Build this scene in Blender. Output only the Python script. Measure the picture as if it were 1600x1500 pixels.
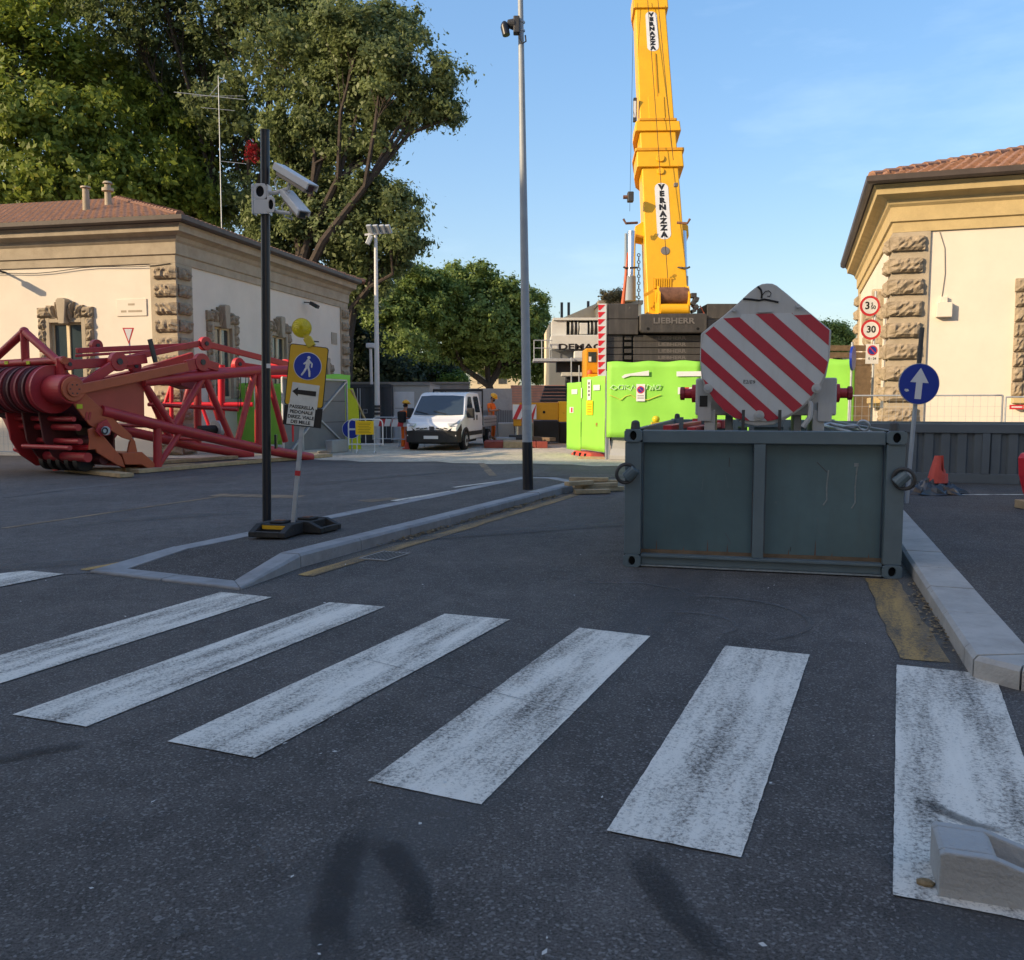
import bpy, bmesh, math, random
import numpy as np
from mathutils import Vector, Matrix, Euler

for o in list(bpy.data.objects):
    bpy.data.objects.remove(o)
scene = bpy.context.scene
COL = scene.collection
random.seed(7)
RNG = np.random.default_rng(11)
R = math.radians

# ------------------------------------------------------------------ camera
CAM_H = 1.53
FPX = 1370.0
PITCH = math.atan(119 / FPX)
cam = bpy.data.cameras.new('camera')
cam.sensor_fit = 'HORIZONTAL'
cam.sensor_width = 36
cam.lens = 36 * FPX / 1600
cam.clip_start = 0.05
cam.clip_end = 3000
cam_ob = bpy.data.objects.new('camera', cam)
COL.objects.link(cam_ob)
cam_ob.location = (0, 0, CAM_H)
cam_ob.rotation_euler = (math.pi / 2 - PITCH, 0, 0)
scene.camera = cam_ob

# ------------------------------------------------------------------ light
SUN_EL = R(22)
SUN_H = Vector((0.90, 0.43)).normalized()        # horizontal travel of the light
world = bpy.data.worlds.new('World')
scene.world = world
world.use_nodes = True
wn, wl = world.node_tree.nodes, world.node_tree.links
wn.clear()
w_out = wn.new('ShaderNodeOutputWorld')
w_bg = wn.new('ShaderNodeBackground')
sky = wn.new('ShaderNodeTexSky')
sky.sky_type = 'NISHITA'
sky.sun_disc = False
sky.sun_elevation = SUN_EL
sky.sun_rotation = math.atan2(-SUN_H.x, -SUN_H.y) % (2 * math.pi)
sky.air_density = 1.0
sky.dust_density = 3.0
sky.ozone_density = 1.6
w_bg.inputs['Strength'].default_value = 0.15
# a few faint wisps of cirrus
tc = wn.new('ShaderNodeTexCoord')
mp = wn.new('ShaderNodeMapping'); mp.inputs['Scale'].default_value = (1.6, 1.6, 6.0)
nz = wn.new('ShaderNodeTexNoise'); nz.inputs['Scale'].default_value = 1.7; nz.inputs['Detail'].default_value = 6; nz.inputs['Roughness'].default_value = 0.6
cr = wn.new('ShaderNodeValToRGB'); cr.color_ramp.elements[0].position = 0.52; cr.color_ramp.elements[1].position = 0.85
cr.color_ramp.elements[1].color = (0.10, 0.10, 0.10, 1)
mx = wn.new('ShaderNodeMixRGB'); mx.inputs['Color2'].default_value = (5.2, 5.6, 6.0, 1)
wl.new(tc.outputs['Generated'], mp.inputs['Vector']); wl.new(mp.outputs[0], nz.inputs['Vector'])
wl.new(nz.outputs['Fac'], cr.inputs['Fac']); wl.new(cr.outputs['Color'], mx.inputs['Fac'])
gm = wn.new('ShaderNodeGamma'); gm.inputs['Gamma'].default_value = 0.6
hs = wn.new('ShaderNodeHueSaturation'); hs.inputs['Hue'].default_value = 0.506; hs.inputs['Saturation'].default_value = 1.68; hs.inputs['Value'].default_value = 1.12
wl.new(sky.outputs[0], gm.inputs['Color']); wl.new(gm.outputs[0], hs.inputs['Color']); wl.new(hs.outputs[0], mx.inputs['Color1']); wl.new(mx.outputs[0], w_bg.inputs['Color'])
wl.new(w_bg.outputs[0], w_out.inputs['Surface'])

sun = bpy.data.lights.new('sun', 'SUN')
sun.energy = 2.25
sun.angle = R(0.53)
sun.color = (1.0, 0.77, 0.50)
sun_ob = bpy.data.objects.new('sun', sun)
COL.objects.link(sun_ob)
SUN_DIR = Vector((SUN_H.x * math.cos(SUN_EL), SUN_H.y * math.cos(SUN_EL), -math.sin(SUN_EL)))
sun_ob.rotation_euler = SUN_DIR.to_track_quat('-Z', 'Y').to_euler()
sun_ob.location = (-30, -20, 40)

scene.render.engine = 'CYCLES'
scene.view_settings.view_transform = 'Standard'
scene.view_settings.look = 'None'
scene.view_settings.gamma = 1
scene.view_settings.use_curve_mapping = False
scene.view_settings.exposure = 1.45
scene.cycles.max_bounces = 6
scene.cycles.transparent_max_bounces = 12

# ------------------------------------------------------------------ measuring helpers (photo 1600x1500 -> metres)
def ray(x, y):
    a = (x - 800) / FPX; b = -(y - 750) / FPX
    return Vector((a, math.cos(PITCH) + b * math.sin(PITCH), -math.sin(PITCH) + b * math.cos(PITCH)))
def G(x, y, z=0.0):
    d = ray(x, y); t = (z - CAM_H) / d.z
    return Vector((d.x * t, d.y * t, z))
def D(x, y, Y):
    d = ray(x, y); t = Y / d.y
    return Vector((d.x * t, Y, CAM_H + d.z * t))
def PLANE(x, y, p, n):                       # ray with a vertical plane through p, normal n
    d = ray(x, y); o = Vector((0, 0, CAM_H)); t = (Vector(p) - o).dot(n) / d.dot(n)
    return o + d * t

# ------------------------------------------------------------------ materials
def nn(nt, t, **kw):
    n = nt.nodes.new(t)
    for k, v in kw.items(): setattr(n, k, v)
    return n
MATS = {}
def mat(name, col, rough=0.6, metal=0.0, var=0.12, vs=2.5, bump=0.0, bs=30, grime=0.0, gcol=(0.12, 0.10, 0.08), streak=False, spec=0.4, trans=0.0, emit=None, chips=None, cs=9.0, cp=0.66):
    m = bpy.data.materials.new(name); m.use_nodes = True
    nt = m.node_tree; L = nt.links; b = nt.nodes['Principled BSDF']
    b.inputs['Roughness'].default_value = rough; b.inputs['Metallic'].default_value = metal
    b.inputs['Specular IOR Level'].default_value = spec
    if trans: b.inputs['Transmission Weight'].default_value = trans
    tcn = nn(nt, 'ShaderNodeTexCoord')
    n1 = nn(nt, 'ShaderNodeTexNoise'); n1.inputs['Scale'].default_value = vs; n1.inputs['Detail'].default_value = 8; n1.inputs['Roughness'].default_value = 0.65
    L.new(tcn.outputs['Object'], n1.inputs['Vector'])
    rp = nn(nt, 'ShaderNodeValToRGB'); rp.color_ramp.elements[0].position = 0.3; rp.color_ramp.elements[1].position = 0.7
    rp.color_ramp.elements[0].color = (*[c * (1 - var) for c in col], 1); rp.color_ramp.elements[1].color = (*[min(1, c * (1 + var)) for c in col], 1)
    L.new(n1.outputs['Fac'], rp.inputs['Fac'])
    out = rp.outputs['Color']
    if grime > 0:
        mpn = nn(nt, 'ShaderNodeMapping'); mpn.inputs['Scale'].default_value = (5, 5, 0.5) if streak else (1.3, 1.3, 1.3)
        L.new(tcn.outputs['Object'], mpn.inputs['Vector'])
        n2 = nn(nt, 'ShaderNodeTexNoise'); n2.inputs['Scale'].default_value = 1.6; n2.inputs['Detail'].default_value = 9; n2.inputs['Roughness'].default_value = 0.7
        L.new(mpn.outputs[0], n2.inputs['Vector'])
        r2 = nn(nt, 'ShaderNodeValToRGB'); r2.color_ramp.elements[0].position = 0.48; r2.color_ramp.elements[1].position = 0.78
        r2.color_ramp.elements[1].color = (grime, grime, grime, 1)
        L.new(n2.outputs['Fac'], r2.inputs['Fac'])
        mxn = nn(nt, 'ShaderNodeMixRGB'); mxn.inputs['Color2'].default_value = (*gcol, 1)
        L.new(r2.outputs['Color'], mxn.inputs['Fac']); L.new(out, mxn.inputs['Color1']); out = mxn.outputs[0]
    if chips:
        n4 = nn(nt, 'ShaderNodeTexNoise'); n4.inputs['Scale'].default_value = cs; n4.inputs['Detail'].default_value = 10; n4.inputs['Roughness'].default_value = 0.72
        L.new(tcn.outputs['Object'], n4.inputs['Vector'])
        r5 = nn(nt, 'ShaderNodeValToRGB'); r5.color_ramp.elements[0].position = cp; r5.color_ramp.elements[1].position = cp + 0.035
        r5.color_ramp.elements[1].color = (0.8, 0.8, 0.8, 1); L.new(n4.outputs['Fac'], r5.inputs['Fac'])
        mx5 = nn(nt, 'ShaderNodeMixRGB'); mx5.inputs['Color2'].default_value = (*chips, 1)
        L.new(r5.outputs[0], mx5.inputs['Fac']); L.new(out, mx5.inputs['Color1']); out = mx5.outputs[0]
    L.new(out, b.inputs['Base Color'])
    if bump > 0:
        n3 = nn(nt, 'ShaderNodeTexNoise'); n3.inputs['Scale'].default_value = bs; n3.inputs['Detail'].default_value = 6
        L.new(tcn.outputs['Object'], n3.inputs['Vector'])
        bp = nn(nt, 'ShaderNodeBump'); bp.inputs['Strength'].default_value = bump; bp.inputs['Distance'].default_value = 0.02
        L.new(n3.outputs['Fac'], bp.inputs['Height']); L.new(bp.outputs[0], b.inputs['Normal'])
    if emit: b.inputs['Emission Color'].default_value = (*emit, 1); b.inputs['Emission Strength'].default_value = 1
    MATS[name] = m
    return m

def asphalt(name, base, patch=0.25, light=(0.25, 0.24, 0.235), speck=0.6):
    m = bpy.data.materials.new(name); m.use_nodes = True
    nt = m.node_tree; L = nt.links; b = nt.nodes['Principled BSDF']
    b.inputs['Roughness'].default_value = 0.82; b.inputs['Specular IOR Level'].default_value = 0.35
    t = nn(nt, 'ShaderNodeTexCoord')
    big = nn(nt, 'ShaderNodeTexNoise'); big.inputs['Scale'].default_value = 0.55; big.inputs['Detail'].default_value = 7; big.inputs['Roughness'].default_value = 0.6
    fine = nn(nt, 'ShaderNodeTexNoise'); fine.inputs['Scale'].default_value = 95; fine.inputs['Detail'].default_value = 4; fine.inputs['Roughness'].default_value = 0.75
    vor = nn(nt, 'ShaderNodeTexVoronoi'); vor.inputs['Scale'].default_value = 105
    for n in (big, fine, vor): L.new(t.outputs['Object'], n.inputs['Vector'])
    r1 = nn(nt, 'ShaderNodeValToRGB'); r1.color_ramp.elements[0].position = 0.3; r1.color_ramp.elements[1].position = 0.72
    r1.color_ramp.elements[0].color = (*[c * (1 - patch) for c in base], 1); r1.color_ramp.elements[1].color = (*[c * (1 + patch) for c in base], 1)
    L.new(big.outputs['Fac'], r1.inputs['Fac'])
    r2 = nn(nt, 'ShaderNodeValToRGB'); r2.color_ramp.elements[0].position = 0.35; r2.color_ramp.elements[1].position = 0.68
    r2.color_ramp.elements[0].color = (0.32, 0.32, 0.32, 1); r2.color_ramp.elements[1].color = (1.85, 1.85, 1.87, 1)
    L.new(fine.outputs['Fac'], r2.inputs['Fac'])
    mul = nn(nt, 'ShaderNodeMixRGB', blend_type='MULTIPLY'); mul.inputs['Fac'].default_value = 1
    md_ = nn(nt, 'ShaderNodeTexNoise'); md_.inputs['Scale'].default_value = 4.5; md_.inputs['Detail'].default_value = 9; md_.inputs['Roughness'].default_value = 0.7
    L.new(t.outputs['Object'], md_.inputs['Vector'])
    r6 = nn(nt, 'ShaderNodeValToRGB'); r6.color_ramp.elements[0].position = 0.33; r6.color_ramp.elements[1].position = 0.70
    r6.color_ramp.elements[0].color = (0.72, 0.72, 0.72, 1); r6.color_ramp.elements[1].color = (1.28, 1.28, 1.28, 1); L.new(md_.outputs['Fac'], r6.inputs['Fac'])
    mm = nn(nt, 'ShaderNodeMixRGB', blend_type='MULTIPLY'); mm.inputs['Fac'].default_value = 1
    L.new(r1.outputs[0], mm.inputs['Color1']); L.new(r6.outputs[0], mm.inputs['Color2'])
    L.new(mm.outputs[0], mul.inputs['Color1']); L.new(r2.outputs[0], mul.inputs['Color2'])
    r3 = nn(nt, 'ShaderNodeValToRGB'); r3.color_ramp.elements[0].position = 0.80; r3.color_ramp.elements[1].position = 0.97
    r3.color_ramp.elements[1].color = (speck, speck, speck, 1)
    sep = nn(nt, 'ShaderNodeSeparateColor'); L.new(vor.outputs['Color'], sep.inputs[0]); L.new(sep.outputs[0], r3.inputs['Fac'])
    mx2 = nn(nt, 'ShaderNodeMixRGB'); mx2.inputs['Color2'].default_value = (*light, 1)
    L.new(r3.outputs[0], mx2.inputs['Fac']); L.new(mul.outputs[0], mx2.inputs['Color1'])
    # long pale scuffs
    mpg = nn(nt, 'ShaderNodeMapping', vector_type='TEXTURE'); mpg.inputs['Rotation'].default_value = (0, 0, R(-22.7)); mpg.inputs['Scale'].default_value = (0.5, 4.0, 1)
    L.new(t.outputs['Object'], mpg.inputs['Vector'])
    sc = nn(nt, 'ShaderNodeTexNoise'); sc.inputs['Scale'].default_value = 1.1; sc.inputs['Detail'].default_value = 8; sc.inputs['Roughness'].default_value = 0.7
    L.new(mpg.outputs[0], sc.inputs['Vector'])
    r4 = nn(nt, 'ShaderNodeValToRGB'); r4.color_ramp.elements[0].position = 0.52; r4.color_ramp.elements[1].position = 0.8; r4.color_ramp.elements[1].color = (0.35, 0.35, 0.35, 1)
    L.new(sc.outputs['Fac'], r4.inputs['Fac'])
    mx3 = nn(nt, 'ShaderNodeMixRGB'); mx3.inputs['Color2'].default_value = (*[c * 2.1 for c in base], 1)
    L.new(r4.outputs[0], mx3.inputs['Fac']); L.new(mx2.outputs[0], mx3.inputs['Color1'])
    L.new(mx3.outputs[0], b.inputs['Base Color'])
    bp = nn(nt, 'ShaderNodeBump'); bp.inputs['Strength'].default_value = 0.7; bp.inputs['Distance'].default_value = 0.006
    L.new(fine.outputs['Fac'], bp.inputs['Height']); L.new(bp.outputs[0], b.inputs['Normal'])
    MATS[name] = m
    return m

def paint(name, col, under=(0.07, 0.064, 0.058), wear=0.5):
    """road paint worn through to the stones below"""
    m = bpy.data.materials.new(name); m.use_nodes = True
    nt = m.node_tree; L = nt.links; b = nt.nodes['Principled BSDF']
    b.inputs['Roughness'].default_value = 0.75; b.inputs['Specular IOR Level'].default_value = 0.3
    t = nn(nt, 'ShaderNodeTexCoord')
    fine = nn(nt, 'ShaderNodeTexNoise'); fine.inputs['Scale'].default_value = 70; fine.inputs['Detail'].default_value = 3; fine.inputs['Roughness'].default_value = 0.7
    mp_ = nn(nt, 'ShaderNodeMapping', vector_type='TEXTURE'); mp_.inputs['Rotation'].default_value = (0, 0, R(-22.7)); mp_.inputs['Scale'].default_value = (0.22, 1.7, 1)
    mid = nn(nt, 'ShaderNodeTexNoise'); mid.inputs['Scale'].default_value = 1.5; mid.inputs['Detail'].default_value = 7; mid.inputs['Roughness'].default_value = 0.62
    L.new(t.outputs['Object'], fine.inputs['Vector']); L.new(t.outputs['Object'], mp_.inputs['Vector']); L.new(mp_.outputs[0], mid.inputs['Vector'])
    ad = nn(nt, 'ShaderNodeMath', operation='MULTIPLY_ADD'); ad.inputs[1].default_value = 0.9
    L.new(mid.outputs['Fac'], ad.inputs[0]); L.new(fine.outputs['Fac'], ad.inputs[2])
    rp = nn(nt, 'ShaderNodeValToRGB'); rp.color_ramp.elements[0].position = (0.95 - wear * 0.25) / 1.6; rp.color_ramp.elements[1].position = min(0.99, (0.95 - wear * 0.25) / 1.6 + 0.2)
    sc = nn(nt, 'ShaderNodeMath', operation='MULTIPLY'); sc.inputs[1].default_value = 1 / 1.6
    L.new(ad.outputs[0], sc.inputs[0]); L.new(sc.outputs[0], rp.inputs['Fac'])
    dirt = nn(nt, 'ShaderNodeValToRGB'); dirt.color_ramp.elements[0].position = 0.3; dirt.color_ramp.elements[1].position = 0.75
    dirt.color_ramp.elements[0].color = (*col, 1); dirt.color_ramp.elements[1].color = (*[c * 0.72 for c in col], 1)
    L.new(mid.outputs['Fac'], dirt.inputs['Fac'])
    mxn = nn(nt, 'ShaderNodeMixRGB'); mxn.inputs['Color2'].default_value = (*under, 1)
    L.new(rp.outputs[0], mxn.inputs['Fac']); L.new(dirt.outputs[0], mxn.inputs['Color1'])
    L.new(mxn.outputs[0], b.inputs['Base Color'])
    bp = nn(nt, 'ShaderNodeBump'); bp.inputs['Strength'].default_value = 0.5; bp.inputs['Distance'].default_value = 0.005
    L.new(fine.outputs['Fac'], bp.inputs['Height']); L.new(bp.outputs[0], b.inputs['Normal'])
    MATS[name] = m
    return m

def stain(name, col, strength=0.8):
    """thin mark on the road; fades by the mesh attribute 'fade' and breaks up with noise"""
    m = bpy.data.materials.new(name); m.use_nodes = True
    nt = m.node_tree; L = nt.links; b = nt.nodes['Principled BSDF']; b.inputs['Base Color'].default_value = (*col, 1); b.inputs['Roughness'].default_value = 0.75
    at = nn(nt, 'ShaderNodeAttribute', attribute_name='fade')
    t = nn(nt, 'ShaderNodeTexCoord'); n = nn(nt, 'ShaderNodeTexNoise'); n.inputs['Scale'].default_value = 9; n.inputs['Detail'].default_value = 8; n.inputs['Roughness'].default_value = 0.75
    L.new(t.outputs['Object'], n.inputs['Vector'])
    mu = nn(nt, 'ShaderNodeMath', operation='MULTIPLY'); L.new(at.outputs['Fac'], mu.inputs[0]); L.new(n.outputs['Fac'], mu.inputs[1])
    mr = nn(nt, 'ShaderNodeMapRange'); mr.inputs['From Min'].default_value = 0.12; mr.inputs['From Max'].default_value = 0.6; mr.inputs['To Max'].default_value = strength
    L.new(mu.outputs[0], mr.inputs['Value']); L.new(mr.outputs[0], b.inputs['Alpha'])
    MATS[name] = m
    return m

def glass(name, col=(0.05, 0.07, 0.08)):
    m = mat(name, col, rough=0.06, var=0.1, spec=0.9)
    return m

def leafmat(name, dark, light, tip):
    m = bpy.data.materials.new(name); m.use_nodes = True
    nt = m.node_tree; L = nt.links; b = nt.nodes['Principled BSDF']
    at = nn(nt, 'ShaderNodeAttribute', attribute_name='tone')
    rp = nn(nt, 'ShaderNodeValToRGB'); rp.color_ramp.elements[0].color = (*dark, 1); rp.color_ramp.elements[1].color = (*tip, 1)
    e = rp.color_ramp.elements.new(0.75); e.color = (*light, 1)
    L.new(at.outputs['Fac'], rp.inputs['Fac']); L.new(rp.outputs[0], b.inputs['Base Color'])
    b.inputs['Roughness'].default_value = 0.5; b.inputs['Specular IOR Level'].default_value = 0.35
    tr = nn(nt, 'ShaderNodeBsdfTranslucent'); L.new(rp.outputs[0], tr.inputs['Color'])
    ms = nn(nt, 'ShaderNodeMixShader'); ms.inputs[0].default_value = 0.5
    L.new(b.outputs[0], ms.inputs[1]); L.new(tr.outputs[0], ms.inputs[2]); L.new(ms.outputs[0], nt.nodes['Material Output'].inputs['Surface'])
    MATS[name] = m
    return m

asphalt('asphalt', (0.080, 0.072, 0.066), patch=0.34)
asphalt('asphalt_old', (0.092, 0.086, 0.082), patch=0.3)
asphalt('asphalt_walk', (0.064, 0.058, 0.054), patch=0.3)
paint('white_paint', (0.78, 0.74, 0.655), wear=0.17)
paint('yellow_paint', (0.46, 0.29, 0.10), wear=0.45)
paint('faint_white_paint', (0.20, 0.205, 0.21), wear=0.9)
paint('tan_paint', (0.30, 0.22, 0.14), wear=0.3)
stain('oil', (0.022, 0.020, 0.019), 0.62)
stain('dust', (0.26, 0.22, 0.17), 0.35)
stain('scuff', (0.125, 0.120, 0.115), 0.45)
mat('kerb_stone', (0.28, 0.29, 0.30), 0.8, var=0.16, vs=5, bump=0.3, bs=60, grime=0.5, gcol=(0.10, 0.10, 0.10), chips=(0.15, 0.15, 0.15), cs=12, cp=0.63)
mat('kerb_pale', (0.42, 0.40, 0.37), 0.8, var=0.14, vs=5, bump=0.3, bs=60, grime=0.4, gcol=(0.14, 0.13, 0.12), chips=(0.20, 0.19, 0.18), cs=14, cp=0.64)
mat('concrete', (0.35, 0.36, 0.36), 0.85, var=0.12, vs=4, bump=0.4, bs=50, grime=0.4, gcol=(0.20, 0.19, 0.17), chips=(0.22, 0.21, 0.20), cs=26, cp=0.64)
mat('concrete_grey', (0.24, 0.23, 0.21), 0.85, var=0.15, vs=1.5, bump=0.2, grime=0.4, gcol=(0.12, 0.11, 0.10))
mat('stucco', (0.70, 0.63, 0.53), 0.9, var=0.05, vs=0.8, bump=0.15, bs=60, grime=0.25, gcol=(0.58, 0.51, 0.42))
mat('stone_trim', (0.39, 0.33, 0.245), 0.9, var=0.15, vs=2.2, bump=0.3, bs=35, grime=0.45, gcol=(0.22, 0.17, 0.11))
mat('rough_stone', (0.31, 0.25, 0.175), 0.95, var=0.28, vs=6, bump=1.0, bs=14, grime=0.4, gcol=(0.13, 0.11, 0.085))
mat('ochre_trim', (0.52, 0.40, 0.20), 0.9, var=0.12, vs=2, bump=0.2, grime=0.4, gcol=(0.30, 0.22, 0.12))
mat('roof_tile', (0.27, 0.145, 0.095), 0.9, var=0.4, vs=7, bump=0.5, bs=30, grime=0.5, gcol=(0.20, 0.13, 0.09))
mat('gutter', (0.075, 0.058, 0.05), 0.5, var=0.2, grime=0.3)
mat('window_cream', (0.64, 0.52, 0.33), 0.6, var=0.08)
glass('pane', (0.035, 0.05, 0.055))
mat('curtain', (0.30, 0.31, 0.30), 0.9, var=0.2, vs=12)
mat('curtain_red', (0.30, 0.07, 0.08), 0.9, var=0.2, vs=12)
mat('dark_hole', (0.006, 0.006, 0.007), 0.9, var=0)
mat('black_paint', (0.016, 0.018, 0.024), 0.35, var=0.15, grime=0.2, gcol=(0.05, 0.05, 0.05))
mat('black_rubber', (0.022, 0.023, 0.024), 0.75, var=0.2, bump=0.3, grime=0.5, gcol=(0.07, 0.065, 0.06))
mat('galvanised', (0.40, 0.43, 0.46), 0.5, metal=0.35, var=0.12, vs=8, grime=0.25, gcol=(0.2, 0.2, 0.2))
mat('pole_grey', (0.30, 0.34, 0.38), 0.45, var=0.08, vs=4, grime=0.35, gcol=(0.18, 0.19, 0.20))
mat('camera_white', (0.60, 0.60, 0.60), 0.4, var=0.06, grime=0.3, gcol=(0.35, 0.33, 0.30))
mat('camera_under', (0.30, 0.25, 0.21), 0.5, var=0.1)
mat('sign_yellow', (0.62, 0.36, 0.02), 0.45, var=0.05, grime=0.15, gcol=(0.4, 0.25, 0.04))
mat('sign_blue', (0.008, 0.035, 0.30), 0.4, var=0.06)
mat('sign_white', (0.66, 0.67, 0.68), 0.5, var=0.05, grime=0.3, gcol=(0.45, 0.44, 0.42))
mat('sign_red', (0.50, 0.03, 0.04), 0.45, var=0.06)
mat('sign_black', (0.012, 0.012, 0.013), 0.5, var=0.1)
mat('paper', (0.62, 0.62, 0.57), 0.85, var=0.08, vs=10, grime=0.35, gcol=(0.40, 0.38, 0.32))
mat('lamp_lens', (0.75, 0.62, 0.02), 0.2, var=0.15, vs=18, trans=0.25)
mat('lamp_body', (0.55, 0.42, 0.04), 0.5, var=0.12)
mat('crane_red', (0.42, 0.034, 0.042), 0.42, var=0.14, vs=1.6, grime=0.35, gcol=(0.20, 0.03, 0.03), chips=(0.10, 0.03, 0.03), cs=5, cp=0.66)
mat('crane_red_bounce', (0.47, 0.105, 0.045), 0.5, var=0.14, vs=2, grime=0.35, gcol=(0.30, 0.05, 0.03), chips=(0.16, 0.05, 0.035), cs=5, cp=0.66)  # crane red with warm bounced light put into the colour
mat('red_bright', (0.62, 0.02, 0.035), 0.4, var=0.1)
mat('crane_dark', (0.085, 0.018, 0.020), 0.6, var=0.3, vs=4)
mat('sheave_dark', (0.24, 0.034, 0.040), 0.6, var=0.3, vs=8)
mat('grease', (0.015, 0.014, 0.015), 0.6, var=0.2)
mat('steel_dark', (0.06, 0.06, 0.062), 0.55, metal=0.3, var=0.2)
mat('container_grey', (0.104, 0.146, 0.170), 0.45, var=0.16, vs=1.6, bump=0.08, bs=6, grime=0.55, gcol=(0.085, 0.125, 0.145), chips=(0.17, 0.16, 0.15), cs=5, cp=0.68)
mat('container_panel', (0.074, 0.128, 0.146), 0.42, var=0.2, vs=1.1, bump=0.1, bs=3, grime=0.6, gcol=(0.075, 0.108, 0.112), streak=True, chips=(0.18, 0.19, 0.18), cs=3.5, cp=0.70)
mat('container_light', (0.085, 0.105, 0.125), 0.55, var=0.12, vs=1.6, grime=0.5, gcol=(0.10, 0.11, 0.12), streak=True, chips=(0.16, 0.13, 0.11), cs=6, cp=0.67)
mat('chalk', (0.22, 0.25, 0.26), 0.9, var=0.3, vs=20)
mat('block_white', (0.52, 0.55, 0.57), 0.5, var=0.06, vs=2, grime=0.35, gcol=(0.36, 0.33, 0.29), streak=True, chips=(0.30, 0.27, 0.24), cs=7, cp=0.69)
mat('block_casing', (0.44, 0.45, 0.45), 0.5, var=0.08, vs=2, grime=0.4, gcol=(0.30, 0.26, 0.22), streak=True)
mat('stripe_red', (0.40, 0.022, 0.045), 0.42, var=0.1, vs=3, grime=0.2, gcol=(0.30, 0.05, 0.06), chips=(0.24, 0.05, 0.06), cs=7, cp=0.68)
mat('crane_yellow', (0.78, 0.40, 0.012), 0.4, var=0.07, vs=1.2, grime=0.25, gcol=(0.50, 0.25, 0.02), streak=True, chips=(0.32, 0.17, 0.03), cs=3, cp=0.67)
mat('crane_yellow_dark', (0.60, 0.28, 0.01), 0.45, var=0.1, vs=2, grime=0.3, gcol=(0.35, 0.17, 0.02))
mat('ballast', (0.052, 0.049, 0.048), 0.6, var=0.2, vs=2, grime=0.45, gcol=(0.15, 0.135, 0.12), streak=True, chips=(0.22, 0.19, 0.17), cs=4, cp=0.66)
mat('ballast_text', (0.15, 0.14, 0.135), 0.6, var=0.2)
mat('rust', (0.16, 0.075, 0.045), 0.8, var=0.4, vs=6, grime=0.4, gcol=(0.07, 0.05, 0.045))
mat('chrome', (0.55, 0.60, 0.66), 0.2, metal=0.9, var=0.05)
mat('cylinder_grey', (0.26, 0.32, 0.37), 0.4, var=0.08)
mat('red_hose', (0.55, 0.12, 0.05), 0.6, var=0.1)
mat('hoarding_green', (0.25, 0.60, 0.07), 0.6, var=0.06, vs=1.2, bump=0.25, bs=2.5, grime=0.2, gcol=(0.18, 0.52, 0.06), chips=(0.42, 0.66, 0.26), cs=3, cp=0.69)
mat('graffiti', (0.55, 0.78, 0.45), 0.7, var=0.1)
mat('graffiti_orange', (0.55, 0.55, 0.08), 0.7, var=0.1)
mat('plastic_red', (0.50, 0.07, 0.05), 0.6, var=0.15, vs=5, grime=0.4, gcol=(0.35, 0.10, 0.08))
mat('wood_pale', (0.42, 0.31, 0.18), 0.85, var=0.25, vs=7, bump=0.3, grime=0.4, gcol=(0.25, 0.18, 0.10))
mat('wood_dark', (0.14, 0.10, 0.065), 0.85, var=0.3, vs=6, bump=0.3)
mat('wood_red', (0.26, 0.055, 0.04), 0.8, var=0.2, vs=4, bump=0.2, grime=0.4, gcol=(0.16, 0.07, 0.05))
mat('panel_grey', (0.155, 0.165, 0.175), 0.6, var=0.08, vs=2, grime=0.3, gcol=(0.20, 0.20, 0.20))
mat('shed_grey', (0.36, 0.36, 0.34), 0.7, var=0.08, vs=2, grime=0.3, gcol=(0.25, 0.24, 0.21))
mat('dark_steel_box', (0.030, 0.034, 0.043), 0.5, var=0.15, grime=0.3, gcol=(0.06, 0.06, 0.07))
mat('hi_vis_yellow', (0.50, 0.56, 0.02), 0.6, var=0.1, vs=3)
mat('notice_yellow', (0.85, 0.55, 0.01), 0.5, var=0.04)
mat('notice_ink', (0.35, 0.22, 0.01), 0.7, var=0.1)
mat('van_white', (0.80, 0.81, 0.82), 0.25, var=0.03, spec=0.6)
mat('van_black', (0.022, 0.022, 0.023), 0.6, var=0.15)
glass('van_glass', (0.03, 0.045, 0.06))
mat('tyre', (0.016, 0.016, 0.017), 0.85, var=0.2)
mat('headlamp', (0.45, 0.48, 0.52), 0.1, var=0.2, vs=20, spec=0.8)
mat('overalls', (0.92, 0.17, 0.015), 0.8, var=0.12, vs=8)
mat('skin', (0.36, 0.19, 0.12), 0.6, var=0.08)
mat('hair', (0.02, 0.014, 0.01), 0.7, var=0.2)
mat('helmet', (0.80, 0.40, 0.02), 0.35, var=0.05)
mat('boots', (0.30, 0.19, 0.10), 0.8, var=0.2)
mat('backpack', (0.02, 0.02, 0.022), 0.8, var=0.2)
mat('far_wall', (0.62, 0.53, 0.38), 0.9, var=0.06, vs=0.5, grime=0.2, gcol=(0.5, 0.42, 0.3))
mat('far_orange', (0.58, 0.22, 0.08), 0.9, var=0.1)
mat('far_window', (0.06, 0.065, 0.07), 0.3, var=0.2)
mat('brick_wall', (0.60, 0.27, 0.18), 0.9, var=0.15, vs=3)
mat('demag_white', (0.55, 0.56, 0.53), 0.5, var=0.06, grime=0.35, gcol=(0.36, 0.33, 0.27))
mat('bark', (0.050, 0.038, 0.030), 0.95, var=0.35, vs=5, bump=0.8, bs=12)
leafmat('leaf_oak', (0.095, 0.125, 0.050), (0.215, 0.265, 0.100), (0.31, 0.35, 0.14))
leafmat('leaf_ailanthus', (0.115, 0.160, 0.026), (0.265, 0.325, 0.052), (0.55, 0.48, 0.07))
leafmat('leaf_mid', (0.120, 0.175, 0.050), (0.250, 0.335, 0.088), (0.36, 0.41, 0.13))
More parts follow.
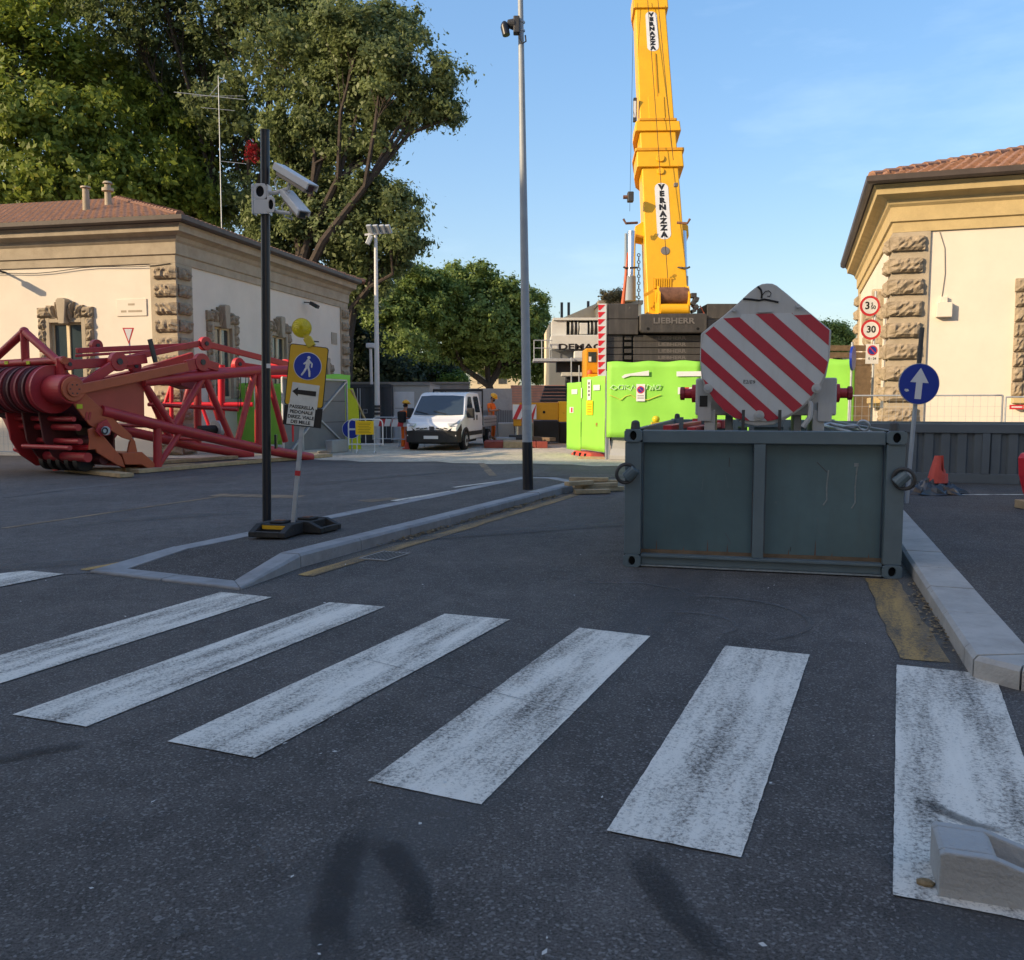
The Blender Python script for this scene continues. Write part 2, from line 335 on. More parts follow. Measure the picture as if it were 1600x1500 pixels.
leafmat('leaf_dark', (0.014, 0.024, 0.011), (0.040, 0.060, 0.022), (0.08, 0.10, 0.035))
leafmat('leaf_fresh', (0.05, 0.10, 0.015), (0.14, 0.22, 0.03), (0.24, 0.30, 0.06))
leafmat('leaf_dry', (0.12, 0.10, 0.05), (0.22, 0.18, 0.08), (0.32, 0.28, 0.14))
leafmat('leaf_red', (0.14, 0.008, 0.012), (0.36, 0.02, 0.03), (0.45, 0.10, 0.10))
mat('dry_leaf', (0.24, 0.17, 0.09), 0.9, var=0.4, vs=30)
mat('litter_white', (0.55, 0.55, 0.53), 0.8, var=0.1)
mat('plastic_bag', (0.030, 0.033, 0.042), 0.25, var=0.3, vs=8, spec=0.7)
mat('palazzo', (0.66, 0.56, 0.42), 0.9, var=0.06, vs=0.6)

# ------------------------------------------------------------------ mesh builder
class MB:
    def __init__(s): s.v = []; s.f = []
    def add(s, vs, fs):
        b = len(s.v); s.v += [tuple(v) for v in vs]; s.f += [tuple(i + b for i in f) for f in fs]; return s
    def box(s, c, d, rz=0.0, rx=0.0, ry=0.0):
        m = Euler((rx, ry, rz)).to_matrix(); c = Vector(c)
        vs = [c + m @ Vector((sx * d[0] / 2, sy * d[1] / 2, sz * d[2] / 2)) for sx in (-1, 1) for sy in (-1, 1) for sz in (-1, 1)]
        return s.add(vs, [(0, 1, 3, 2), (4, 6, 7, 5), (0, 4, 5, 1), (2, 3, 7, 6), (0, 2, 6, 4), (1, 5, 7, 3)])
    def bb(s, x0, x1, y0, y1, z0, z1):
        return s.box(((x0 + x1) / 2, (y0 + y1) / 2, (z0 + z1) / 2), (abs(x1 - x0), abs(y1 - y0), abs(z1 - z0)))
    def cyl(s, a, b, r, r2=None, n=14, cap=True):
        a, b = Vector(a), Vector(b); r2 = r if r2 is None else r2
        d = (b - a).normalized(); u = d.orthogonal().normalized(); w = d.cross(u)
        vs = []
        for i in range(n):
            t = 2 * math.pi * i / n; e = u * math.cos(t) + w * math.sin(t)
            vs += [a + e * r, b + e * r2]
        fs = [(2 * i, 2 * ((i + 1) % n), 2 * ((i + 1) % n) + 1, 2 * i + 1) for i in range(n)]
        if cap: fs += [tuple(2 * i for i in range(n))[::-1], tuple(2 * i + 1 for i in range(n))]
        return s.add(vs, fs)
    def bar(s, a, b, w, h, up=(0, 0, 1)):
        a, b = Vector(a), Vector(b); d = (b - a).normalized(); up = Vector(up)
        if abs(d.dot(up)) > 0.98: up = Vector((0, 1, 0))
        x = d.cross(up).normalized(); z = x.cross(d)
        vs = [p + x * sx * w / 2 + z * sz * h / 2 for p in (a, b) for sx, sz in ((-1, -1), (1, -1), (1, 1), (-1, 1))]
        return s.add(vs, [(3, 2, 1, 0), (4, 5, 6, 7), (0, 1, 5, 4), (1, 2, 6, 5), (2, 3, 7, 6), (3, 0, 4, 7)])
    def prism(s, pts, vec):
        pts = [Vector(p) for p in pts]; vec = Vector(vec); n = len(pts)
        vs = pts + [p + vec for p in pts]
        fs = [tuple(range(n))[::-1], tuple(range(n, 2 * n))] + [(i, (i + 1) % n, n + (i + 1) % n, n + i) for i in range(n)]
        return s.add(vs, fs)
    def xz(s, pts, y0, y1): return s.prism([(p[0], y0, p[1]) for p in pts], (0, y1 - y0, 0))
    def yz(s, pts, x0, x1): return s.prism([(x0, p[0], p[1]) for p in pts], (x1 - x0, 0, 0))
    def xy(s, pts, z0, z1): return s.prism([(p[0], p[1], z0) for p in pts], (0, 0, z1 - z0))
    def ball(s, c, r, sc=(1, 1, 1), n=12, m=8):
        c = Vector(c); vs = []; fs = []
        for j in range(m + 1):
            ph = math.pi * j / m
            for i in range(n):
                t = 2 * math.pi * i / n
                vs.append(c + Vector((r * sc[0] * math.sin(ph) * math.cos(t), r * sc[1] * math.sin(ph) * math.sin(t), r * sc[2] * math.cos(ph))))
        for j in range(m):
            for i in range(n):
                fs.append((j * n + i, (j + 1) * n + i, (j + 1) * n + (i + 1) % n, j * n + (i + 1) % n))
        return s.add(vs, fs)
    def path(s, pts, r, n=8, r2=None):
        pts = [Vector(p) for p in pts]; k = len(pts); r2 = r if r2 is None else r2; vs = []; prev = None
        for j, p in enumerate(pts):
            d = (pts[min(j + 1, k - 1)] - pts[max(j - 1, 0)]).normalized()
            u = (prev - d * prev.dot(d)).normalized() if prev is not None and (prev - d * prev.dot(d)).length > 1e-4 else d.orthogonal().normalized()
            prev = u; w = d.cross(u); rr = r + (r2 - r) * j / max(1, k - 1)
            for i in range(n):
                t = 2 * math.pi * i / n; vs.append(p + (u * math.cos(t) + w * math.sin(t)) * rr)
        fs = [(j * n + i, j * n + (i + 1) % n, (j + 1) * n + (i + 1) % n, (j + 1) * n + i) for j in range(k - 1) for i in range(n)]
        fs += [tuple(range(n))[::-1], tuple((k - 1) * n + i for i in range(n))]
        return s.add(vs, fs)
    def torus(s, c, ax, R0, r, n=20, m=8):
        c = Vector(c); d = Vector(ax).normalized(); u = d.orthogonal().normalized(); w = d.cross(u); vs = []
        for i in range(n):
            t = 2 * math.pi * i / n; e = u * math.cos(t) + w * math.sin(t)
            for j in range(m):
                q = 2 * math.pi * j / m; vs.append(c + e * (R0 + r * math.cos(q)) + d * r * math.sin(q))
        return s.add(vs, [(i * m + j, ((i + 1) % n) * m + j, ((i + 1) % n) * m + (j + 1) % m, i * m + (j + 1) % m) for i in range(n) for j in range(m)])
    def ring(s, c, ax, ro, ri, dep, n=24):
        """annulus with thickness, axis ax"""
        c = Vector(c); d = Vector(ax).normalized(); u = d.orthogonal().normalized(); w = d.cross(u); vs = []
        for i in range(n):
            t = 2 * math.pi * i / n; e = u * math.cos(t) + w * math.sin(t)
            vs += [c + e * ro, c + e * ri, c + e * ro + d * dep, c + e * ri + d * dep]
        fs = []
        for i in range(n):
            a = 4 * i; b = 4 * ((i + 1) % n)
            fs += [(a, b, b + 1, a + 1), (a + 2, a + 3, b + 3, b + 2), (a, a + 2, b + 2, b), (a + 1, b + 1, b + 3, a + 3)]
        return s.add(vs, fs)
    def holed(s, c, w, h, rx, ry, dep, n=16):
        """plate in xz facing -y with an oval hole"""
        cx, cy, cz = c; vs = []
        for k in (0, 1):
            y = cy + k * dep
            for i in range(n):
                t = 2 * math.pi * (i + 0.5) / n; ct, st = math.cos(t), math.sin(t); q = 1 / max(abs(ct), abs(st))
                vs.append((cx + ct * q * w / 2, y, cz + st * q * h / 2)); vs.append((cx + ct * rx, y, cz + st * ry))
        fs = []
        for i in range(n):
            a, b = 2 * i, 2 * ((i + 1) % n); A, B = a + 2 * n, b + 2 * n
            fs += [(a, b, b + 1, a + 1), (A, A + 1, B + 1, B), (a, A, B, b), (a + 1, b + 1, B + 1, A + 1)]
        return s.add(vs, fs)
    def build(s, name, m, parent=None, bev=0.0, smooth=False, fix=True):
        me = bpy.data.meshes.new(name); me.from_pydata(s.v, [], s.f)
        if fix:
            bm = bmesh.new(); bm.from_mesh(me); bmesh.ops.recalc_face_normals(bm, faces=bm.faces); bm.to_mesh(me); bm.free()
        me.materials.append(MATS[m])
        if smooth:
            me.polygons.foreach_set('use_smooth', [True] * len(me.polygons))
        o = bpy.data.objects.new(name, me); COL.objects.link(o)
        if smooth:
            md = o.modifiers.new('edge', 'EDGE_SPLIT'); md.split_angle = R(38)
        if bev:
            md = o.modifiers.new('bevel', 'BEVEL'); md.width = bev; md.segments = 2; md.limit_method = 'ANGLE'; md.angle_limit = R(35)
        if parent: o.parent = parent
        return o

def tag(o, label=None, cat=None, group=None, kind=None):
    if label: o['label'] = label
    if cat: o['category'] = cat
    if group: o['group'] = group
    if kind: o['kind'] = kind
    return o
def thing(name, label, cat, loc=(0, 0, 0), rz=0.0, group=None):
    o = bpy.data.objects.new(name, None); COL.objects.link(o); o.empty_display_size = 0.2
    o.location = loc; o.rotation_euler = (0, 0, rz)
    return tag(o, label, cat, group)
def structure(o): o['kind'] = 'structure'; return o
def dup(root, loc=None, rz=None, label=None, parent=None):
    r = root.copy(); COL.objects.link(r)
    if loc is not None: r.location = loc
    if rz is not None: r.rotation_euler = (0, 0, rz)
    if label: r['label'] = label
    if parent: r.parent = parent
    for ch in list(root.children):
        dup(ch, parent=r)
    return r
def text(name, s, size, m, parent, loc, rot, off=0.0, ext=0.002, align='CENTER', sx=1.0, line=1.0):
    cu = bpy.data.curves.new(name, 'FONT'); cu.body = s; cu.size = size; cu.align_x = align; cu.align_y = 'CENTER'; cu.offset = off; cu.extrude = ext; cu.space_line = line; cu.resolution_u = 3
    t = bpy.data.objects.new(name, cu); COL.objects.link(t); bpy.context.view_layer.update()
    me = bpy.data.meshes.new_from_object(t.evaluated_get(bpy.context.evaluated_depsgraph_get()))
    bpy.data.objects.remove(t); bpy.data.curves.remove(cu)
    me.materials.clear(); me.materials.append(MATS[m]); me.name = name
    o = bpy.data.objects.new(name, me); COL.objects.link(o); o.parent = parent; o.location = loc; o.rotation_euler = rot; o.scale = (sx, 1, 1)
    return o
def disc(B, c, ax, r, dep, n=32): 
    c = Vector(c); return B.cyl(c, c + Vector(ax).normalized() * dep, r, n=n)
FACE = (math.pi / 2, 0, 0)         # text standing up, facing -y

#=====SETTING=====
# ================================================================== ground, road, pavements
road = structure(MB().add([(-700, -60, 0), (700, -60, 0), (700, 1500, 0), (-700, 1500, 0)], [(0, 1, 2, 3)]).build('road', 'asphalt'))
asphalt('asphalt_dusty', (0.48, 0.43, 0.34), patch=0.2, light=(0.3, 0.28, 0.24), speck=0.3)
# older left carriageway and the dusty site ground beyond it (thin sheets)
structure(MB().add([(-40, -5, 0.004), (-6.2, 7.0, 0.004), (-3.62, 7.9, 0.004), (0.1, 17.0, 0.004), (1.1, 21.6, 0.004), (-40, 30, 0.004)], [(0, 1, 2, 3, 4, 5)]).build('carriageway', 'asphalt_old'))
ws = [(-60, 33)] + [(x, 22.3 - 0.27 * x + 0.25 * math.sin(x * 2.1) + 0.15 * math.sin(x * 5.3)) for x in np.arange(-12, 14, 0.5)] + [(60, 8), (60, 140), (-60, 140)]
structure(MB().add([(x, y, 0.008) for x, y in ws], [tuple(range(len(ws)))]).build('site_ground', 'asphalt_dusty'))

def flat(name, pts, z, m, parent=road):
    o = MB().add([(p[0], p[1], z) for p in pts], [tuple(range(len(pts)))]).build(name, m); o.parent = parent; return o
# zebra crossing: bars half a metre wide, one metre apart
ZD = Vector((0.386, 0.9225)); ZW = Vector((0.9105, -0.4135))
def wobble(a, b, n, amp):
    return [a.lerp(b, i / n) + Vector((random.uniform(-amp, amp), random.uniform(-amp, amp))) for i in range(n)]
bars = [((262, 1160), (398, 1186), (797, 969), (695, 960)), ((575, 1222), (752, 1259), (1016, 995), (905, 982)), ((948, 1300), (1158, 1342), (1265, 1024), (1133, 1010)), ((20, 1118), (135, 1137), (602, 949), (515, 942))]
quads = [[G(*c).xy for c in b] for b in bars]
fl, frr = G(1401, 1040).xy, G(1555, 1056).xy; nl = G(1395, 1400).xy; quads.append([nl, nl + (frr - fl), frr, fl])
frr, fl = G(425, 934).xy, G(345, 926).xy; quads.append([fl - ZD * 2.62, frr - ZD * 2.62, frr, fl])
for q in quads:
    pts = wobble(q[0], q[1], 14, 0.0016) + wobble(q[1], q[2], 60, 0.0016) + wobble(q[2], q[3], 14, 0.0016) + wobble(q[3], q[0], 60, 0.0016)
    flat('zebra_stripe', pts, 0.006, 'white_paint')
# far-side stripe of the crossing beyond the island tip
p = G(100, 898).xy
flat('zebra_stripe', [p, p + Vector((-0.28, -0.62)), p + Vector((-1.5, -1.55)), p + Vector((-1.75, -0.95)), p + Vector((-0.42, 0.16))], 0.008, 'white_paint')
# yellow edge lines
def strip(name, a, b, w, z, m, n=14, amp=0.012):
    a, b = Vector(a), Vector(b); d = (b - a).normalized(); s = Vector((d.y, -d.x)) * w
    return flat(name, wobble(a, a + s, 2, amp) + wobble(a + s, b + s, n, amp) + wobble(b + s, b, 2, amp) + wobble(b, a, n, amp), z, m)
strip('yellow_line', (-1.93, 7.75), (1.22, 15.3), 0.17, 0.006, 'yellow_paint', 26)
strip('yellow_line', (2.33, 5.16), (3.10, 7.6), 0.27, 0.006, 'yellow_paint', 12)
strip('yellow_line', (-4.0, 8.0), (-3.48, 8.9), 0.12, 0.009, 'yellow_paint', 8)
strip('tan_patch', G(345, 772).xy, G(478, 775).xy, 0.42, 0.009, 'tan_paint', 8, 0.03)
strip('tan_patch', G(560, 783).xy, G(610, 778).xy, 0.30, 0.009, 'tan_paint', 6, 0.03)
strip('lane_line', G(757, 724).xy, G(776, 744).xy, 0.16, 0.009, 'tan_paint', 6, 0.02)
strip('lane_line', G(0, 826).xy, G(340, 776).xy, 0.09, 0.008, 'tan_paint', 12)
strip('lane_line', G(0, 778).xy, G(330, 738).xy, 0.12, 0.008, 'faint_white_paint', 12)
strip('lane_line', G(610, 783).xy, G(730, 763).xy, 0.13, 0.009, 'white_paint', 10)
strip('lane_line', G(705, 762).xy, G(812, 748).xy, 0.10, 0.010, 'white_paint', 10)
strip('lane_line', G(830, 744).xy, G(975, 746).xy, 0.10, 0.009, 'faint_white_paint', 10)

def mark(name, pts, w, m, z=0.0105, parent=road):
    """soft-edged mark along a polyline"""
    pts = [Vector((p[0], p[1])) for p in pts]; vs = []; fade = []; n = len(pts)
    for i, p in enumerate(pts):
        d = (pts[min(i + 1, n - 1)] - pts[max(i - 1, 0)]).normalized(); s = Vector((-d.y, d.x)); ww = w[i] if isinstance(w, list) else w
        e = 0.0 if i in (0, n - 1) else 1.0
        for k, f in ((-1, 0), (-0.45, 1), (0.45, 1), (1, 0)):
            q = p + s * k * ww / 2; vs.append((q.x, q.y, z)); fade.append(f * e)
    fs = [(4 * i + k, 4 * i + k + 1, 4 * i + k + 5, 4 * i + k + 4) for i in range(n - 1) for k in range(3)]
    o = MB().add(vs, fs).build(name, m, parent)
    a = o.data.attributes.new('fade', 'FLOAT', 'POINT'); a.data.foreach_set('value', fade)
    return o
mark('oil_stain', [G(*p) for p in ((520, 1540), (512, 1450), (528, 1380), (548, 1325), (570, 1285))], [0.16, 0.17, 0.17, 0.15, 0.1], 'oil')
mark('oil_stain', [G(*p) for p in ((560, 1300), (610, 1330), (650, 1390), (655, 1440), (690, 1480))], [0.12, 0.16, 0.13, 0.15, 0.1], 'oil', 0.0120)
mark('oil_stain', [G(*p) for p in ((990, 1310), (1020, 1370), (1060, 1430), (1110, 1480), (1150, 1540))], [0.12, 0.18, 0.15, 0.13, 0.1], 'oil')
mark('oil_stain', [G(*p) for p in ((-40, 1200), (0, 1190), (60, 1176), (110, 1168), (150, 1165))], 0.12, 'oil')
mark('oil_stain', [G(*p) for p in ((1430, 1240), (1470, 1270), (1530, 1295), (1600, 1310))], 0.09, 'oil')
mark('tyre_mark', [Vector((1.22, 6.0)) + Vector((math.cos(t), math.sin(t))) * 0.33 for t in np.linspace(-1.2, 1.9, 14)], 0.06, 'scuff')
mark('tyre_mark', [Vector((1.45, 6.2)) + Vector((math.cos(t), math.sin(t))) * 0.66 for t in np.linspace(-1.3, 1.7, 16)], 0.07, 'scuff')
mark('tyre_mark', [G(*p) for p in ((860, 905), (930, 912), (1000, 912), (1060, 922), (1105, 945))], 0.05, 'scuff')
mark('tyre_mark', [G(*p) for p in ((385, 1315), (410, 1325), (425, 1350), (428, 1375))], 0.03, 'scuff')
mark('tyre_mark', [G(*p) for p in ((230, 1480), (270, 1460), (330, 1450))], 0.08, 'scuff')
mark('tyre_mark', [G(*p) for p in ((150, 1300), (160, 1285), (175, 1280))], 0.05, 'scuff')
mark('tyre_mark', [G(*p) for p in ((60, 830), (180, 815), (330, 805), (420, 800))], 0.5, 'scuff', 0.013)
mark('tyre_mark', [G(*p) for p in ((430, 765), (560, 750), (680, 740), (760, 735))], 0.6, 'scuff', 0.013)
for t_, o_ in ((0.9, 0.0), (2.9, 0.012)):
    a_ = Vector((-9.0, 4.2)); pts = [a_ + ZW * (k * 0.6) + ZD * (t_ * 0.8 - 1.9) + Vector((random.uniform(-.02, .02), random.uniform(-.02, .02))) for k in range(30)]
    mark('paving_joint', pts, 0.022, 'oil', 0.0045)
mark('kerb_dust', [Vector((-1.86, 7.9)).lerp(Vector((1.4, 15.7)), k / 12) for k in range(13)], 0.42, 'dust', 0.0072)
mark('kerb_dust', [Vector((2.50, 4.7)).lerp(Vector((3.75, 8.6)), k / 8) for k in range(9)], 0.36, 'dust', 0.0072)
mark('wheel_track', [Vector((-1.2, 1.0)) + ZD * (k * 1.2) for k in range(13)], 0.55, 'scuff', 0.0032)
mark('wheel_track', [Vector((0.55, 0.5)) + ZD * (k * 1.2) for k in range(13)], 0.50, 'scuff', 0.0032)
mark('wheel_track', [Vector((-9, 6)) + Vector((0.9, 0.44)) * (k * 1.2) for k in range(13)], 0.5, 'scuff', 0.0125)
# crack across three stripes and the hatch beside the kerb
mark('road_crack', [G(*p) for p in ((385, 985), (600, 1040), (850, 1105), (1010, 1140))], 0.012, 'oil', 0.0125)
dr = structure(MB().bb(-0.24, 0.24, -0.16, 0.16, 0.0, 0.008).build('manhole_cover', 'concrete_grey')); dr.location = (-1.28, 8.72, 0.003); dr.rotation_euler = (0, 0, R(-23 + 90))
for k in range(7):
    MB().bb(-0.2, 0.2, -0.13 + k * 0.04, -0.115 + k * 0.04, 0.008, 0.011).build('grate_slot', 'dark_hole', dr)

def offset_poly(pts, w, closed):
    n = len(pts); out = []
    for i in range(n):
        a = pts[i - 1] if (i > 0 or closed) else None; b = pts[(i + 1) % n] if (i < n - 1 or closed) else None; p = pts[i]
        d1 = (p - a).normalized() if a is not None else (b - p).normalized(); d2 = (b - p).normalized() if b is not None else d1
        n1 = Vector((-d1.y, d1.x)); n2 = Vector((-d2.y, d2.x)); m = (n1 + n2).normalized()
        out.append(p + m * w / max(0.35, m.dot(n1)))
    return out
def kerb(parent, pts, hs, w, closed, m, ln=1.0, gap=0.006):
    pts = [Vector(p) for p in pts]; inn = offset_poly(pts, w, closed); n = len(pts)
    for i in range(n if closed else n - 1):
        j = (i + 1) % n; L = (pts[j] - pts[i]).length; k = max(1, round(L / ln))
        for b in range(k):
            t0, t1 = b / k + gap / L, (b + 1) / k - gap / L
            prof = []
            dz = random.uniform(-0.004, 0.004)
            for t in (t0, t1):
                o, q = pts[i].lerp(pts[j], t), inn[i].lerp(inn[j], t); h = hs[i] + (hs[j] - hs[i]) * t + dz; c = min(0.025, h * 0.5); e = (q - o).normalized()
                prof.append([(*o, -0.02), (*o, h - c), (*(o + e * c), h), (*q, h - 0.004), (*q, -0.02)])
            vs = prof[0] + prof[1]
            B = MB().add(vs, [(4, 3, 2, 1, 0), (5, 6, 7, 8, 9)] + [(x, (x + 1) % 5, 5 + (x + 1) % 5, 5 + x) for x in range(5)])
            B.build('kerb_stone', m, parent)
    return inn

isl_pts = [(-3.84, 7.87), (-2.24, 7.12), (-1.98, 8.12), (1.25, 15.75), (0.85, 16.75), (0.18, 16.9), (-3.42, 8.75)]
isl_h = [0.02, 0.02, 0.13, 0.13, 0.13, 0.13, 0.10]
island = structure(MB().add([(0, 0, 0)], []).build('traffic_island', 'asphalt_walk', fix=False))
inn = kerb(island, isl_pts, isl_h, 0.22, True, 'kerb_stone', 1.0)
iz = [h - 0.012 for h in isl_h]
island.data.clear_geometry()
island.data.from_pydata([(*p, z) for p, z in zip(inn, iz)], [], [(0, 1, 2, 6), (2, 3, 4, 5, 6)])
pav_pts = [(7.35, 19.0), (2.66, 5.05), (2.58, 4.80), (2.72, 4.58), (3.4, 4.10), (9.0, 1.6)]
pavement = structure(MB().add([(0, 0, 0)], []).build('pavement', 'asphalt_walk', fix=False))
inn2 = kerb(pavement, pav_pts, [0.13] * 6, 0.33, False, 'kerb_pale', 0.85)
pavement.data.clear_geometry()
pp = [(*p, 0.122) for p in inn2] + [(45, 1.6, 0.122), (45, 8.0, 0.122)]
pavement.data.from_pydata(pp, [], [tuple(range(len(pp)))])
o = strip('painted_line', G(1475, 772, 0.13).xy, G(1640, 772, 0.13).xy, 0.08, 0.128, 'white_paint', 8); o.parent = pavement

# dry leaves and grit along the gutter, pale scraps over the road
def scatter(name, label, fn, n, smin, smax, m, z0=0.012):
    vs, fs = [], []
    for i in range(n):
        x, y = fn(); s = random.uniform(smin, smax); a = random.uniform(0, 6.28); c, d = math.cos(a) * s, math.sin(a) * s; h = z0 + random.uniform(0.001, 0.012); b = len(vs)
        vs += [(x - c, y - d, h), (x + d * .6, y - c * .6, h + random.uniform(0, s * .5)), (x + c, y + d, h + random.uniform(0, s * .6)), (x - d * .6, y + c * .6, h)]
        fs += [(b, b + 1, b + 2), (b, b + 2, b + 3)]
    o = MB().add(vs, fs).build(name, m, fix=False); return tag(o, label, 'litter', None, 'stuff')
def gut():
    t = random.choice([random.gauss(0.28, 0.035), random.gauss(0.47, 0.05), random.gauss(0.6, 0.04), random.gauss(0.78, 0.04), random.uniform(0.15, 0.95)])
    p = Vector((-1.98, 8.12)).lerp(Vector((1.25, 15.75)), min(1, max(0, t))); s = abs(random.gauss(0.03, 0.06)); return p.x + 0.92 * s, p.y - 0.39 * s
scatter('leaf_litter', 'dry leaves and grit lying along the island kerb', gut, 900, 0.008, 0.028, 'dry_leaf')
def gut2():
    t = random.betavariate(2, 2); p = Vector((2.66, 5.05)).lerp(Vector((3.5, 7.55)), t); s = abs(random.gauss(0.03, 0.06)); return p.x - 0.94 * s, p.y + 0.3 * s
scatter('leaf_litter', 'dry leaves lying along the pale pavement kerb', gut2, 160, 0.008, 0.025, 'dry_leaf')
def anyroad():
    y = 2.3 + 12 * random.random() ** 1.7; return random.uniform(-0.6, 0.6) * y, y
scatter('paper_scraps', 'tiny pale scraps scattered over the dark asphalt', anyroad, 90, 0.004, 0.014, 'litter_white')

# ================================================================== gatehouses
def roof_tiles(B, o, ex, up, length, run, s0, s1, pitch=0.24, row=0.36):
    """half-round tiles over a roof slope: o eave start, ex along eave, up along slope; s0/s1 inset per unit of slope at each end"""
    nr = int(run / row)
    for r_ in range(nr):
        d0 = r_ * row; a0 = s0 * d0; a1 = length - s1 * d0
        for c in range(int((a1 - a0) / pitch)):
            x = a0 + (c + 0.5) * pitch + random.uniform(-0.012, 0.012); nrm = ex.cross(up).normalized(); j = random.uniform(-0.012, 0.012)
            vs = []
            for t, lift in ((d0 - 0.03 + j, 0.03), (d0 + row + 0.02 + j, 0.0)):
                for k in range(5):
                    an = math.pi * k / 4; vs.append(o + ex * (x + math.cos(an) * pitch * 0.46) + up * t + nrm * (math.sin(an) * 0.075 + lift))
            B.add(vs, [(k, k + 1, 6 + k, 5 + k) for k in range(4)] + [(0, 1, 2, 3, 4)])

def gatehouse(name, label, corner, rz, sx, W, Dp, front_windows, side_windows, trim):
    """sx=+1: front facade runs to local +x from the corner, -1: to -x.  Front faces -y, the street side is the plane x=0."""
    T = thing(name, label, 'building', corner, rz)
    H = 6.0; th = 0.35
    def X(v): return sx * v
    # walls with window openings
    def wall_boxes(B, length, holes, put):
        cuts = sorted(holes); x = 0.0
        for (a, b, z0, z1) in cuts:
            put(B, x, a, 0, H); put(B, a, b, 0, z0); put(B, a, b, z1, H); x = b
        put(B, x, length, 0, H)
    B = MB(); fh = [(c - w / 2, c + w / 2, z0, z1) for c, w, z0, z1, k in front_windows]; sh = [(c - w / 2, c + w / 2, z0, z1) for c, w, z0, z1, k in side_windows]
    wall_boxes(B, W, fh, lambda B, a, b, z0, z1: B.bb(X(a), X(b), 0, th, z0, z1))
    wall_boxes(B, Dp - th, [(a - th, b - th, c, d) for a, b, c, d in sh], lambda B, a, b, z0, z1: B.bb(0, X(th), a + th, b + th, z0, z1))
    B.bb(X(th), X(W), Dp - th, Dp, 0, H); B.bb(X(W), X(W + 0.001 + th), th, Dp, 0, H)
    B.build('wall', 'stucco', T)
    MB().bb(X(th + 0.3), X(W - 0.3), th + 0.35, Dp - th - 0.35, 0.02, H - 0.1).build('interior', 'dark_hole', T)
    # cornice: stepped profile carried round front and street side
    prof = [(0.0, 5.62), (0.05, 5.62), (0.06, 5.84), (0.11, 5.87), (0.12, 6.20), (0.18, 6.26), (0.22, 6.36), (0.34, 6.42), (0.46, 6.45), (0.48, 6.60), (0.53, 6.66), (0.0, 6.66)]
    def sweep(prof, m, nm):
        vs = []; n = len(prof)
        path = [(X(W), None), (0, 0), (None, Dp)]
        for (d, z) in prof: vs.append((X(W), -d, z))
        for (d, z) in prof: vs.append((X(-d), -d, z))
        for (d, z) in prof: vs.append((X(-d), Dp, z))
        fs = [(k * n + i, k * n + (i + 1) % n, (k + 1) * n + (i + 1) % n, (k + 1) * n + i) for k in range(2) for i in range(n)]
        fs += [tuple(range(n)), tuple(2 * n + i for i in range(n))[::-1]]
        return MB().add(vs, fs).build(nm, m, T)
    sweep(prof, trim, 'cornice')
    sweep([(0.55, 6.70), (0.57, 6.67), (0.66, 6.67), (0.71, 6.72), (0.72, 6.84), (0.68, 6.84), (0.66, 6.74), (0.60, 6.74), (0.55, 6.84)], 'gutter', 'gutter')
    sweep([(0.0, 6.662), (0.54, 6.662), (0.54, 6.78), (0.0, 6.78)], 'gutter', 'eave_board')
    # hipped roof
    ov = 0.60; pz = 6.80; run = Dp / 2 + ov; rise = run * math.tan(R(18.5)); sl = run / math.cos(R(18.5))
    e = [Vector((X(-ov), -ov, pz)), Vector((X(W), -ov, pz)), Vector((X(W), Dp + ov, pz)), Vector((X(-ov), Dp + ov, pz))]
    a1 = Vector((X(-ov + run), Dp / 2, pz + rise)); a2 = Vector((X(W), Dp / 2, pz + rise))
    rf = MB().add([*e, a1, a2], [(0, 1, 5, 4), (1, 2, 5), (2, 3, 4, 5), (3, 0, 4), (0, 3, 2, 1)]).build('roof', 'roof_tile', T)
    B = MB()
    upf = (Vector((0, 1, 0)) * math.cos(R(18.5)) + Vector((0, 0, 1)) * math.sin(R(18.5)))
    ups = (Vector((sx, 0, 0)) * math.cos(R(18.5)) + Vector((0, 0, 1)) * math.sin(R(18.5)))
    k = math.cos(R(18.5))
    if sx < 0:
        roof_tiles(B, e[1], Vector((1, 0, 0)), upf, W + ov, sl, 0, k)
        roof_tiles(B, e[0], Vector((0, 1, 0)), ups, Dp + 2 * ov, sl, k, k) if False else roof_tiles(B, e[0], Vector((0, 1, 0)), ups, Dp + 2 * ov, sl, k, k)
    else:
        roof_tiles(B, e[0], Vector((1, 0, 0)), upf, W + ov, sl, k, 0)
        roof_tiles(B, e[3], Vector((0, -1, 0)), ups, Dp + 2 * ov, sl, k, k)
    # flip tiles that were built under the plane is not needed: normals are recalculated
    tl = tag(B.build('tile_courses', 'roof_tile', rf, fix=False), kind='stuff')
    for q in (e[0], e[3]):
        n = 22
        for i in range(n):
            p0 = q.lerp(a1, i / n); p1 = q.lerp(a1, (i + 1.15) / n)
            MB().cyl(p0 + Vector((0, 0, 0.05)), p1 + Vector((0, 0, 0.03)), 0.125, 0.10, n=8).build('hip_tile', 'roof_tile', rf)
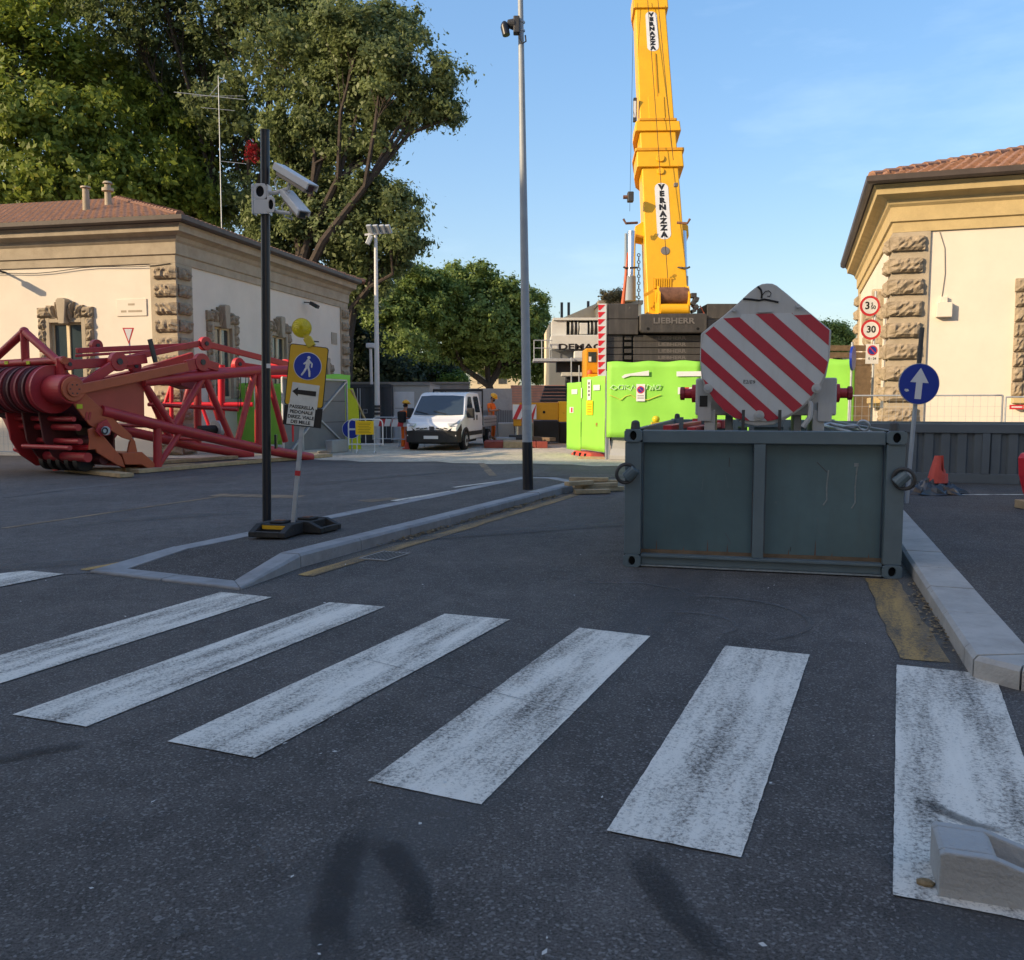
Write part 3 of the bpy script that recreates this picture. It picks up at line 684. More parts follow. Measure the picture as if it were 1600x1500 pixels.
    # corner pilaster with rusticated blocks
    def quoin(cx, cy, fl):
        B = MB()
        B.bb(X(-0.05), X(0.78), -0.05, 0.10, 0.0, 5.615); B.bb(X(-0.05), X(0.10), 0.102, 0.80, 0.0, 5.615)
        P = B.build('pilaster', 'stone_trim', T)
        P.location = (0, cy, 0)
        z = 0.06; i = 0
        while z < 5.25:
            h = 0.335 + random.uniform(-0.015, 0.015)
            for side in (0, 1):
                if cy > 1 and side == 0: continue
                n1, n2 = 9, 5; vs = []; dep = 0.155
                u0, u1 = (0.0, 0.64 + random.uniform(-.02, .02)) if side == 0 else (0.02, 0.62)
                for a in range(n1 + 1):
                    for b in range(n2 + 1):
                        u = u0 + (u1 - u0) * a / n1; v = z + h * b / n2; edge = (a in (0, n1)) or (b in (0, n2))
                        d = 0.052 + (dep * random.uniform(0.35, 0.55) if edge else dep * random.uniform(0.62, 1.12))
                        u += random.uniform(-0.015, 0.015) if edge else 0
                        vs.append((X(u - (0.10 if a == 0 else 0)), -d, v) if side == 0 else (X(-d), u, v))
                fs = [(a * (n2 + 1) + b, (a + 1) * (n2 + 1) + b, (a + 1) * (n2 + 1) + b + 1, a * (n2 + 1) + b + 1) for a in range(n1) for b in range(n2)]
                rim = [a * (n2 + 1) for a in range(n1 + 1)] + [n1 * (n2 + 1) + b for b in range(1, n2 + 1)] + [a * (n2 + 1) + n2 for a in range(n1 - 1, -1, -1)] + [b for b in range(n2 - 1, 0, -1)]
                b0 = len(vs)
                for r_ in rim:
                    q = vs[r_]; vs.append((q[0], -0.05, q[2]) if side == 0 else (X(-0.05), q[1], q[2]))
                m_ = len(rim); fs += [(rim[i_], rim[(i_ + 1) % m_], b0 + (i_ + 1) % m_, b0 + i_) for i_ in range(m_)]
                MB().add(vs, fs).build('quoin_stone', 'rough_stone', P)
            z += 0.512; i += 1
        return P
    quoin(0, 0, 0)
    q2 = quoin(0, Dp - 0.7, 1)
    # windows
    def window(c, w, z0, z1, kind, front):
        Wn = bpy.data.objects.new('window', None); COL.objects.link(Wn); Wn.parent = T
        if front: Wn.location = (X(c), 0, 0)
        else: Wn.location = (0, c, 0); Wn.rotation_euler = (0, 0, R(90) if sx < 0 else R(-90))
        hw = w / 2
        # local frame: x across, -y out of the wall
        def fr(x0, x1, za, zb, y0, y1): return MB().bb(x0, x1, y0, y1, za, zb)
        B = MB(); m = 0.13
        B.bb(-hw - m, -hw + 0.01, -0.07, 0.08, z0, z1 + m); B.bb(hw - 0.01, hw + m, -0.07, 0.08, z0, z1 + m); B.bb(-hw + 0.01, hw - 0.01, -0.07, 0.08, z1 - 0.01, z1 + m)
        B.build('moulding', 'stone_trim', Wn, bev=0.012)
        B = MB(); f = 0.075
        B.bb(-hw + 0.012, -hw + f, 0.05, 0.13, z0, z1 - 0.012); B.bb(hw - f, hw - 0.012, 0.05, 0.13, z0, z1 - 0.012); B.bb(-hw + f, hw - f, 0.05, 0.13, z1 - f, z1 - 0.012); B.bb(-0.05, 0.05, 0.045, 0.125, z0, z1 - f)
        B.bb(-hw + f, -0.05, 0.055, 0.125, z0, z0 + f); B.bb(0.05, hw - f, 0.055, 0.125, z0, z0 + f)
        B.build('frame', 'window_cream', Wn)
        for s in (-1, 1):
            a, b = (-hw + f, -0.05) if s < 0 else (0.05, hw - f)
            MB().bb(a, b, 0.09, 0.10, z0 + f, z1 - f).build('pane', 'pane', Wn)
        if kind == 'curtain':
            for a, b, mm in ((-hw + f, -0.06, 'curtain'), (0.06, 0.2, 'curtain'), (0.24, hw - f, 'curtain_red')):
                vs = []; n = 16
                for i in range(n + 1):
                    x = a + (b - a) * i / n; y = 0.20 + 0.02 * math.sin(i * 1.9); vs += [(x, y, z0 + 0.05), (x, y, z1 - 0.1)]
                MB().add(vs, [(2 * i, 2 * i + 2, 2 * i + 3, 2 * i + 1) for i in range(n)]).build('curtain', mm, Wn)
        MB().bb(-hw - 0.36, hw + 0.36, -0.22, 0.0, z0 - 0.16, z0 - 0.005).build('sill', trim, Wn, bev=0.015)
        MB().bb(-hw - 0.30, hw + 0.30, -0.15, 0.0, z0 - 0.28, z0 - 0.163).build('sill_bed', trim, Wn)
        # rough jamb stones
        h = 0.33; n = int((z1 + m - z0) / h)
        def rough(x0, x1, za, zb, dep, shear=0.0):
            vs = []; k = 5
            for a in range(k + 1):
                for b in range(k + 1):
                    edge = a in (0, k) or b in (0, k)
                    d = dep * random.uniform(0.45, 0.6) if edge else dep * random.uniform(0.72, 1.2)
                    u = x0 + (x1 - x0) * a / k; vs.append((u + shear * b / k, -d, za + (zb - za) * b / k))
            fs = [(a * (k + 1) + b, (a + 1) * (k + 1) + b, (a + 1) * (k + 1) + b + 1, a * (k + 1) + b + 1) for a in range(k) for b in range(k)]
            rim = [a * (k + 1) for a in range(k + 1)] + [k * (k + 1) + b for b in range(1, k + 1)] + [a * (k + 1) + k for a in range(k - 1, -1, -1)] + [b for b in range(k - 1, 0, -1)]
            b0 = len(vs); vs += [(vs[r_][0], 0.0, vs[r_][2]) for r_ in rim]; mm = len(rim)
            fs += [(rim[i], rim[(i + 1) % mm], b0 + (i + 1) % mm, b0 + i) for i in range(mm)]
            MB().add(vs, fs).build('surround_stone', 'rough_stone', Wn)
        for i in range(n):
            za = z0 + i * (z1 + m - z0) / n
            for s in (-1, 1):
                xa, xb = sorted((s * (hw + m + 0.005), s * (hw + m + 0.24)))
                rough(xa, xb, za + 0.012, za + (z1 + m - z0) / n - 0.012, 0.13)
        zt = z1 + m + 0.012
        for s in (-1, 1):
            xa, xb = sorted((s * (hw + 0.02), s * (hw + m + 0.26))); rough(xa, xb, zt, zt + 0.30, 0.15)
            xa, xb = sorted((s * (hw - 0.24), s * (hw - 0.02))); rough(xa, xb, zt - 0.02, zt + 0.36, 0.16, s * 0.10)
            xa, xb = sorted((s * 0.13, s * 0.235)); rough(xa, xb, zt - 0.10, zt + 0.46, 0.17, s * 0.09)
        MB().prism([(-0.10, -0.24, zt - 0.20), (0.10, -0.24, zt - 0.20), (0.17, -0.24, zt + 0.50), (0.10, -0.24, zt + 0.56), (-0.10, -0.24, zt + 0.56), (-0.17, -0.24, zt + 0.50)], (0, 0.24, 0)).build('keystone', 'stone_trim', Wn, bev=0.02)
    for c, w, z0, z1, k in front_windows: window(c, w, z0, z1, k, True)
    for c, w, z0, z1, k in side_windows: window(c, w, z0, z1, k, False)
    return T, X

LB, LX = gatehouse('gatehouse', 'cream stucco gatehouse with brown stone quoins behind the red crane section', (-9.83, 26.0, 0), R(-12), -1, 16.0, 12.8,
    [(3.69, 1.12, 1.7, 3.98, 'curtain'), (9.2, 1.12, 1.7, 3.98, 'curtain')], [(2.5, 1.10, 1.7, 3.98, 'curtain'), (6.35, 1.10, 1.7, 3.98, 'plain'), (10.3, 0.9, 0.6, 2.7, 'plain')], 'stone_trim')
RB, RX = gatehouse('gatehouse', 'cream stucco gatehouse with ochre cornice on the right behind mesh fencing', (9.2, 21.5, 0), R(-18), 1, 14.0, 12.8,
    [(3.50, 0.98, 1.7, 3.98, 'plain'), (8.2, 0.98, 1.7, 3.98, 'plain')], [(3.2, 0.98, 1.7, 3.98, 'plain'), (7.2, 0.98, 1.7, 3.98, 'plain')], 'ochre_trim')
# left gatehouse extras
lroof = [c for c in LB.children if c.name.startswith('roof')][0]
for (x, y, hgt, cap) in ((-4.3, 1.9, 0.72, 0), (-4.6, 3.4, 0.72, 1)):
    zb = 6.8 + (y + 0.68) * math.tan(R(18.5)); B = MB().cyl((x, y, zb - 0.1), (x, y, zb + hgt), 0.115, 0.10, n=12)
    if cap: B.cyl((x, y, zb + hgt - 0.22), (x, y, zb + hgt - 0.12), 0.19, 0.19).cyl((x, y, zb + hgt + 0.03), (x, y, zb + hgt + 0.10), 0.17, 0.12)
    else: B.cyl((x, y, zb + hgt + 0.02), (x, y, zb + hgt + 0.07), 0.16, 0.15).cyl((x, y, zb + hgt - 0.02), (x, y, zb + hgt + 0.03), 0.06)
    B.build('chimney', 'stone_trim', lroof, smooth=True)
MB().bb(-1.95, -0.95, -0.03, 0.0, 4.12, 4.62).build('street_plaque', 'stucco', LB, bev=0.01)
for k, (a_, b_, z_) in enumerate(((-1.56, -1.34, 4.46), (-1.80, -1.62, 4.26), (-1.56, -1.10, 4.26))):
    MB().bb(a_, b_, -0.034, -0.0305, z_ - 0.03, z_ + 0.03).build('worn_lettering', 'stone_trim', LB)
B = MB().bb(0.0, 0.03, 11.1, 11.65, 4.02, 4.5); B.build('wall_plaque', 'stone_trim', LB)
B = MB().path([(-0.1 - 0.5 * i, -0.07, 5.60 - 0.04 * math.sin(i * .9) - 0.012 * i) for i in range(30)], 0.012, 5); B.build('cable', 'black_rubber', LB)
B = MB().bar((0.0, 8.6, 5.45), (0.32, 8.6, 5.42), 0.04, 0.04).box((0.42, 8.6, 5.33), (0.34, 0.22, 0.13), ry=0.5); B.build('wall_lamp', 'steel_dark', LB)
# a lamp bracket on the lit facade, whose shadow falls across the stucco
B = MB().bar((-5.75, 0, 5.52), (-5.75, -0.62, 5.55), 0.05, 0.05).box((-5.75, -0.75, 5.50), (0.20, 0.50, 0.12)); B.build('wall_lamp', 'steel_dark', LB)
# right gatehouse extras
B = MB().bb(0.96, 1.30, -0.16, 0.0, 3.58, 3.92).bb(1.03, 1.2, -0.10, 0.0, 3.925, 4.06); B.build('junction_box', 'stucco', RB, bev=0.012)
B = MB().path([(1.08, -0.012, 4.06), (1.13, -0.012, 4.6), (1.10, -0.012, 5.2), (0.98, -0.012, 5.58)], 0.01, 5); B.build('cable', 'concrete_grey', RB)

# ================================================================== trees
def leaf_mesh(name, m, centers, radii, nper, size, parent, flat_=0.75, seed=1):
    rng = np.random.default_rng(seed)
    C = np.repeat(np.asarray(centers), nper, axis=0); Rr = np.repeat(np.asarray(radii), nper)
    n = len(C)
    d = rng.normal(size=(n, 3)); d /= np.linalg.norm(d, axis=1)[:, None]
    rad = np.abs(rng.normal(size=n)) * 0.62
    P = C + d * (rad * Rr)[:, None] * np.array([1, 1, flat_]) + rng.normal(size=(n, 3)) * 0.12
    cen = P.mean(axis=0) - np.array([0, 0, 1.0]); dc = P - cen; dc /= np.linalg.norm(dc, axis=1)[:, None] + 1e-6
    nr = dc * 0.8 + d * 0.6 + rng.normal(size=(n, 3)) * 0.55 + np.array([0, 0, 0.25]); nr /= np.linalg.norm(nr, axis=1)[:, None]
    t = np.cross(nr, rng.normal(size=(n, 3))); t /= np.linalg.norm(t, axis=1)[:, None]; b = np.cross(nr, t)
    s = size * (0.35 + 1.0 * rng.random(n) ** 1.5); t *= s[:, None]; b *= (s * 0.55)[:, None]
    V = np.empty((n, 4, 3)); V[:, 0] = P - t; V[:, 1] = P - b - nr * (s * .12)[:, None]; V[:, 2] = P + t; V[:, 3] = P + b - nr * (s * .12)[:, None]
    me = bpy.data.meshes.new(name); me.vertices.add(4 * n); me.vertices.foreach_set('co', V.reshape(-1))
    me.loops.add(4 * n); me.loops.foreach_set('vertex_index', np.arange(4 * n, dtype=np.int32))
    me.polygons.add(n); me.polygons.foreach_set('loop_start', np.arange(0, 4 * n, 4, dtype=np.int32)); me.polygons.foreach_set('loop_total', np.full(n, 4, dtype=np.int32))
    me.update(); me.validate()
    ct = np.repeat(rng.random(len(centers)), nper)
    tone = np.clip(0.45 * rng.random(n) + 0.4 * ct + 0.25 * (rng.random(n) < 0.12), 0, 1).astype(np.float32)
    a = me.attributes.new('tone', 'FLOAT', 'FACE'); a.data.foreach_set('value', tone)
    me.materials.append(MATS[m]); o = bpy.data.objects.new(name, me); COL.objects.link(o)
    if parent: o.parent = parent
    return o
def tree(name, label, base, lobes, m, leaves, size, trunk_r, fork_z, seed, group=None, clump=(0.7, 1.3), dens=1.0, flat_=0.75, trunk=True):
    """lobes: (centre, radius xyz).  Limbs run from the fork to every lobe, twigs from there to each leaf clump."""
    rng = np.random.default_rng(seed); base = Vector(base)
    T = thing(name, label, 'tree', base, 0, group)
    cs, rs = [], []; B = MB()
    fork = Vector((rng.normal() * 0.3, rng.normal() * 0.3, fork_z))
    B.path([Vector((0, 0, -0.1)), Vector((fork.x * 0.2 + 0.1, fork.y * 0.3, fork_z * 0.4)), fork], trunk_r, 10, trunk_r * 0.75)
    order = sorted(range(len(lobes)), key=lambda i: lobes[i][0].x if hasattr(lobes[i][0], 'x') else lobes[i][0][0]); ng = max(1, min(4, len(lobes) // 3)); grp = {}
    for g in range(ng):
        ids = order[g * len(order) // ng:(g + 1) * len(order) // ng]; cen = sum((Vector(lobes[i][0]) - base for i in ids), Vector((0, 0, 0))) / len(ids)
        node = fork.lerp(cen, 0.55) + Vector((rng.normal() * .4, rng.normal() * .4, 0)); md0 = fork.lerp(node, .5) + Vector((rng.normal() * .4, rng.normal() * .4, .3))
        B.path([fork * 0.97, md0, node], trunk_r * 0.62, 8, trunk_r * 0.40)
        for i in ids: grp[i] = node
    for li, (c, r) in enumerate(lobes):
        c = Vector(c) - base; r = Vector(r); node = grp[li]
        mid = node.lerp(c, 0.45) + Vector((rng.normal() * 0.45, rng.normal() * 0.45, rng.normal() * 0.35 + 0.2))
        lim = [node, mid, mid.lerp(c, .6) + Vector((rng.normal() * .3, rng.normal() * .3, .1)), c]
        rr = trunk_r * 0.30
        B.path(lim, rr, 6, rr * 0.3)
        vol = r.x * r.y * r.z; k = max(6, int(dens * 26 * vol ** (2 / 3)))
        for i in range(k):
            d = rng.normal(size=3); d /= np.linalg.norm(d); q = rng.random() ** 0.5 * 1.08
            p = Vector((c.x + d[0] * r.x * q, c.y + d[1] * r.y * q, c.z + d[2] * r.z * q)); cs.append(tuple(p)); rs.append(rng.uniform(*clump))
            if i % 6 == 0:
                s = lim[1].lerp(c, rng.random()); h = s.lerp(p, .5) + Vector((rng.normal() * .2, rng.normal() * .2, .15))
                B.path([s, h, p], rr * 0.22, 4, rr * 0.06)
    B.build('trunk', 'bark', T, smooth=False)
    leaf_mesh('crown', m, cs, rs, max(8, int(leaves / len(cs))), size, T, flat_, seed)
    return T
def lobes_px(Y, items, dz=0.0, seed=0):
    """(px, py, rx_px, ry_px[, dY]) at distance Y -> lobes in metres"""
    out = []
    for it in items:
        y = Y + (it[4] if len(it) > 4 else 0); k = y / FPX; out.append((D(it[0], it[1], y), (it[2] * k, max(1.2, (it[2] + it[3]) / 2 * k), it[3] * k)))
    return out
GT = 'tall trees behind the left gatehouse'
tree('ailanthus_tree', 'yellow-flecked leafy tree rising behind the left gatehouse roof', (-25.5, 50, 0),
     lobes_px(50, [(20, 60, 75, 60), (110, 110, 75, 60, 2), (-70, 150, 90, 90), (40, 190, 85, 65, -2), (150, 210, 75, 65), (225, 170, 55, 60, 3), (110, 290, 85, 60, -2), (220, 280, 75, 60), (10, 300, 70, 55, -3), (-90, 300, 80, 70), (290, 240, 45, 60, 3), (300, 320, 60, 50, 2), (60, -30, 90, 60, 3), (190, 340, 90, 40, 1)]),
     'leaf_ailanthus', 100000, 0.19, 0.42, 4.5, 3, GT, (0.42, 0.85))
tree('evergreen_oak', 'huge dark evergreen oak filling the sky above the left gatehouse', (-15, 52, 0),
     lobes_px(52, [(200, 20, 85, 55), (300, 70, 80, 60, 2), (380, 30, 85, 60), (270, 150, 70, 55, 3), (360, 160, 65, 55), (450, 90, 75, 60, -2), (480, 10, 75, 50), (200, 110, 70, 60, 4), (330, 240, 70, 55, 3), (300, 330, 80, 50, 2), (390, 320, 65, 50, 1), (250, -60, 120, 60), (420, -50, 110, 60), (420, 240, 55, 45, 3)]),
     'leaf_oak', 105000, 0.15, 0.50, 7.0, 4, GT, (0.5, 1.0), 0.8)
tree('evergreen_oak', 'spreading evergreen oak with bare limbs reaching right over the sky', (-11.5, 47, 0),
     lobes_px(47, [(560, 45, 75, 45), (620, 105, 70, 50, -1), (560, 135, 65, 45, 2), (690, 120, 38, 34, -1), (668, 175, 42, 24), (500, 150, 50, 50, 2), (600, 180, 58, 34, 1), (705, 180, 24, 18), (520, 70, 60, 55, 3), (545, 225, 45, 32, 1), (470, 260, 50, 45, 3), (440, 200, 45, 45, 2), (610, 40, 55, 38, 2), (500, 215, 50, 35, 1), (590, 230, 35, 20, 0)]),
     'leaf_oak', 80000, 0.14, 0.45, 6.5, 5, GT, (0.42, 0.85), 0.7)
tree('evergreen_oak', 'lower dark oak crown beside the floodlight mast', (-9.1, 47, 0),
     lobes_px(47, [(600, 320, 52, 34), (635, 365, 32, 34, -1), (560, 360, 48, 44), (520, 330, 48, 44, 2), (480, 370, 55, 50, 1), (430, 370, 55, 55, 2), (605, 400, 44, 38, 1), (545, 430, 34, 44, 2), (500, 300, 50, 30, 2), (580, 450, 35, 35, 1), (565, 300, 40, 25, 0)]),
     'leaf_oak', 66000, 0.14, 0.40, 5.0, 6, GT, (0.42, 0.8), 0.9)
GM = 'sunlit trees beyond the site wall'
tree('plane_tree', 'broad sunlit green tree left of the grey lamp column beyond the wall', D(772, 612, 88).xy.to_3d(),
     lobes_px(88, [(730, 440, 42, 34), (690, 470, 48, 38, -1), (780, 465, 45, 36), (818, 490, 40, 40), (745, 500, 55, 38, -2), (838, 535, 32, 42, 1), (790, 530, 45, 32, -1), (700, 530, 48, 34), (845, 575, 32, 22, 2), (750, 560, 48, 24, 1), (800, 570, 40, 22, 2), (690, 570, 40, 20, 1)]),
     'leaf_mid', 120000, 0.20, 0.5, 3.4, 8, GM, (0.42, 0.85), 0.8)
tree('plane_tree', 'sunlit green tree between the floodlight mast and the broad tree', D(650, 612, 82).xy.to_3d(),
     lobes_px(82, [(640, 440, 44, 30), (600, 480, 48, 38, -1), (660, 490, 44, 34), (575, 520, 38, 34), (630, 540, 50, 32, -2), (690, 450, 34, 28, 2), (580, 565, 40, 28), (660, 575, 40, 24, 1), (560, 480, 25, 30, 1)]),
     'leaf_mid', 95000, 0.19, 0.42, 3.0, 9, GM, (0.42, 0.8), 0.85)
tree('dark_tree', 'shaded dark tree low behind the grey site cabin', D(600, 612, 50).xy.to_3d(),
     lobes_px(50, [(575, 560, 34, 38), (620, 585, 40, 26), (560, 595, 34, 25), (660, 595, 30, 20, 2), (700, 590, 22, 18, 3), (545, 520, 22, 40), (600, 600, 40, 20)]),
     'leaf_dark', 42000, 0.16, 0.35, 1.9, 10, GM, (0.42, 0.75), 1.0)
tree('umbrella_pine', 'small rounded pine beyond the green hoarding on the right', D(1312, 600, 60).xy.to_3d(),
     lobes_px(60, [(1310, 522, 22, 14), (1298, 535, 16, 12), (1325, 535, 16, 12), (1290, 512, 10, 9), (1310, 545, 24, 10)]), 'leaf_mid', 20000, 0.10, 0.25, 3.0, 12, None, (0.26, 0.5), 1.2)
tree('young_bush', 'bright green bush above the concrete wall by the trunk', D(705, 612, 52).xy.to_3d(),
     lobes_px(52, [(688, 592, 9, 10), (705, 590, 14, 12), (720, 597, 12, 9)]), 'leaf_fresh', 6000, 0.10, 0.08, 0.8, 13, None, (0.2, 0.35), 1.4)

# block of flats behind the viewpoint: its roof line throws the shade over the crossing
SD = Vector((0.309, 0.951)); SU = Vector((0.951, -0.309))
pal_rz = R(-18)
c0 = SD * -14.0
P = thing('apartment_building', 'long five-storey apartment building standing behind the viewpoint', 'building', (c0.x, c0.y, 0), pal_rz)
HS = 21.2
MB().bb(-85, 1, -14, 0, 0, HS - 0.6).build('wall', 'palazzo', P)
MB().bb(-85.5, 1.5, -14.5, 0.5, HS - 0.6, HS).build('cornice', 'stone_trim', P)
P2 = thing('apartment_building', 'unseen cream apartment building added right behind the viewpoint for warm bounce', 'building', (*(SU * 17.0 + SD * 1.5), 0), pal_rz)  # unseen building, added to bounce warm sunlight into the shaded foreground
MB().bb(0, 14, -48, 0, 0, 18.4).build('wall', 'stucco', P2); MB().bb(-0.5, 14.5, -48.5, 0.5, 18.4, 19.0).build('cornice', 'stone_trim', P2)
for fl in range(5):
    for i in range(11):
        w_ = MB().bb(-0.03, -0.003, -0.6, 0.6, 0, 1.8).build('window', 'far_window', P2); w_.location = (0, -4 - i * 4, 1.5 + fl * 3.6)
wproto = None
for fl in range(5):
    for i in range(21):
        x = -82 + i * 4
        if wproto is None:
            wproto = MB().bb(-0.65, 0.65, 0.003, 0.03, 0, 1.9).build('window', 'far_window', P); wproto.location = (x, 0, 1.6 + fl * 3.8)
            fr0 = MB().bb(-0.85, -0.66, 0.002, 0.1, -0.1, 2.1).bb(0.66, 0.85, 0.002, 0.1, -0.1, 2.1).bb(-0.66, 0.66, 0.002, 0.1, 1.92, 2.1).bb(-0.66, 0.66, 0.002, 0.14, -0.16, -0.01).build('frame', 'stone_trim', wproto)
        else:
            w_ = wproto.copy(); COL.objects.link(w_); w_.location = (x, 0, 1.6 + fl * 3.8); f_ = fr0.copy(); COL.objects.link(f_); f_.parent = w_
#=====OBJECTS=====
# ================================================================== traffic island furniture
pb = G(417, 823, 0.12)
ptop = D(414, 205, pb.y)
T = thing('camera_pole', 'black steel pole carrying two cameras on the traffic island', 'pole', pb)
MB().cyl((0, 0, -0.02), ptop - pb, 0.05, 0.05, n=20).build('shaft', 'black_paint', T, smooth=True)
MB().cyl(ptop - pb, ptop - pb + Vector((0, 0, 0.012)), 0.053, n=20).build('cap', 'black_paint', T)
MB().cyl((0, 0, -0.01), (0, 0, 0.02), 0.09, n=20).build('base_collar', 'black_paint', T)
q = D(427, 690, pb.y) - pb; MB().box(q + Vector((0.035, -0.02, 0)), (0.025, 0.06, 0.16)).build('access_hatch', 'black_paint', T, bev=0.006)
q = D(420, 572, pb.y) - pb; MB().box(q + Vector((0.01, -0.051, 0)), (0.045, 0.004, 0.05)).build('sticker', 'sign_white', T)
bz = D(412, 312, pb.y) - pb
B = MB()
B.holed((bz.x - 0.02, bz.y - 0.075, bz.z + 0.075), 0.15, 0.17, 0.045, 0.06, 0.02); B.bb(bz.x - 0.095, bz.x + 0.055, bz.y - 0.075, bz.y - 0.055, bz.z - 0.17, bz.z - 0.012)
B.bb(bz.x + 0.058, bz.x + 0.075, bz.y - 0.08, bz.y + 0.07, bz.z - 0.17, bz.z + 0.15); B.bb(bz.x - 0.115, bz.x - 0.097, bz.y - 0.08, bz.y + 0.07, bz.z - 0.17, bz.z + 0.15)
B.holed((bz.x + 0.10, bz.y - 0.085, bz.z - 0.07), 0.09, 0.17, 0.028, 0.055, 0.02)
B.build('clamp_bracket', 'camera_white', T, bev=0.004)
MB().box((bz.x - 0.02, bz.y - 0.05, bz.z + 0.075), (0.1, 0.01, 0.13)).box((bz.x + 0.10, bz.y - 0.06, bz.z - 0.07), (0.06, 0.01, 0.12)).build('bracket_recess', 'dark_hole', T)
def cctv(label, a, b, arm, w=0.12, h=0.10):
    a, b = D(*a, pb.y - 0.05), D(*b, pb.y - 0.30)
    C = thing('security_camera', label, 'camera', a, 0, 'cameras on the island pole')
    d = (b - a); L = d.length; rot = d.to_track_quat('Y', 'Z').to_matrix()
    def tr(p): return rot @ Vector(p)
    def bx(x0, x1, y0, y1, z0, z1):
        B = MB().bb(x0, x1, y0, y1, z0, z1); B.v = [tuple(tr(v)) for v in B.v]; return B
    bx(-w / 2, w / 2, 0, L * 0.94, -h / 2, h / 2).build('housing', 'camera_under', C, bev=0.012)
    hd = bx(-w / 2 - 0.018, w / 2 + 0.018, -0.05, L, h / 2 + 0.004, h / 2 + 0.022); t2 = bx(-w / 2 - 0.022, -w / 2 - 0.004, -0.05, L, -0.005, h / 2 + 0.018); t3 = bx(w / 2 + 0.004, w / 2 + 0.022, -0.05, L, -0.005, h / 2 + 0.018)
    hd.add(t2.v, t2.f).add(t3.v, t3.f).build('sunshield', 'camera_white', C, bev=0.006)
    bx(-w / 2 + 0.02, w / 2 - 0.02, L * 0.94, L * 0.955, -h / 2 + 0.02, h / 2 - 0.015).build('window', 'pane', C)
    bx(-w / 2 + 0.015, w / 2 - 0.015, -0.006, 0.0, -h / 2 + 0.015, h / 2 - 0.02).build('back_plate', 'steel_dark', C)
    m_ = tr((0, L * 0.35, -h / 2)); e = D(*arm, pb.y) - a
    MB().path([m_, m_ + Vector((-0.02, 0.02, -0.06)), m_.lerp(e, .6) + Vector((0, 0, -0.04)), e], 0.022, 8).build('arm', 'camera_white', C, smooth=True)
    r_ = tr((0, 0, -0.02)); MB().path([r_, r_ + Vector((-0.06, 0, -0.08)), r_ + Vector((-0.03, 0, -0.20)), r_ + Vector((0.05, 0.02, -0.22)), m_ + Vector((0, 0, -0.1))], 0.009, 6).build('cable', 'camera_white', C)
    return C
cctv('upper white box camera tilted down to the right on the pole', (438, 268), (487, 298), (418, 302))
cctv('lower white box camera tucked beneath the other on the pole', (449, 308), (474, 338), (420, 326), 0.105, 0.09)

# portable pedestrian sign leaning to the right
sb = G(456, 826, 0.17); sb.z = 0.17; KY = FPX / sb.y
S = thing('pedestrian_sign', 'leaning yellow sign with blue walking-man disc and black arrow', 'sign', sb)
S.rotation_euler = (0, R(6.6), R(4))
def zz(py): return (826 - py) / KY
MB().bb(-0.024, 0.024, 0.018, 0.058, -0.05, zz(560)).build('post', 'galvanised', S, bev=0.008)
MB().bb(-0.027, 0.027, 0.014, 0.062, zz(742), zz(734)).build('red_band', 'sign_red', S)
pw, z0, z1 = 0.206, zz(633), zz(538)
def rrect(w, za, zb, r, n=5):
    pts = []
    for cx, cz, a0 in ((w - r, zb - r, 0), (-w + r, zb - r, 90), (-w + r, za + r, 180), (w - r, za + r, 270)):
        for i in range(n + 1):
            a = R(a0 + 90 * i / n); pts.append((cx + r * math.cos(a), cz + r * math.sin(a)))
    return pts
MB().xz(rrect(pw, z0, z1, 0.03), 0.0, 0.018).build('backing', 'sign_black', S)
pl = MB().xz(rrect(pw - 0.008, z0 + 0.008, z1 - 0.008, 0.026), -0.004, 0.0).build('panel', 'sign_yellow', S)
cz = zz(570); MB().cyl((0.002, -0.0042, cz), (0.002, -0.007, cz), 0.150, n=40).build('white_rim', 'sign_white', pl)
MB().cyl((0.002, -0.0072, cz), (0.002, -0.010, cz), 0.143, n=40).build('blue_disc', 'sign_blue', pl)
def limb(B, a, b, w, y=-0.0102):
    a, b = Vector(a), Vector(b); d = (b - a).normalized(); s = Vector((-d.y, d.x)) * w / 2
    B.prism([(p.x, y, p.y) for p in (a + s, a - s, b - s, b + s)], (0, -0.002, 0)); B.cyl((a.x, y, a.y), (a.x, y - 0.002, a.y), w / 2, n=10); B.cyl((b.x, y, b.y), (b.x, y - 0.002, b.y), w / 2, n=10)
B = MB(); y = -0.0102
B.cyl((0.008, y, cz + 0.092), (0.008, y - 0.002, cz + 0.092), 0.017, n=14)
for a, b, w in (((0.005, cz + 0.055), (0.0, cz - 0.005), 0.042), ((0.005, cz + 0.058), (-0.035, cz + 0.022), 0.018), ((0.012, cz + 0.058), (0.048, cz + 0.028), 0.018), ((0.048, cz + 0.028), (0.046, cz - 0.005), 0.016), ((-0.005, cz - 0.01), (-0.028, cz - 0.06), 0.022), ((-0.028, cz - 0.06), (-0.05, cz - 0.098), 0.02), ((0.01, cz - 0.01), (0.027, cz - 0.055), 0.022), ((0.027, cz - 0.055), (0.033, cz - 0.105), 0.02)):
    limb(B, a, b, w, y); y -= 0.0003
B.build('walking_figure', 'sign_white', pl)
pz0, pz1 = zz(634), zz(598)
MB().xz([(-0.155, pz0), (0.145, pz0 - 0.01), (0.15, pz1), (-0.14, pz1 + 0.008)], -0.006, -0.0042).build('paper_sheet', 'paper', S)
az = zz(611); MB().xz([(-0.135, az), (-0.075, az + 0.048), (-0.075, az + 0.022), (0.12, az + 0.024), (0.12, az - 0.030), (-0.072, az - 0.026), (-0.072, az - 0.05)], -0.008, -0.0062).build('arrow', 'sign_black', S)
b0, b1 = zz(664), zz(629.5)
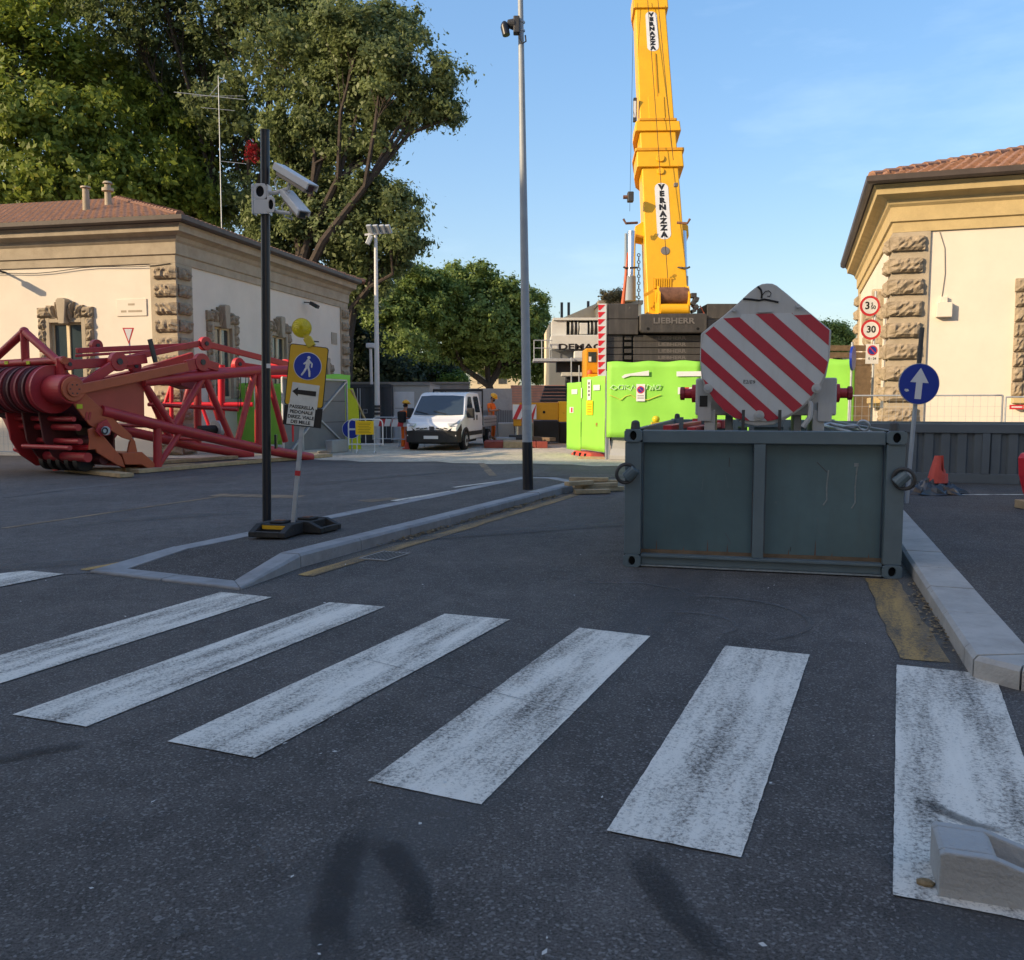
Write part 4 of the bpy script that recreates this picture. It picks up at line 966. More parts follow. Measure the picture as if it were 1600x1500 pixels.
MB().bb(-0.205, 0.205, 0.0, 0.016, b0, z0 - 0.003).build('lower_board', 'sign_black', S, bev=0.004)
MB().xz([(-0.165, b0 + 0.012), (0.125, b0 + 0.012), (0.13, b1 - 0.004), (-0.16, b1 - 0.004)], -0.005, -0.001).build('notice_sheet', 'paper', S)
for i, s_ in enumerate(('PASSERELLA', 'PEDONALE', 'DIREZ. VIALE', 'DEI MILLE')):
    text('notice_lettering', s_, 0.050, 'sign_black', S, (-0.018, -0.0055, b1 - 0.036 - i * 0.054), FACE, 0.0016, 0.0008, sx=0.98)
# flashing lamp on top, leaning the other way
lz = z1
Lm = thing('warning_lamp', 'round yellow flashing lamp clipped on top of the walking-man sign', 'lamp', S.matrix_basis @ Vector((0.02, 0.01, lz)))
Lm.rotation_euler = (0, R(-28), R(4))
MB().bb(-0.045, 0.045, -0.03, 0.05, -0.01, 0.10).build('battery_case', 'lamp_body', Lm, bev=0.01)
MB().bb(-0.03, 0.03, -0.02, 0.03, 0.10, 0.13).build('neck', 'lamp_body', Lm)
MB().bar((0.045, 0.0, 0.03), (0.09, 0.0, 0.0), 0.012, 0.012).build('hook', 'steel_dark', Lm)
MB().ring((0, -0.005, 0.215), (0, 1, 0), 0.105, 0.090, 0.03, 32).build('rim', 'lamp_body', Lm, smooth=True)
for s in (-1, 1):
    B = MB(); vs = []; n = 28; rings = 6
    for j in range(rings + 1):
        r_ = 0.098 * j / rings
        for i in range(n):
            a = 2 * math.pi * i / n; vs.append((r_ * math.cos(a), 0.01 + s * (0.012 + 0.035 * (1 - (j / rings) ** 2) + (0.004 if (i + j) % 2 else 0)), 0.215 + r_ * math.sin(a)))
    B.add(vs, [(j * n + i, j * n + (i + 1) % n, (j + 1) * n + (i + 1) % n, (j + 1) * n + i) for j in range(rings) for i in range(n)]); B.build('lens', 'lamp_lens', Lm)

def rubber_base(label, loc, rz, strip_):
    Bs = thing('sign_base', label, 'base', loc, rz, 'recycled rubber sign bases')
    W2, D2 = 0.215, 0.21
    B = MB()
    B.yz([(-D2, 0), (-D2, 0.055), (-D2 + 0.03, 0.065), (-0.04, 0.125), (D2, 0.125), (D2, 0)], -W2, -W2 + 0.07)
    B.yz([(-D2, 0), (-D2, 0.055), (-D2 + 0.03, 0.065), (-0.04, 0.125), (D2, 0.125), (D2, 0)], W2 - 0.07, W2)
    B.bb(-W2 + 0.07, W2 - 0.07, -D2, -D2 + 0.05, 0, 0.06); B.bb(-W2 + 0.07, W2 - 0.07, -0.05, D2, 0, 0.118); B.bb(-W2 + 0.07, W2 - 0.07, -D2 + 0.05, -0.05, 0, 0.025)
    B.bb(-0.08, 0.08, 0.0, 0.18, 0.12, 0.145)
    B.build('body', 'black_rubber', Bs, bev=0.008)
    if strip_: MB().bb(-0.135, 0.135, -0.056, -0.0505, 0.068, 0.108).build('reflective_strip', 'sign_yellow', Bs)
    MB().bb(-0.05, 0.05, 0.05, 0.13, 0.146, 0.152).build('socket', 'rust', Bs)
    return Bs
rubber_base('black rubber base with yellow reflective strip under the leaning sign', (sb.x - 0.14, sb.y - 0.12, 0.119), R(-14), True)
rubber_base('plain black rubber base beside the one with the yellow strip', (sb.x + 0.20, sb.y + 0.24, 0.119), R(70), False)

# tall grey column with black foot
lb = G(825, 764, 0.12); lt = D(812, -80, lb.y)
T = thing('lamp_column', 'tall grey tapering column with black foot at the end of the island', 'pole', lb)
def lp(z): t = z / (lt.z - lb.z); return Vector(((lt.x - lb.x) * t, 0, z))
MB().cyl(lp(0.78), lp(lt.z - lb.z), 0.082, 0.038, n=24).build('shaft', 'pole_grey', T, smooth=True)
MB().cyl(lp(-0.02), lp(0.78), 0.090, 0.084, n=24).build('black_foot', 'black_paint', T, smooth=True)
q = D(823, 640, lb.y) - lb; MB().cyl((q.x, 0, q.z), (q.x, 0, q.z + 0.07), 0.080, n=24).build('sticker_band', 'galvanised', T, smooth=True)
dv = D(806, 40, lb.y - 0.05)
C = thing('dome_camera', 'black camera strapped high on the grey column', 'camera', dv)
MB().bb(-0.04, 0.06, -0.07, 0.07, -0.13, 0.13).build('mount', 'steel_dark', C, bev=0.015)
MB().cyl((-0.04, 0, 0.02), (-0.13, -0.02, 0.02), 0.085, 0.06).build('arm', 'steel_dark', C)
MB().ball((-0.18, -0.04, -0.03), 0.075, (0.8, 0.9, 1.1)).cyl((-0.18, -0.04, -0.03), (-0.15, -0.06, -0.17), 0.065, 0.06).build('camera_head', 'black_paint', C, smooth=True)
MB().path([(0.04, 0, -0.13), (0.06, -0.06, -0.22), (0.10, -0.06, -0.30), (0.16, -0.03, -0.25), (0.15, 0.0, -0.15)], 0.012, 6).build('cable', 'black_rubber', C)
for zb in (-0.07, 0.06):
    MB().ring((0.095, 0.05, zb), (0, 0, 1), 0.052, 0.045, 0.02).build('strap', 'galvanised', C)

# short timbers stacked at the island end
for i, (px, py, ln, rz, z) in enumerate(((925, 772, 0.62, 12, 0.0), (943, 768, 0.75, 20, 0.004), (915, 767, 0.5, 5, 0.0), (930, 762, 0.8, 15, 0.075), (905, 759, 0.55, 35, 0.135), (920, 753, 0.7, -12, 0.135), (945, 757, 0.45, 8, 0.08))):
    lab = ['lowest pale board at the near edge of the timber pile', 'long pale board on the right of the timber pile', 'short board against the kerb under the timber pile', 'thick board lying across the middle of the timber pile', 'weathered board at the left of the timber pile on the kerb', 'grey board at the back of the timber pile on the island', 'stub of board at the far right of the timber pile'][i]
    p = G(px, py, z); o = MB().box((0, 0, 0.035), (ln, 0.13, 0.068)).build('timber', 'wood_pale', bev=0.006); o.location = (p.x, p.y, z + 0.012); o.rotation_euler = (0, 0, R(rz)); tag(o, lab, 'plank', 'timbers piled at the island end')

# loose precast block in the foreground
kb = G(1466, 1403); kd = (G(1600, 1425) - kb).normalized()
T = thing('concrete_block', 'pale precast concrete block with scooped top lying on the crossing', 'block', kb, math.atan2(kd.y, kd.x))
h = 0.150
prof = [(0, 0), (0, h - 0.01), (0.015, h), (0.15, h), (0.24, h * 0.80), (0.36, h * 0.55), (0.9, h * 0.42), (0.9, 0)]
B = MB().xz(prof, 0.0, 0.035).xz(prof, 0.185, 0.22)
B.xz([(0, 0), (0, h - 0.01), (0.015, h), (0.15, h), (0.165, h * 0.9), (0.19, h * 0.42), (0.26, h * 0.26), (0.9, h * 0.18), (0.9, 0)], 0.0352, 0.1848)
B.build('block_body', 'concrete', T, bev=0.006)
MB().ball((-0.03, 0.06, 0.012), 0.03, (1, 0.7, 0.4), 7, 5).build('dry_leaf', 'dry_leaf', T)

# ================================================================== half-height container with the hook block
CA = R(-14.4)
K = thing('half_height_container', 'dark grey half-height steel container with two lifting rings, in the lane', 'container', (1.05, 8.18, 0), CA)
W, Ln, Hc = 2.438, 6.058, 1.295
cc = 0.16
for x in (0, W - cc):
    for y in (0, Ln - 0.178):
        MB().bb(x + 0.004, x + cc - 0.004, y + 0.012, y + 0.17, 0.118, Hc - 0.118).build('corner_post', 'container_grey', K, bev=0.006)
        for z in (0.059, Hc - 0.059):
            if y == 0:
                MB().holed((x + cc / 2, -0.006, z), 0.162 + 0.004, 0.118, 0.032, 0.044, 0.045).build('corner_casting', 'container_grey', K, bev=0.004)
                MB().bb(x + 0.002, x + cc - 0.002, 0.04, 0.178, z - 0.057, z + 0.057).build('casting_core', 'dark_hole', K)
            else:
                MB().bb(x, x + cc, y, Ln, z - 0.059, z + 0.059).build('corner_casting', 'container_grey', K, bev=0.006)
for y0, y1 in ((0.02, 0.14), (Ln - 0.14, Ln - 0.02)):
    MB().bb(cc + 0.003, W - cc - 0.003, y0, y1, Hc - 0.125, Hc - 0.008).build('top_beam', 'container_grey', K, bev=0.008)
    MB().bb(cc + 0.003, W - cc - 0.003, y0 + 0.012, y1, 0.025, 0.125).build('bottom_beam', 'container_grey', K, bev=0.008)
MB().bb(cc + 0.003, W - cc - 0.003, 0.005, 0.14, 0.10, 0.126).build('bottom_flange', 'container_grey', K, bev=0.004)
MB().bb(cc + 0.003, W - cc - 0.003, 0.008, 0.14, 0.012, 0.024).build('base_flange', 'chalk', K)
for x0, x1 in ((cc + 0.003, W / 2 - 0.053), (W / 2 + 0.053, W - cc - 0.003)):
    MB().bb(x0, x1, 0.110, 0.118, 0.127, Hc - 0.127).build('end_panel', 'container_panel', K)
    MB().bb(x0, x1, Ln - 0.093, Ln - 0.085, 0.127, Hc - 0.127).build('end_panel', 'container_panel', K)
MB().bb(W / 2 - 0.05, W / 2 + 0.05, 0.025, 0.13, 0.127, Hc - 0.127).build('middle_post', 'container_grey', K, bev=0.006)
for s, x in ((0, 0.03), (1, W - 0.03)):
    MB().bb(x - 0.028, x + 0.028, 0.18, Ln - 0.18, Hc - 0.11, Hc - 0.012).build('top_rail', 'container_light', K, bev=0.006)
    MB().bb(x - 0.028, x + 0.028, 0.18, Ln - 0.18, 0.02, 0.13).build('bottom_rail', 'container_grey', K)
    vs = []; n = 0; y = 0.19
    while y < Ln - 0.2:
        for dy, dx in ((0, 0.0), (0.07, 0.0), (0.105, 0.03), (0.175, 0.03)):
            xx = x + (0.012 if s == 0 else -0.012) + (dx if s == 0 else -dx) * 0.8; vs += [(xx, min(y + dy, Ln - 0.19), 0.131), (xx, min(y + dy, Ln - 0.19), Hc - 0.111)]
        y += 0.21
    B = MB().add(vs, [(2 * i, 2 * i + 2, 2 * i + 3, 2 * i + 1) for i in range(len(vs) // 2 - 1)]); B.build('side_panel', 'container_grey', K)
MB().bb(0.06, W - 0.06, 0.10, Ln - 0.10, 0.10, 0.16).build('floor', 'wood_dark', K)
for x, sg in ((0.05, -1), (W - 0.05, 1)):
    R_ = MB().torus((x + sg * 0.03, -0.045, 0.885), (0.45 * sg, 1, 0.15), 0.088, 0.017, 24, 8).build('lifting_ring', 'steel_dark', K, smooth=True)
    MB().cyl((x - 0.03, -0.02, 0.84), (x + 0.06, -0.03, 0.93), 0.055, 0.05, n=12).build('ring_lug', 'container_grey', K, bev=0.01)
for x, za, zb in ((1.80, 0.62, 0.94), (2.04, 0.60, 0.985)):
    MB().path([(x - 0.02, 0.107, za), (x + 0.008, 0.107, za + 0.05), (x + 0.004, 0.107, (za + zb) / 2), (x + 0.016, 0.107, zb)], 0.0065, 5).build('chalk_streak', 'chalk', K)
for k_ in range(10):
    x_ = random.uniform(0.2, W - 0.2); z_ = random.uniform(0.18, Hc - 0.2); ln_ = random.uniform(0.03, 0.16); an_ = random.gauss(0, 0.5)
    if abs(x_ - W / 2) < 0.07: continue
    MB().box((x_, 0.1088, z_), (0.004 + random.random() * 0.004, 0.003, ln_), ry=an_).build('scrape', random.choice(('container_light', 'steel_dark', 'container_grey')), K)
for k_ in range(9):
    x_ = 0.3 + k_ * 0.23 + random.uniform(-.06, .06); ln_ = random.uniform(0.06, 0.22)
    if abs(x_ - W / 2) < 0.08: continue
    MB().prism([(x_ - 0.006, 0.1072, 0.128), (x_ + 0.008, 0.1072, 0.128), (x_ + 0.003, 0.1072, 0.128 + ln_)], (0, 0.0025, 0)).build('rust_run', 'rust', K)
for x_ in (cc + 0.012, W / 2 - 0.058, W / 2 + 0.058, W - cc - 0.012):
    MB().cyl((x_, 0.107, 0.13), (x_, 0.107, Hc - 0.13), 0.005, n=6).build('weld_bead', 'container_light', K)
MB().bb(2.03, 2.065, 0.098, 0.1095, 0.975, 1.005).build('welded_tab', 'chalk', K)
for x, y in ((0.09, 0.09), (W - 0.09, 0.09), (0.09, Ln - 0.1), (W - 0.09, Ln - 0.1)):
    MB().cyl((x, y, Hc + 0.001), (x, y, Hc + 0.05), 0.045, 0.04, n=10).ball((x, y, Hc + 0.055), 0.04, (1, 1, .7)).build('twist_lock', 'steel_dark', K)
for x, y in ((0.42, 1.6), (0.62, 2.6), (1.0, 0.25), (1.45, 0.25)):
    MB().bb(x - 0.022, x + 0.022, y - 0.03, y + 0.03, Hc - 0.35 if y > 1 else Hc - 0.02, Hc + 0.09).build('stanchion', 'container_grey', K)
# bright red spreader bars lying along the left rail
for i, (x, z) in enumerate(((0.30, Hc - 0.02), (0.55, Hc - 0.04))):
    o = MB().bar((0.0, 0, 0), (0.22, 2.6, 0), 0.09, 0.06).cyl((0.22, 2.6, -0.05), (0.22, 2.6, 0.06), 0.09).build('spreader_bar', 'crane_red', bev=0.006)
    M_ = Matrix.Translation((1.05, 8.18, 0)) @ Matrix.Rotation(CA, 4, 'Z'); p = M_ @ Vector((x, 1.2, z)); o.location = p; o.rotation_euler = (0, 0, CA)
    tag(o, ('red steel bar lying on the container nearest its left rail', 'second red steel bar on the container beside the striped block')[i], 'bar', 'red bars on the container')
# steel hooks and pipes on the right inside
M_ = Matrix.Translation((1.05, 8.18, 0)) @ Matrix.Rotation(CA, 4, 'Z')
o = MB().path([(0, 0, 0), (0, 2.9, 0), (0.10, 3.05, 0.02), (0.2, 2.9, 0), (0.2, 0.3, 0)], 0.018, 7).build('pipe_loop', 'galvanised'); o.location = M_ @ Vector((W - 0.40, 0.4, Hc - 0.03)); o.rotation_euler = (0, 0, CA)
tag(o, 'bent steel tube lying along the right rail of the container', 'pipe')
o = MB().torus((0, 0, 0), (0, 0.2, 1), 0.05, 0.012, 18, 6).torus((0.10, 0.0, 0.01), (0.4, 0.9, 0.5), 0.05, 0.012, 18, 6).build('shackle', 'galvanised'); o.location = M_ @ Vector((W - 0.42, 0.26, Hc + 0.03)); o.rotation_euler = (0, 0, CA)
tag(o, 'small steel shackle on the container corner', 'shackle')

# red-and-white hook block
HB = thing('hook_block', 'white crane hook block with red diagonal stripes standing on the container', 'hook block', M_ @ Vector((1.285, 1.5, 0.16)), CA)
KX = 920.0
hz0 = CAM_H + (631 - 556.8) / (FPX / 9.36) - 0.16
def hp(cx, cy): return ((cx - 760) / KX, hz0 + (730 - cy) / KX)
outer = [(145, 510), (250, 420), (350, 345), (470, 240), (600, 115), (670, 62), (715, 42), (760, 38), (810, 42), (850, 62), (950, 145), (1050, 235), (1180, 345), (1360, 500), (1352, 760), (1325, 930), (1270, 1060), (1190, 1170), (1080, 1270), (960, 1350), (850, 1398), (700, 1415), (560, 1385), (440, 1310), (330, 1210), (240, 1100), (160, 960), (140, 760)]
MB().xz([hp(*p) for p in outer][::-1], 0.02, 0.14).build('front_plate', 'block_casing', HB, bev=0.01)
MB().xz([hp(*p) for p in outer][::-1], 0.80, 0.92).build('rear_plate', 'block_casing', HB, bev=0.01)
inner = [(175, 515), (265, 440), (345, 365), (520, 357), (530, 328), (1000, 328), (1010, 350), (1170, 347), (1340, 500), (1335, 800), (1305, 925), (1240, 1060), (1180, 1140), (1110, 1215), (1030, 1280), (920, 1338), (800, 1365), (620, 1362), (490, 1335), (380, 1262), (290, 1165), (220, 1060), (175, 950), (150, 780), (150, 650)]
def clip(poly, c0, below):
    out = []
    f = lambda p: (p[1] - 0.91 * p[0] - c0) * (1 if below else -1)
    for i in range(len(poly)):
        a, b = poly[i - 1], poly[i]; fa, fb = f(a), f(b)
        if (fa < 0) != (fb < 0):
            t = fa / (fa - fb); out.append((a[0] + (b[0] - a[0]) * t, a[1] + (b[1] - a[1]) * t))
        if fb < 0: out.append(b)
    return out
sp = MB().xz([hp(*p) for p in inner][::-1], 0.008, 0.019).build('stripe_board', 'block_white', HB)
for a, b in ((-722, -574), (-417, -271), (-107, 40), (197, 337), (510, 640), (790, 935)):
    pg = clip(clip(inner, b, True), a, False)
    if len(pg) > 2: MB().xz([hp(*p) for p in pg][::-1], 0.004, 0.0078).build('red_stripe', 'stripe_red', sp)
for cx, cy, r_ in ((225, 1045, 0.05), (1240, 1050, 0.05), (715, 1310, 0.055)):
    x, z = hp(cx, cy); MB().cyl((x, 0.0035, z), (x, -0.006, z), r_, n=18).build('bolt_pad', 'block_casing', HB, bev=0.003); MB().cyl((x, -0.0065, z), (x, -0.035, z), r_ * 0.45, n=12).build('bolt', 'galvanised', HB, smooth=True)
for cx, cy in ((460, 285), (1050, 265)):
    x, z = hp(cx, cy); MB().cyl((x, 0.019, z), (x, -0.02, z), 0.02, n=10).build('bolt', 'galvanised', HB)
x, z = hp(745, 310); MB().bb(x - 0.075, x + 0.075, 0.0, 0.018, z - 0.008, z + 0.012).build('hinge', 'block_casing', HB)
# black paint scrawl and lifting eye
for pts, r_ in (([(540, 180), (620, 188), (690, 200), (740, 190), (800, 205), (870, 222)], 0.010), ([(675, 65), (705, 100), (715, 140), (712, 180)], 0.010), ([(720, 150), (745, 115), (780, 110), (800, 135), (790, 165), (765, 160)], 0.004)):
    MB().path([(hp(*p)[0], 0.014, hp(*p)[1]) for p in pts], r_, 6).build('paint_scrawl', 'grease', HB)
for i, ch in enumerate('E2/E9'):
    pass
text('chalk_lettering', 'E2/E9', 0.055, 'steel_dark', HB, (hp(615, 985)[0], 0.0035, hp(615, 985)[1]), (math.pi / 2, R(3), 0), 0, 0.0004)
# sheaves between the plates and the axle with red hubs
zc = hp(760, 800)[1]
for k in range(6):
    MB().cyl((0, 0.20 + k * 0.1, zc), (0, 0.25 + k * 0.1, zc), 0.56, n=32).build('sheave', 'steel_dark', HB)
zx = hp(0, 1090)[1]
MB().bb(-0.72, 0.74, 0.16, 0.78, zx - 0.24, zx + 0.16).build('cross_head', 'block_casing', HB, bev=0.02)
for s in (-1, 1):
    b0_ = -0.72 if s < 0 else 0.74
    MB().cyl((b0_, 0.4, zx), (b0_ + s * 0.05, 0.4, zx), 0.10, n=18).cyl((b0_ + s * 0.05, 0.4, zx), (b0_ + s * 0.13, 0.4, zx), 0.055, n=14).build('axle_hub', 'crane_red', HB, bev=0.006)
    MB().cyl((b0_ + s * 0.13, 0.4, zx), (b0_ + s * 0.18, 0.4, zx), 0.075, n=8).build('axle_nut', 'sheave_dark', HB, bev=0.008)
    MB().bb(s * 0.62 - 0.07, s * 0.62 + 0.07, 0.10, 0.16, zx - 0.30, zx - 0.1).build('bracket', 'block_casing', HB)
    MB().bb(s * 0.56 - 0.06, s * 0.56 + 0.06, 0.12, 0.9, 0.0, zx - 0.18).build('support_leg', 'block_casing', HB, bev=0.01)
    MB().bb(s * 0.36 - 0.04, s * 0.36 + 0.04, 0.3, 0.8, 0.0, zx - 0.2).build('support_leg', 'block_casing', HB, bev=0.01)
x, z = hp(180, 1170); MB().bb(x - 0.042, x + 0.042, 0.096, 0.0995, z - 0.06, z + 0.06).build('data_plate', 'sign_black', HB)
MB().path([(0.40, 0.05, zx - 0.02), (0.47, 0.04, zx - 0.12), (0.47, 0.03, zx - 0.25), (0.40, 0.03, zx - 0.36)], 0.028, 8).build('hose', 'block_casing', HB, smooth=True)
for x in (-0.21, 0.16):
    MB().bb(x - 0.016, x + 0.016, -0.06, -0.04, hz0 - 0.98, hz0 - 0.57).build('guide_post', 'steel_dark', HB)

# second container, side on, behind the arrow sign
c2 = G(1592, 757, 0.122)
uu = Vector((0.951, -0.309, 0))
K2 = thing('half_height_container', 'dark grey corrugated container side-on below the right gatehouse', 'container', c2 - uu * 4.6, R(-18))
H2 = 1.05
MB().bb(0, 7.2, 0.0, 0.09, H2 - 0.16, H2).build('top_rail', 'container_light', K2, bev=0.008)
MB().bb(0, 7.2, 0.0, 0.10, 0.0, 0.17).build('bottom_rail', 'container_light', K2, bev=0.008)
vs = []; y = 0.12; x = 0.10
while x < 7.1:
    for dx, dy in ((0, 0.03), (0.14, 0.03), (0.17, 0.075), (0.24, 0.075)): vs += [(x + dx, dy, 0.17), (x + dx, dy, H2 - 0.16)]
    x += 0.27
MB().add(vs, [(2 * i, 2 * i + 2, 2 * i + 3, 2 * i + 1) for i in range(len(vs) // 2 - 1)]).build('side_panel', 'container_light', K2)
for x in (0.0, 4.0, 7.1): MB().bb(x, x + 0.12, -0.004, 0.11, 0.172, H2 - 0.162).build('post', 'container_light', K2)
MB().bb(0, 7.2, 2.3, 2.4, 0, H2).bb(0, 0.08, 0.1, 2.3, 0, H2).bb(7.12, 7.2, 0.1, 2.3, 0, H2).bb(0.1, 7.1, 0.1, 2.3, 0.1, 0.2).build('shell', 'container_grey', K2)
for x in (2.45, 5.2): MB().bb(x, x + 0.38, -0.006, -0.001, 0.025, 0.115).build('fork_pocket', 'dark_hole', K2)

# blue arrow sign
ap = D(1416, 790, 12.4); ap.z = 0.122
at = D(1441, 512, 12.4)
T = thing('arrow_sign', 'round blue sign with white upward arrow on a leaning grey post', 'sign', ap)
MB().cyl((0, 0, -0.01), at - ap, 0.030, n=14).build('post', 'pole_grey', T, smooth=True)
MB().cyl((at - ap).lerp(Vector((0, 0, 0)), 0.22), at - ap + Vector((0, 0, 0.002)), 0.0315, n=14).build('dark_sleeve', 'steel_dark', T)
sc = D(1436, 600, 12.34) - ap
MB().cyl(sc, sc + Vector((0, 0.012, 0)), 0.287, n=48).build('rim', 'galvanised', T)
Dk = MB().cyl(sc + Vector((0, -0.004, 0)), sc + Vector((0, -0.0005, 0)), 0.278, n=48).build('disc', 'sign_blue', T)
c_ = Vector((sc.x, sc.z)); an = R(-4)
def rt(x, z): return (c_.x + x * math.cos(an) - z * math.sin(an), c_.y + x * math.sin(an) + z * math.cos(an))
MB().xz([rt(*p) for p in ((-0.045, -0.21), (0.045, -0.21), (0.045, 0.02), (0.13, 0.02), (0.0, 0.225), (-0.13, 0.02), (-0.045, 0.02))], sc.y - 0.008, sc.y - 0.0042).build('arrow', 'sign_white', Dk)
MB().xz([rt(*p) for p in ((-0.20, -0.10), (-0.17, -0.12), (-0.13, -0.105), (-0.15, -0.08), (-0.19, -0.08))], sc.y - 0.007, sc.y - 0.0042).build('sticker_scrap', 'paper', Dk)

# cluster of prohibition signs in front of the right gatehouse
rp = D(1362, 640, 22.8)
T = thing('road_signs', 'post with round 3,50 t limit, 30 limit and no-parking plate', 'sign', (rp.x, 22.8, 0))
MB().cyl((0, 0, 0), (0, 0, D(1362, 455, 22.8).z), 0.03, n=12).build('post', 'galvanised', T, smooth=True)
for py, px in ((478, 1359.5), (515, 1361)):
    q = D(px, py, 22.75) - Vector((rp.x, 22.8, 0))
    d_ = MB().cyl(q, q + Vector((0, 0.012, 0)), 0.258, n=40).build('red_disc', 'sign_red', T)
    MB().cyl(q + Vector((0, -0.004, 0)), q + Vector((0, -0.0005, 0)), 0.198, n=40).build('white_disc', 'sign_white', d_)
    if py == 478:
        text('figure', '3', 0.26, 'sign_black', d_, q + Vector((-0.07, -0.006, 0)), FACE, 0.006)
        text('figure', 't', 0.12, 'sign_black', d_, q + Vector((0.05, -0.006, 0.06)), FACE, 0.002)
        text('figure', '50', 0.13, 'sign_black', d_, q + Vector((0.08, -0.006, -0.04)), FACE, 0.002)
    else: text('figure', '30', 0.24, 'sign_black', d_, q + Vector((0, -0.006, 0)), FACE, 0.006)
q = D(1363, 553, 22.75) - Vector((rp.x, 22.8, 0))
np_ = MB().bb(q.x - 0.165, q.x + 0.165, q.y, q.y + 0.01, q.z - 0.25, q.z + 0.25).build('plate', 'sign_white', T)
MB().cyl(q + Vector((0, -0.003, 0.09)), q + Vector((0, -0.0005, 0.09)), 0.13, n=32).build('red_ring', 'sign_red', np_)
MB().cyl(q + Vector((0, -0.006, 0.09)), q + Vector((0, -0.0035, 0.09)), 0.10, n=32).build('blue_disc', 'sign_blue', np_)
MB().box(q + Vector((0, -0.008, 0.09)), (0.20, 0.003, 0.026), ry=R(45)).build('red_bar', 'sign_red', np_)
text('hours', '0 - 24', 0.085, 'sign_black', np_, q + Vector((0, -0.002, -0.12)), FACE, 0.001)
q = D(1331, 560, 22.0)
T = thing('blue_sign', 'pale blue round sign seen edge-on beside the green hoarding', 'sign', (q.x, 22.0, 0))
MB().cyl((0, 0, 0), (0, 0, q.z + 0.4), 0.03).build('post', 'galvanised', T)
MB().cyl((-0.02, -0.03, q.z), (0.03, -0.06, q.z), 0.30, n=28).build('disc', 'sign_blue', T)

# mesh fences
def mesh_fence(label, a, b, h, feet=True, dx=0.14, dz=0.22):
    a, b = Vector(a), Vector(b); L = (b - a).length; d = (b - a) / L
    T = thing('mesh_fence', label, 'fence', a, math.atan2(d.y, d.x))
    B = MB().cyl((0, 0, 0), (0, 0, h), 0.02, n=8).cyl((L, 0, 0), (L, 0, h), 0.02, n=8).cyl((0, 0, h), (L, 0, h), 0.018, n=8).cyl((0, 0, 0.15), (L, 0, 0.15), 0.015, n=8); B.build('frame', 'galvanised', T)
    B = MB(); n = int(L / dx)
    for i in range(1, n): B.cyl((i * L / n, 0.006, 0.15), (i * L / n, 0.006, h), 0.0035, n=4, cap=False)
    for i in range(1, int(h / dz)): B.cyl((0, 0, 0.15 + i * dz), (L, 0, 0.15 + i * dz), 0.0035, n=4, cap=False)
    tag(B.build('wire_mesh', 'galvanised', T), kind='stuff')
    return T
f0 = D(1326, 640, 20.6).xy; f1 = f0 + Vector((0.951, -0.309)) * 3.2; f2 = f1 + Vector((0.951, -0.309)) * 3.1
mf = mesh_fence('galvanised mesh fence panel standing beside the quoined corner on the right', (*f0, 0.0), (*f1, 0.0), 1.72)
mf = mesh_fence('galvanised mesh fence panel with red tag below the right gatehouse wall', (*(f1 + Vector((0.06, -0.02))), 0.0), (*f2, 0.0), 1.68)
q = PLANE(1554, 636, mf.location, Vector((0.309, 0.951, 0))) - mf.location; xq = Vector((q.x, q.y)).length
MB().bb(xq - 0.14, xq + 0.14, -0.02, -0.012, q.z - 0.05, q.z + 0.05).build('red_tag', 'sign_red', mf)
MB().bb(xq - 0.10, xq + 0.11, -0.023, -0.0205, q.z - 0.012, q.z + 0.014).build('tag_print', 'sign_white', mf)
mesh_fence('galvanised mesh fence panel at the foot of the left gatehouse wall', (-15.6, 25.6, 0), (-11.8, 24.9, 0), 2.0)

# broken red plastic bollard over a black plastic sack
cb = G(1463, 772, 0.122)
T = thing('broken_bollard', 'broken red plastic cone stump leaning on the dark pavement', 'cone', cb)
vs = []; n = 16
for j in range(7):
    for i in range(n):
        a = 2 * math.pi * i / n; r_ = 0.165 - 0.012 * j; top = 0.46 if (2 <= i <= 11) else (0.16 + 0.03 * math.sin(i * 3))
        if i in (12, 1): top = 0.24
        z = min(0.04 + 0.42 * j / 6, top); vs.append((r_ * math.cos(a) + 0.10 * z, r_ * 0.8 * math.sin(a), 0.14 + z))
B = MB().add(vs, [(j * n + i, j * n + (i + 1) % n, (j + 1) * n + (i + 1) % n, (j + 1) * n + i) for j in range(6) for i in range(n)]); o = B.build('shell', 'plastic_red', T)
md = o.modifiers.new('wall', 'SOLIDIFY'); md.thickness = 0.008
vs = []; n, m_ = 26, 8
for j in range(m_ + 1):
    for i in range(n):
        a = 2 * math.pi * i / n; r_ = 0.08 + 0.36 * (j / m_) * (1 + 0.28 * math.sin(i * 2.3) * (j / m_)); vs.append((r_ * math.cos(a) * 1.05 - 0.05, r_ * 0.6 * math.sin(a), max(0.004, 0.24 * (1 - (j / m_)) ** 0.8 + 0.035 * math.sin(i * 1.7 + j * 1.3) + random.uniform(-.02, .02))))
o = MB().add(vs, [(j * n + i, j * n + (i + 1) % n, (j + 1) * n + (i + 1) % n, (j + 1) * n + i) for j in range(m_) for i in range(n)] + [tuple(range(n))]).build('plastic_sack', 'plastic_bag'); o.location = cb; tag(o, 'torn black plastic sack crumpled around the broken red cone', 'plastic sack')
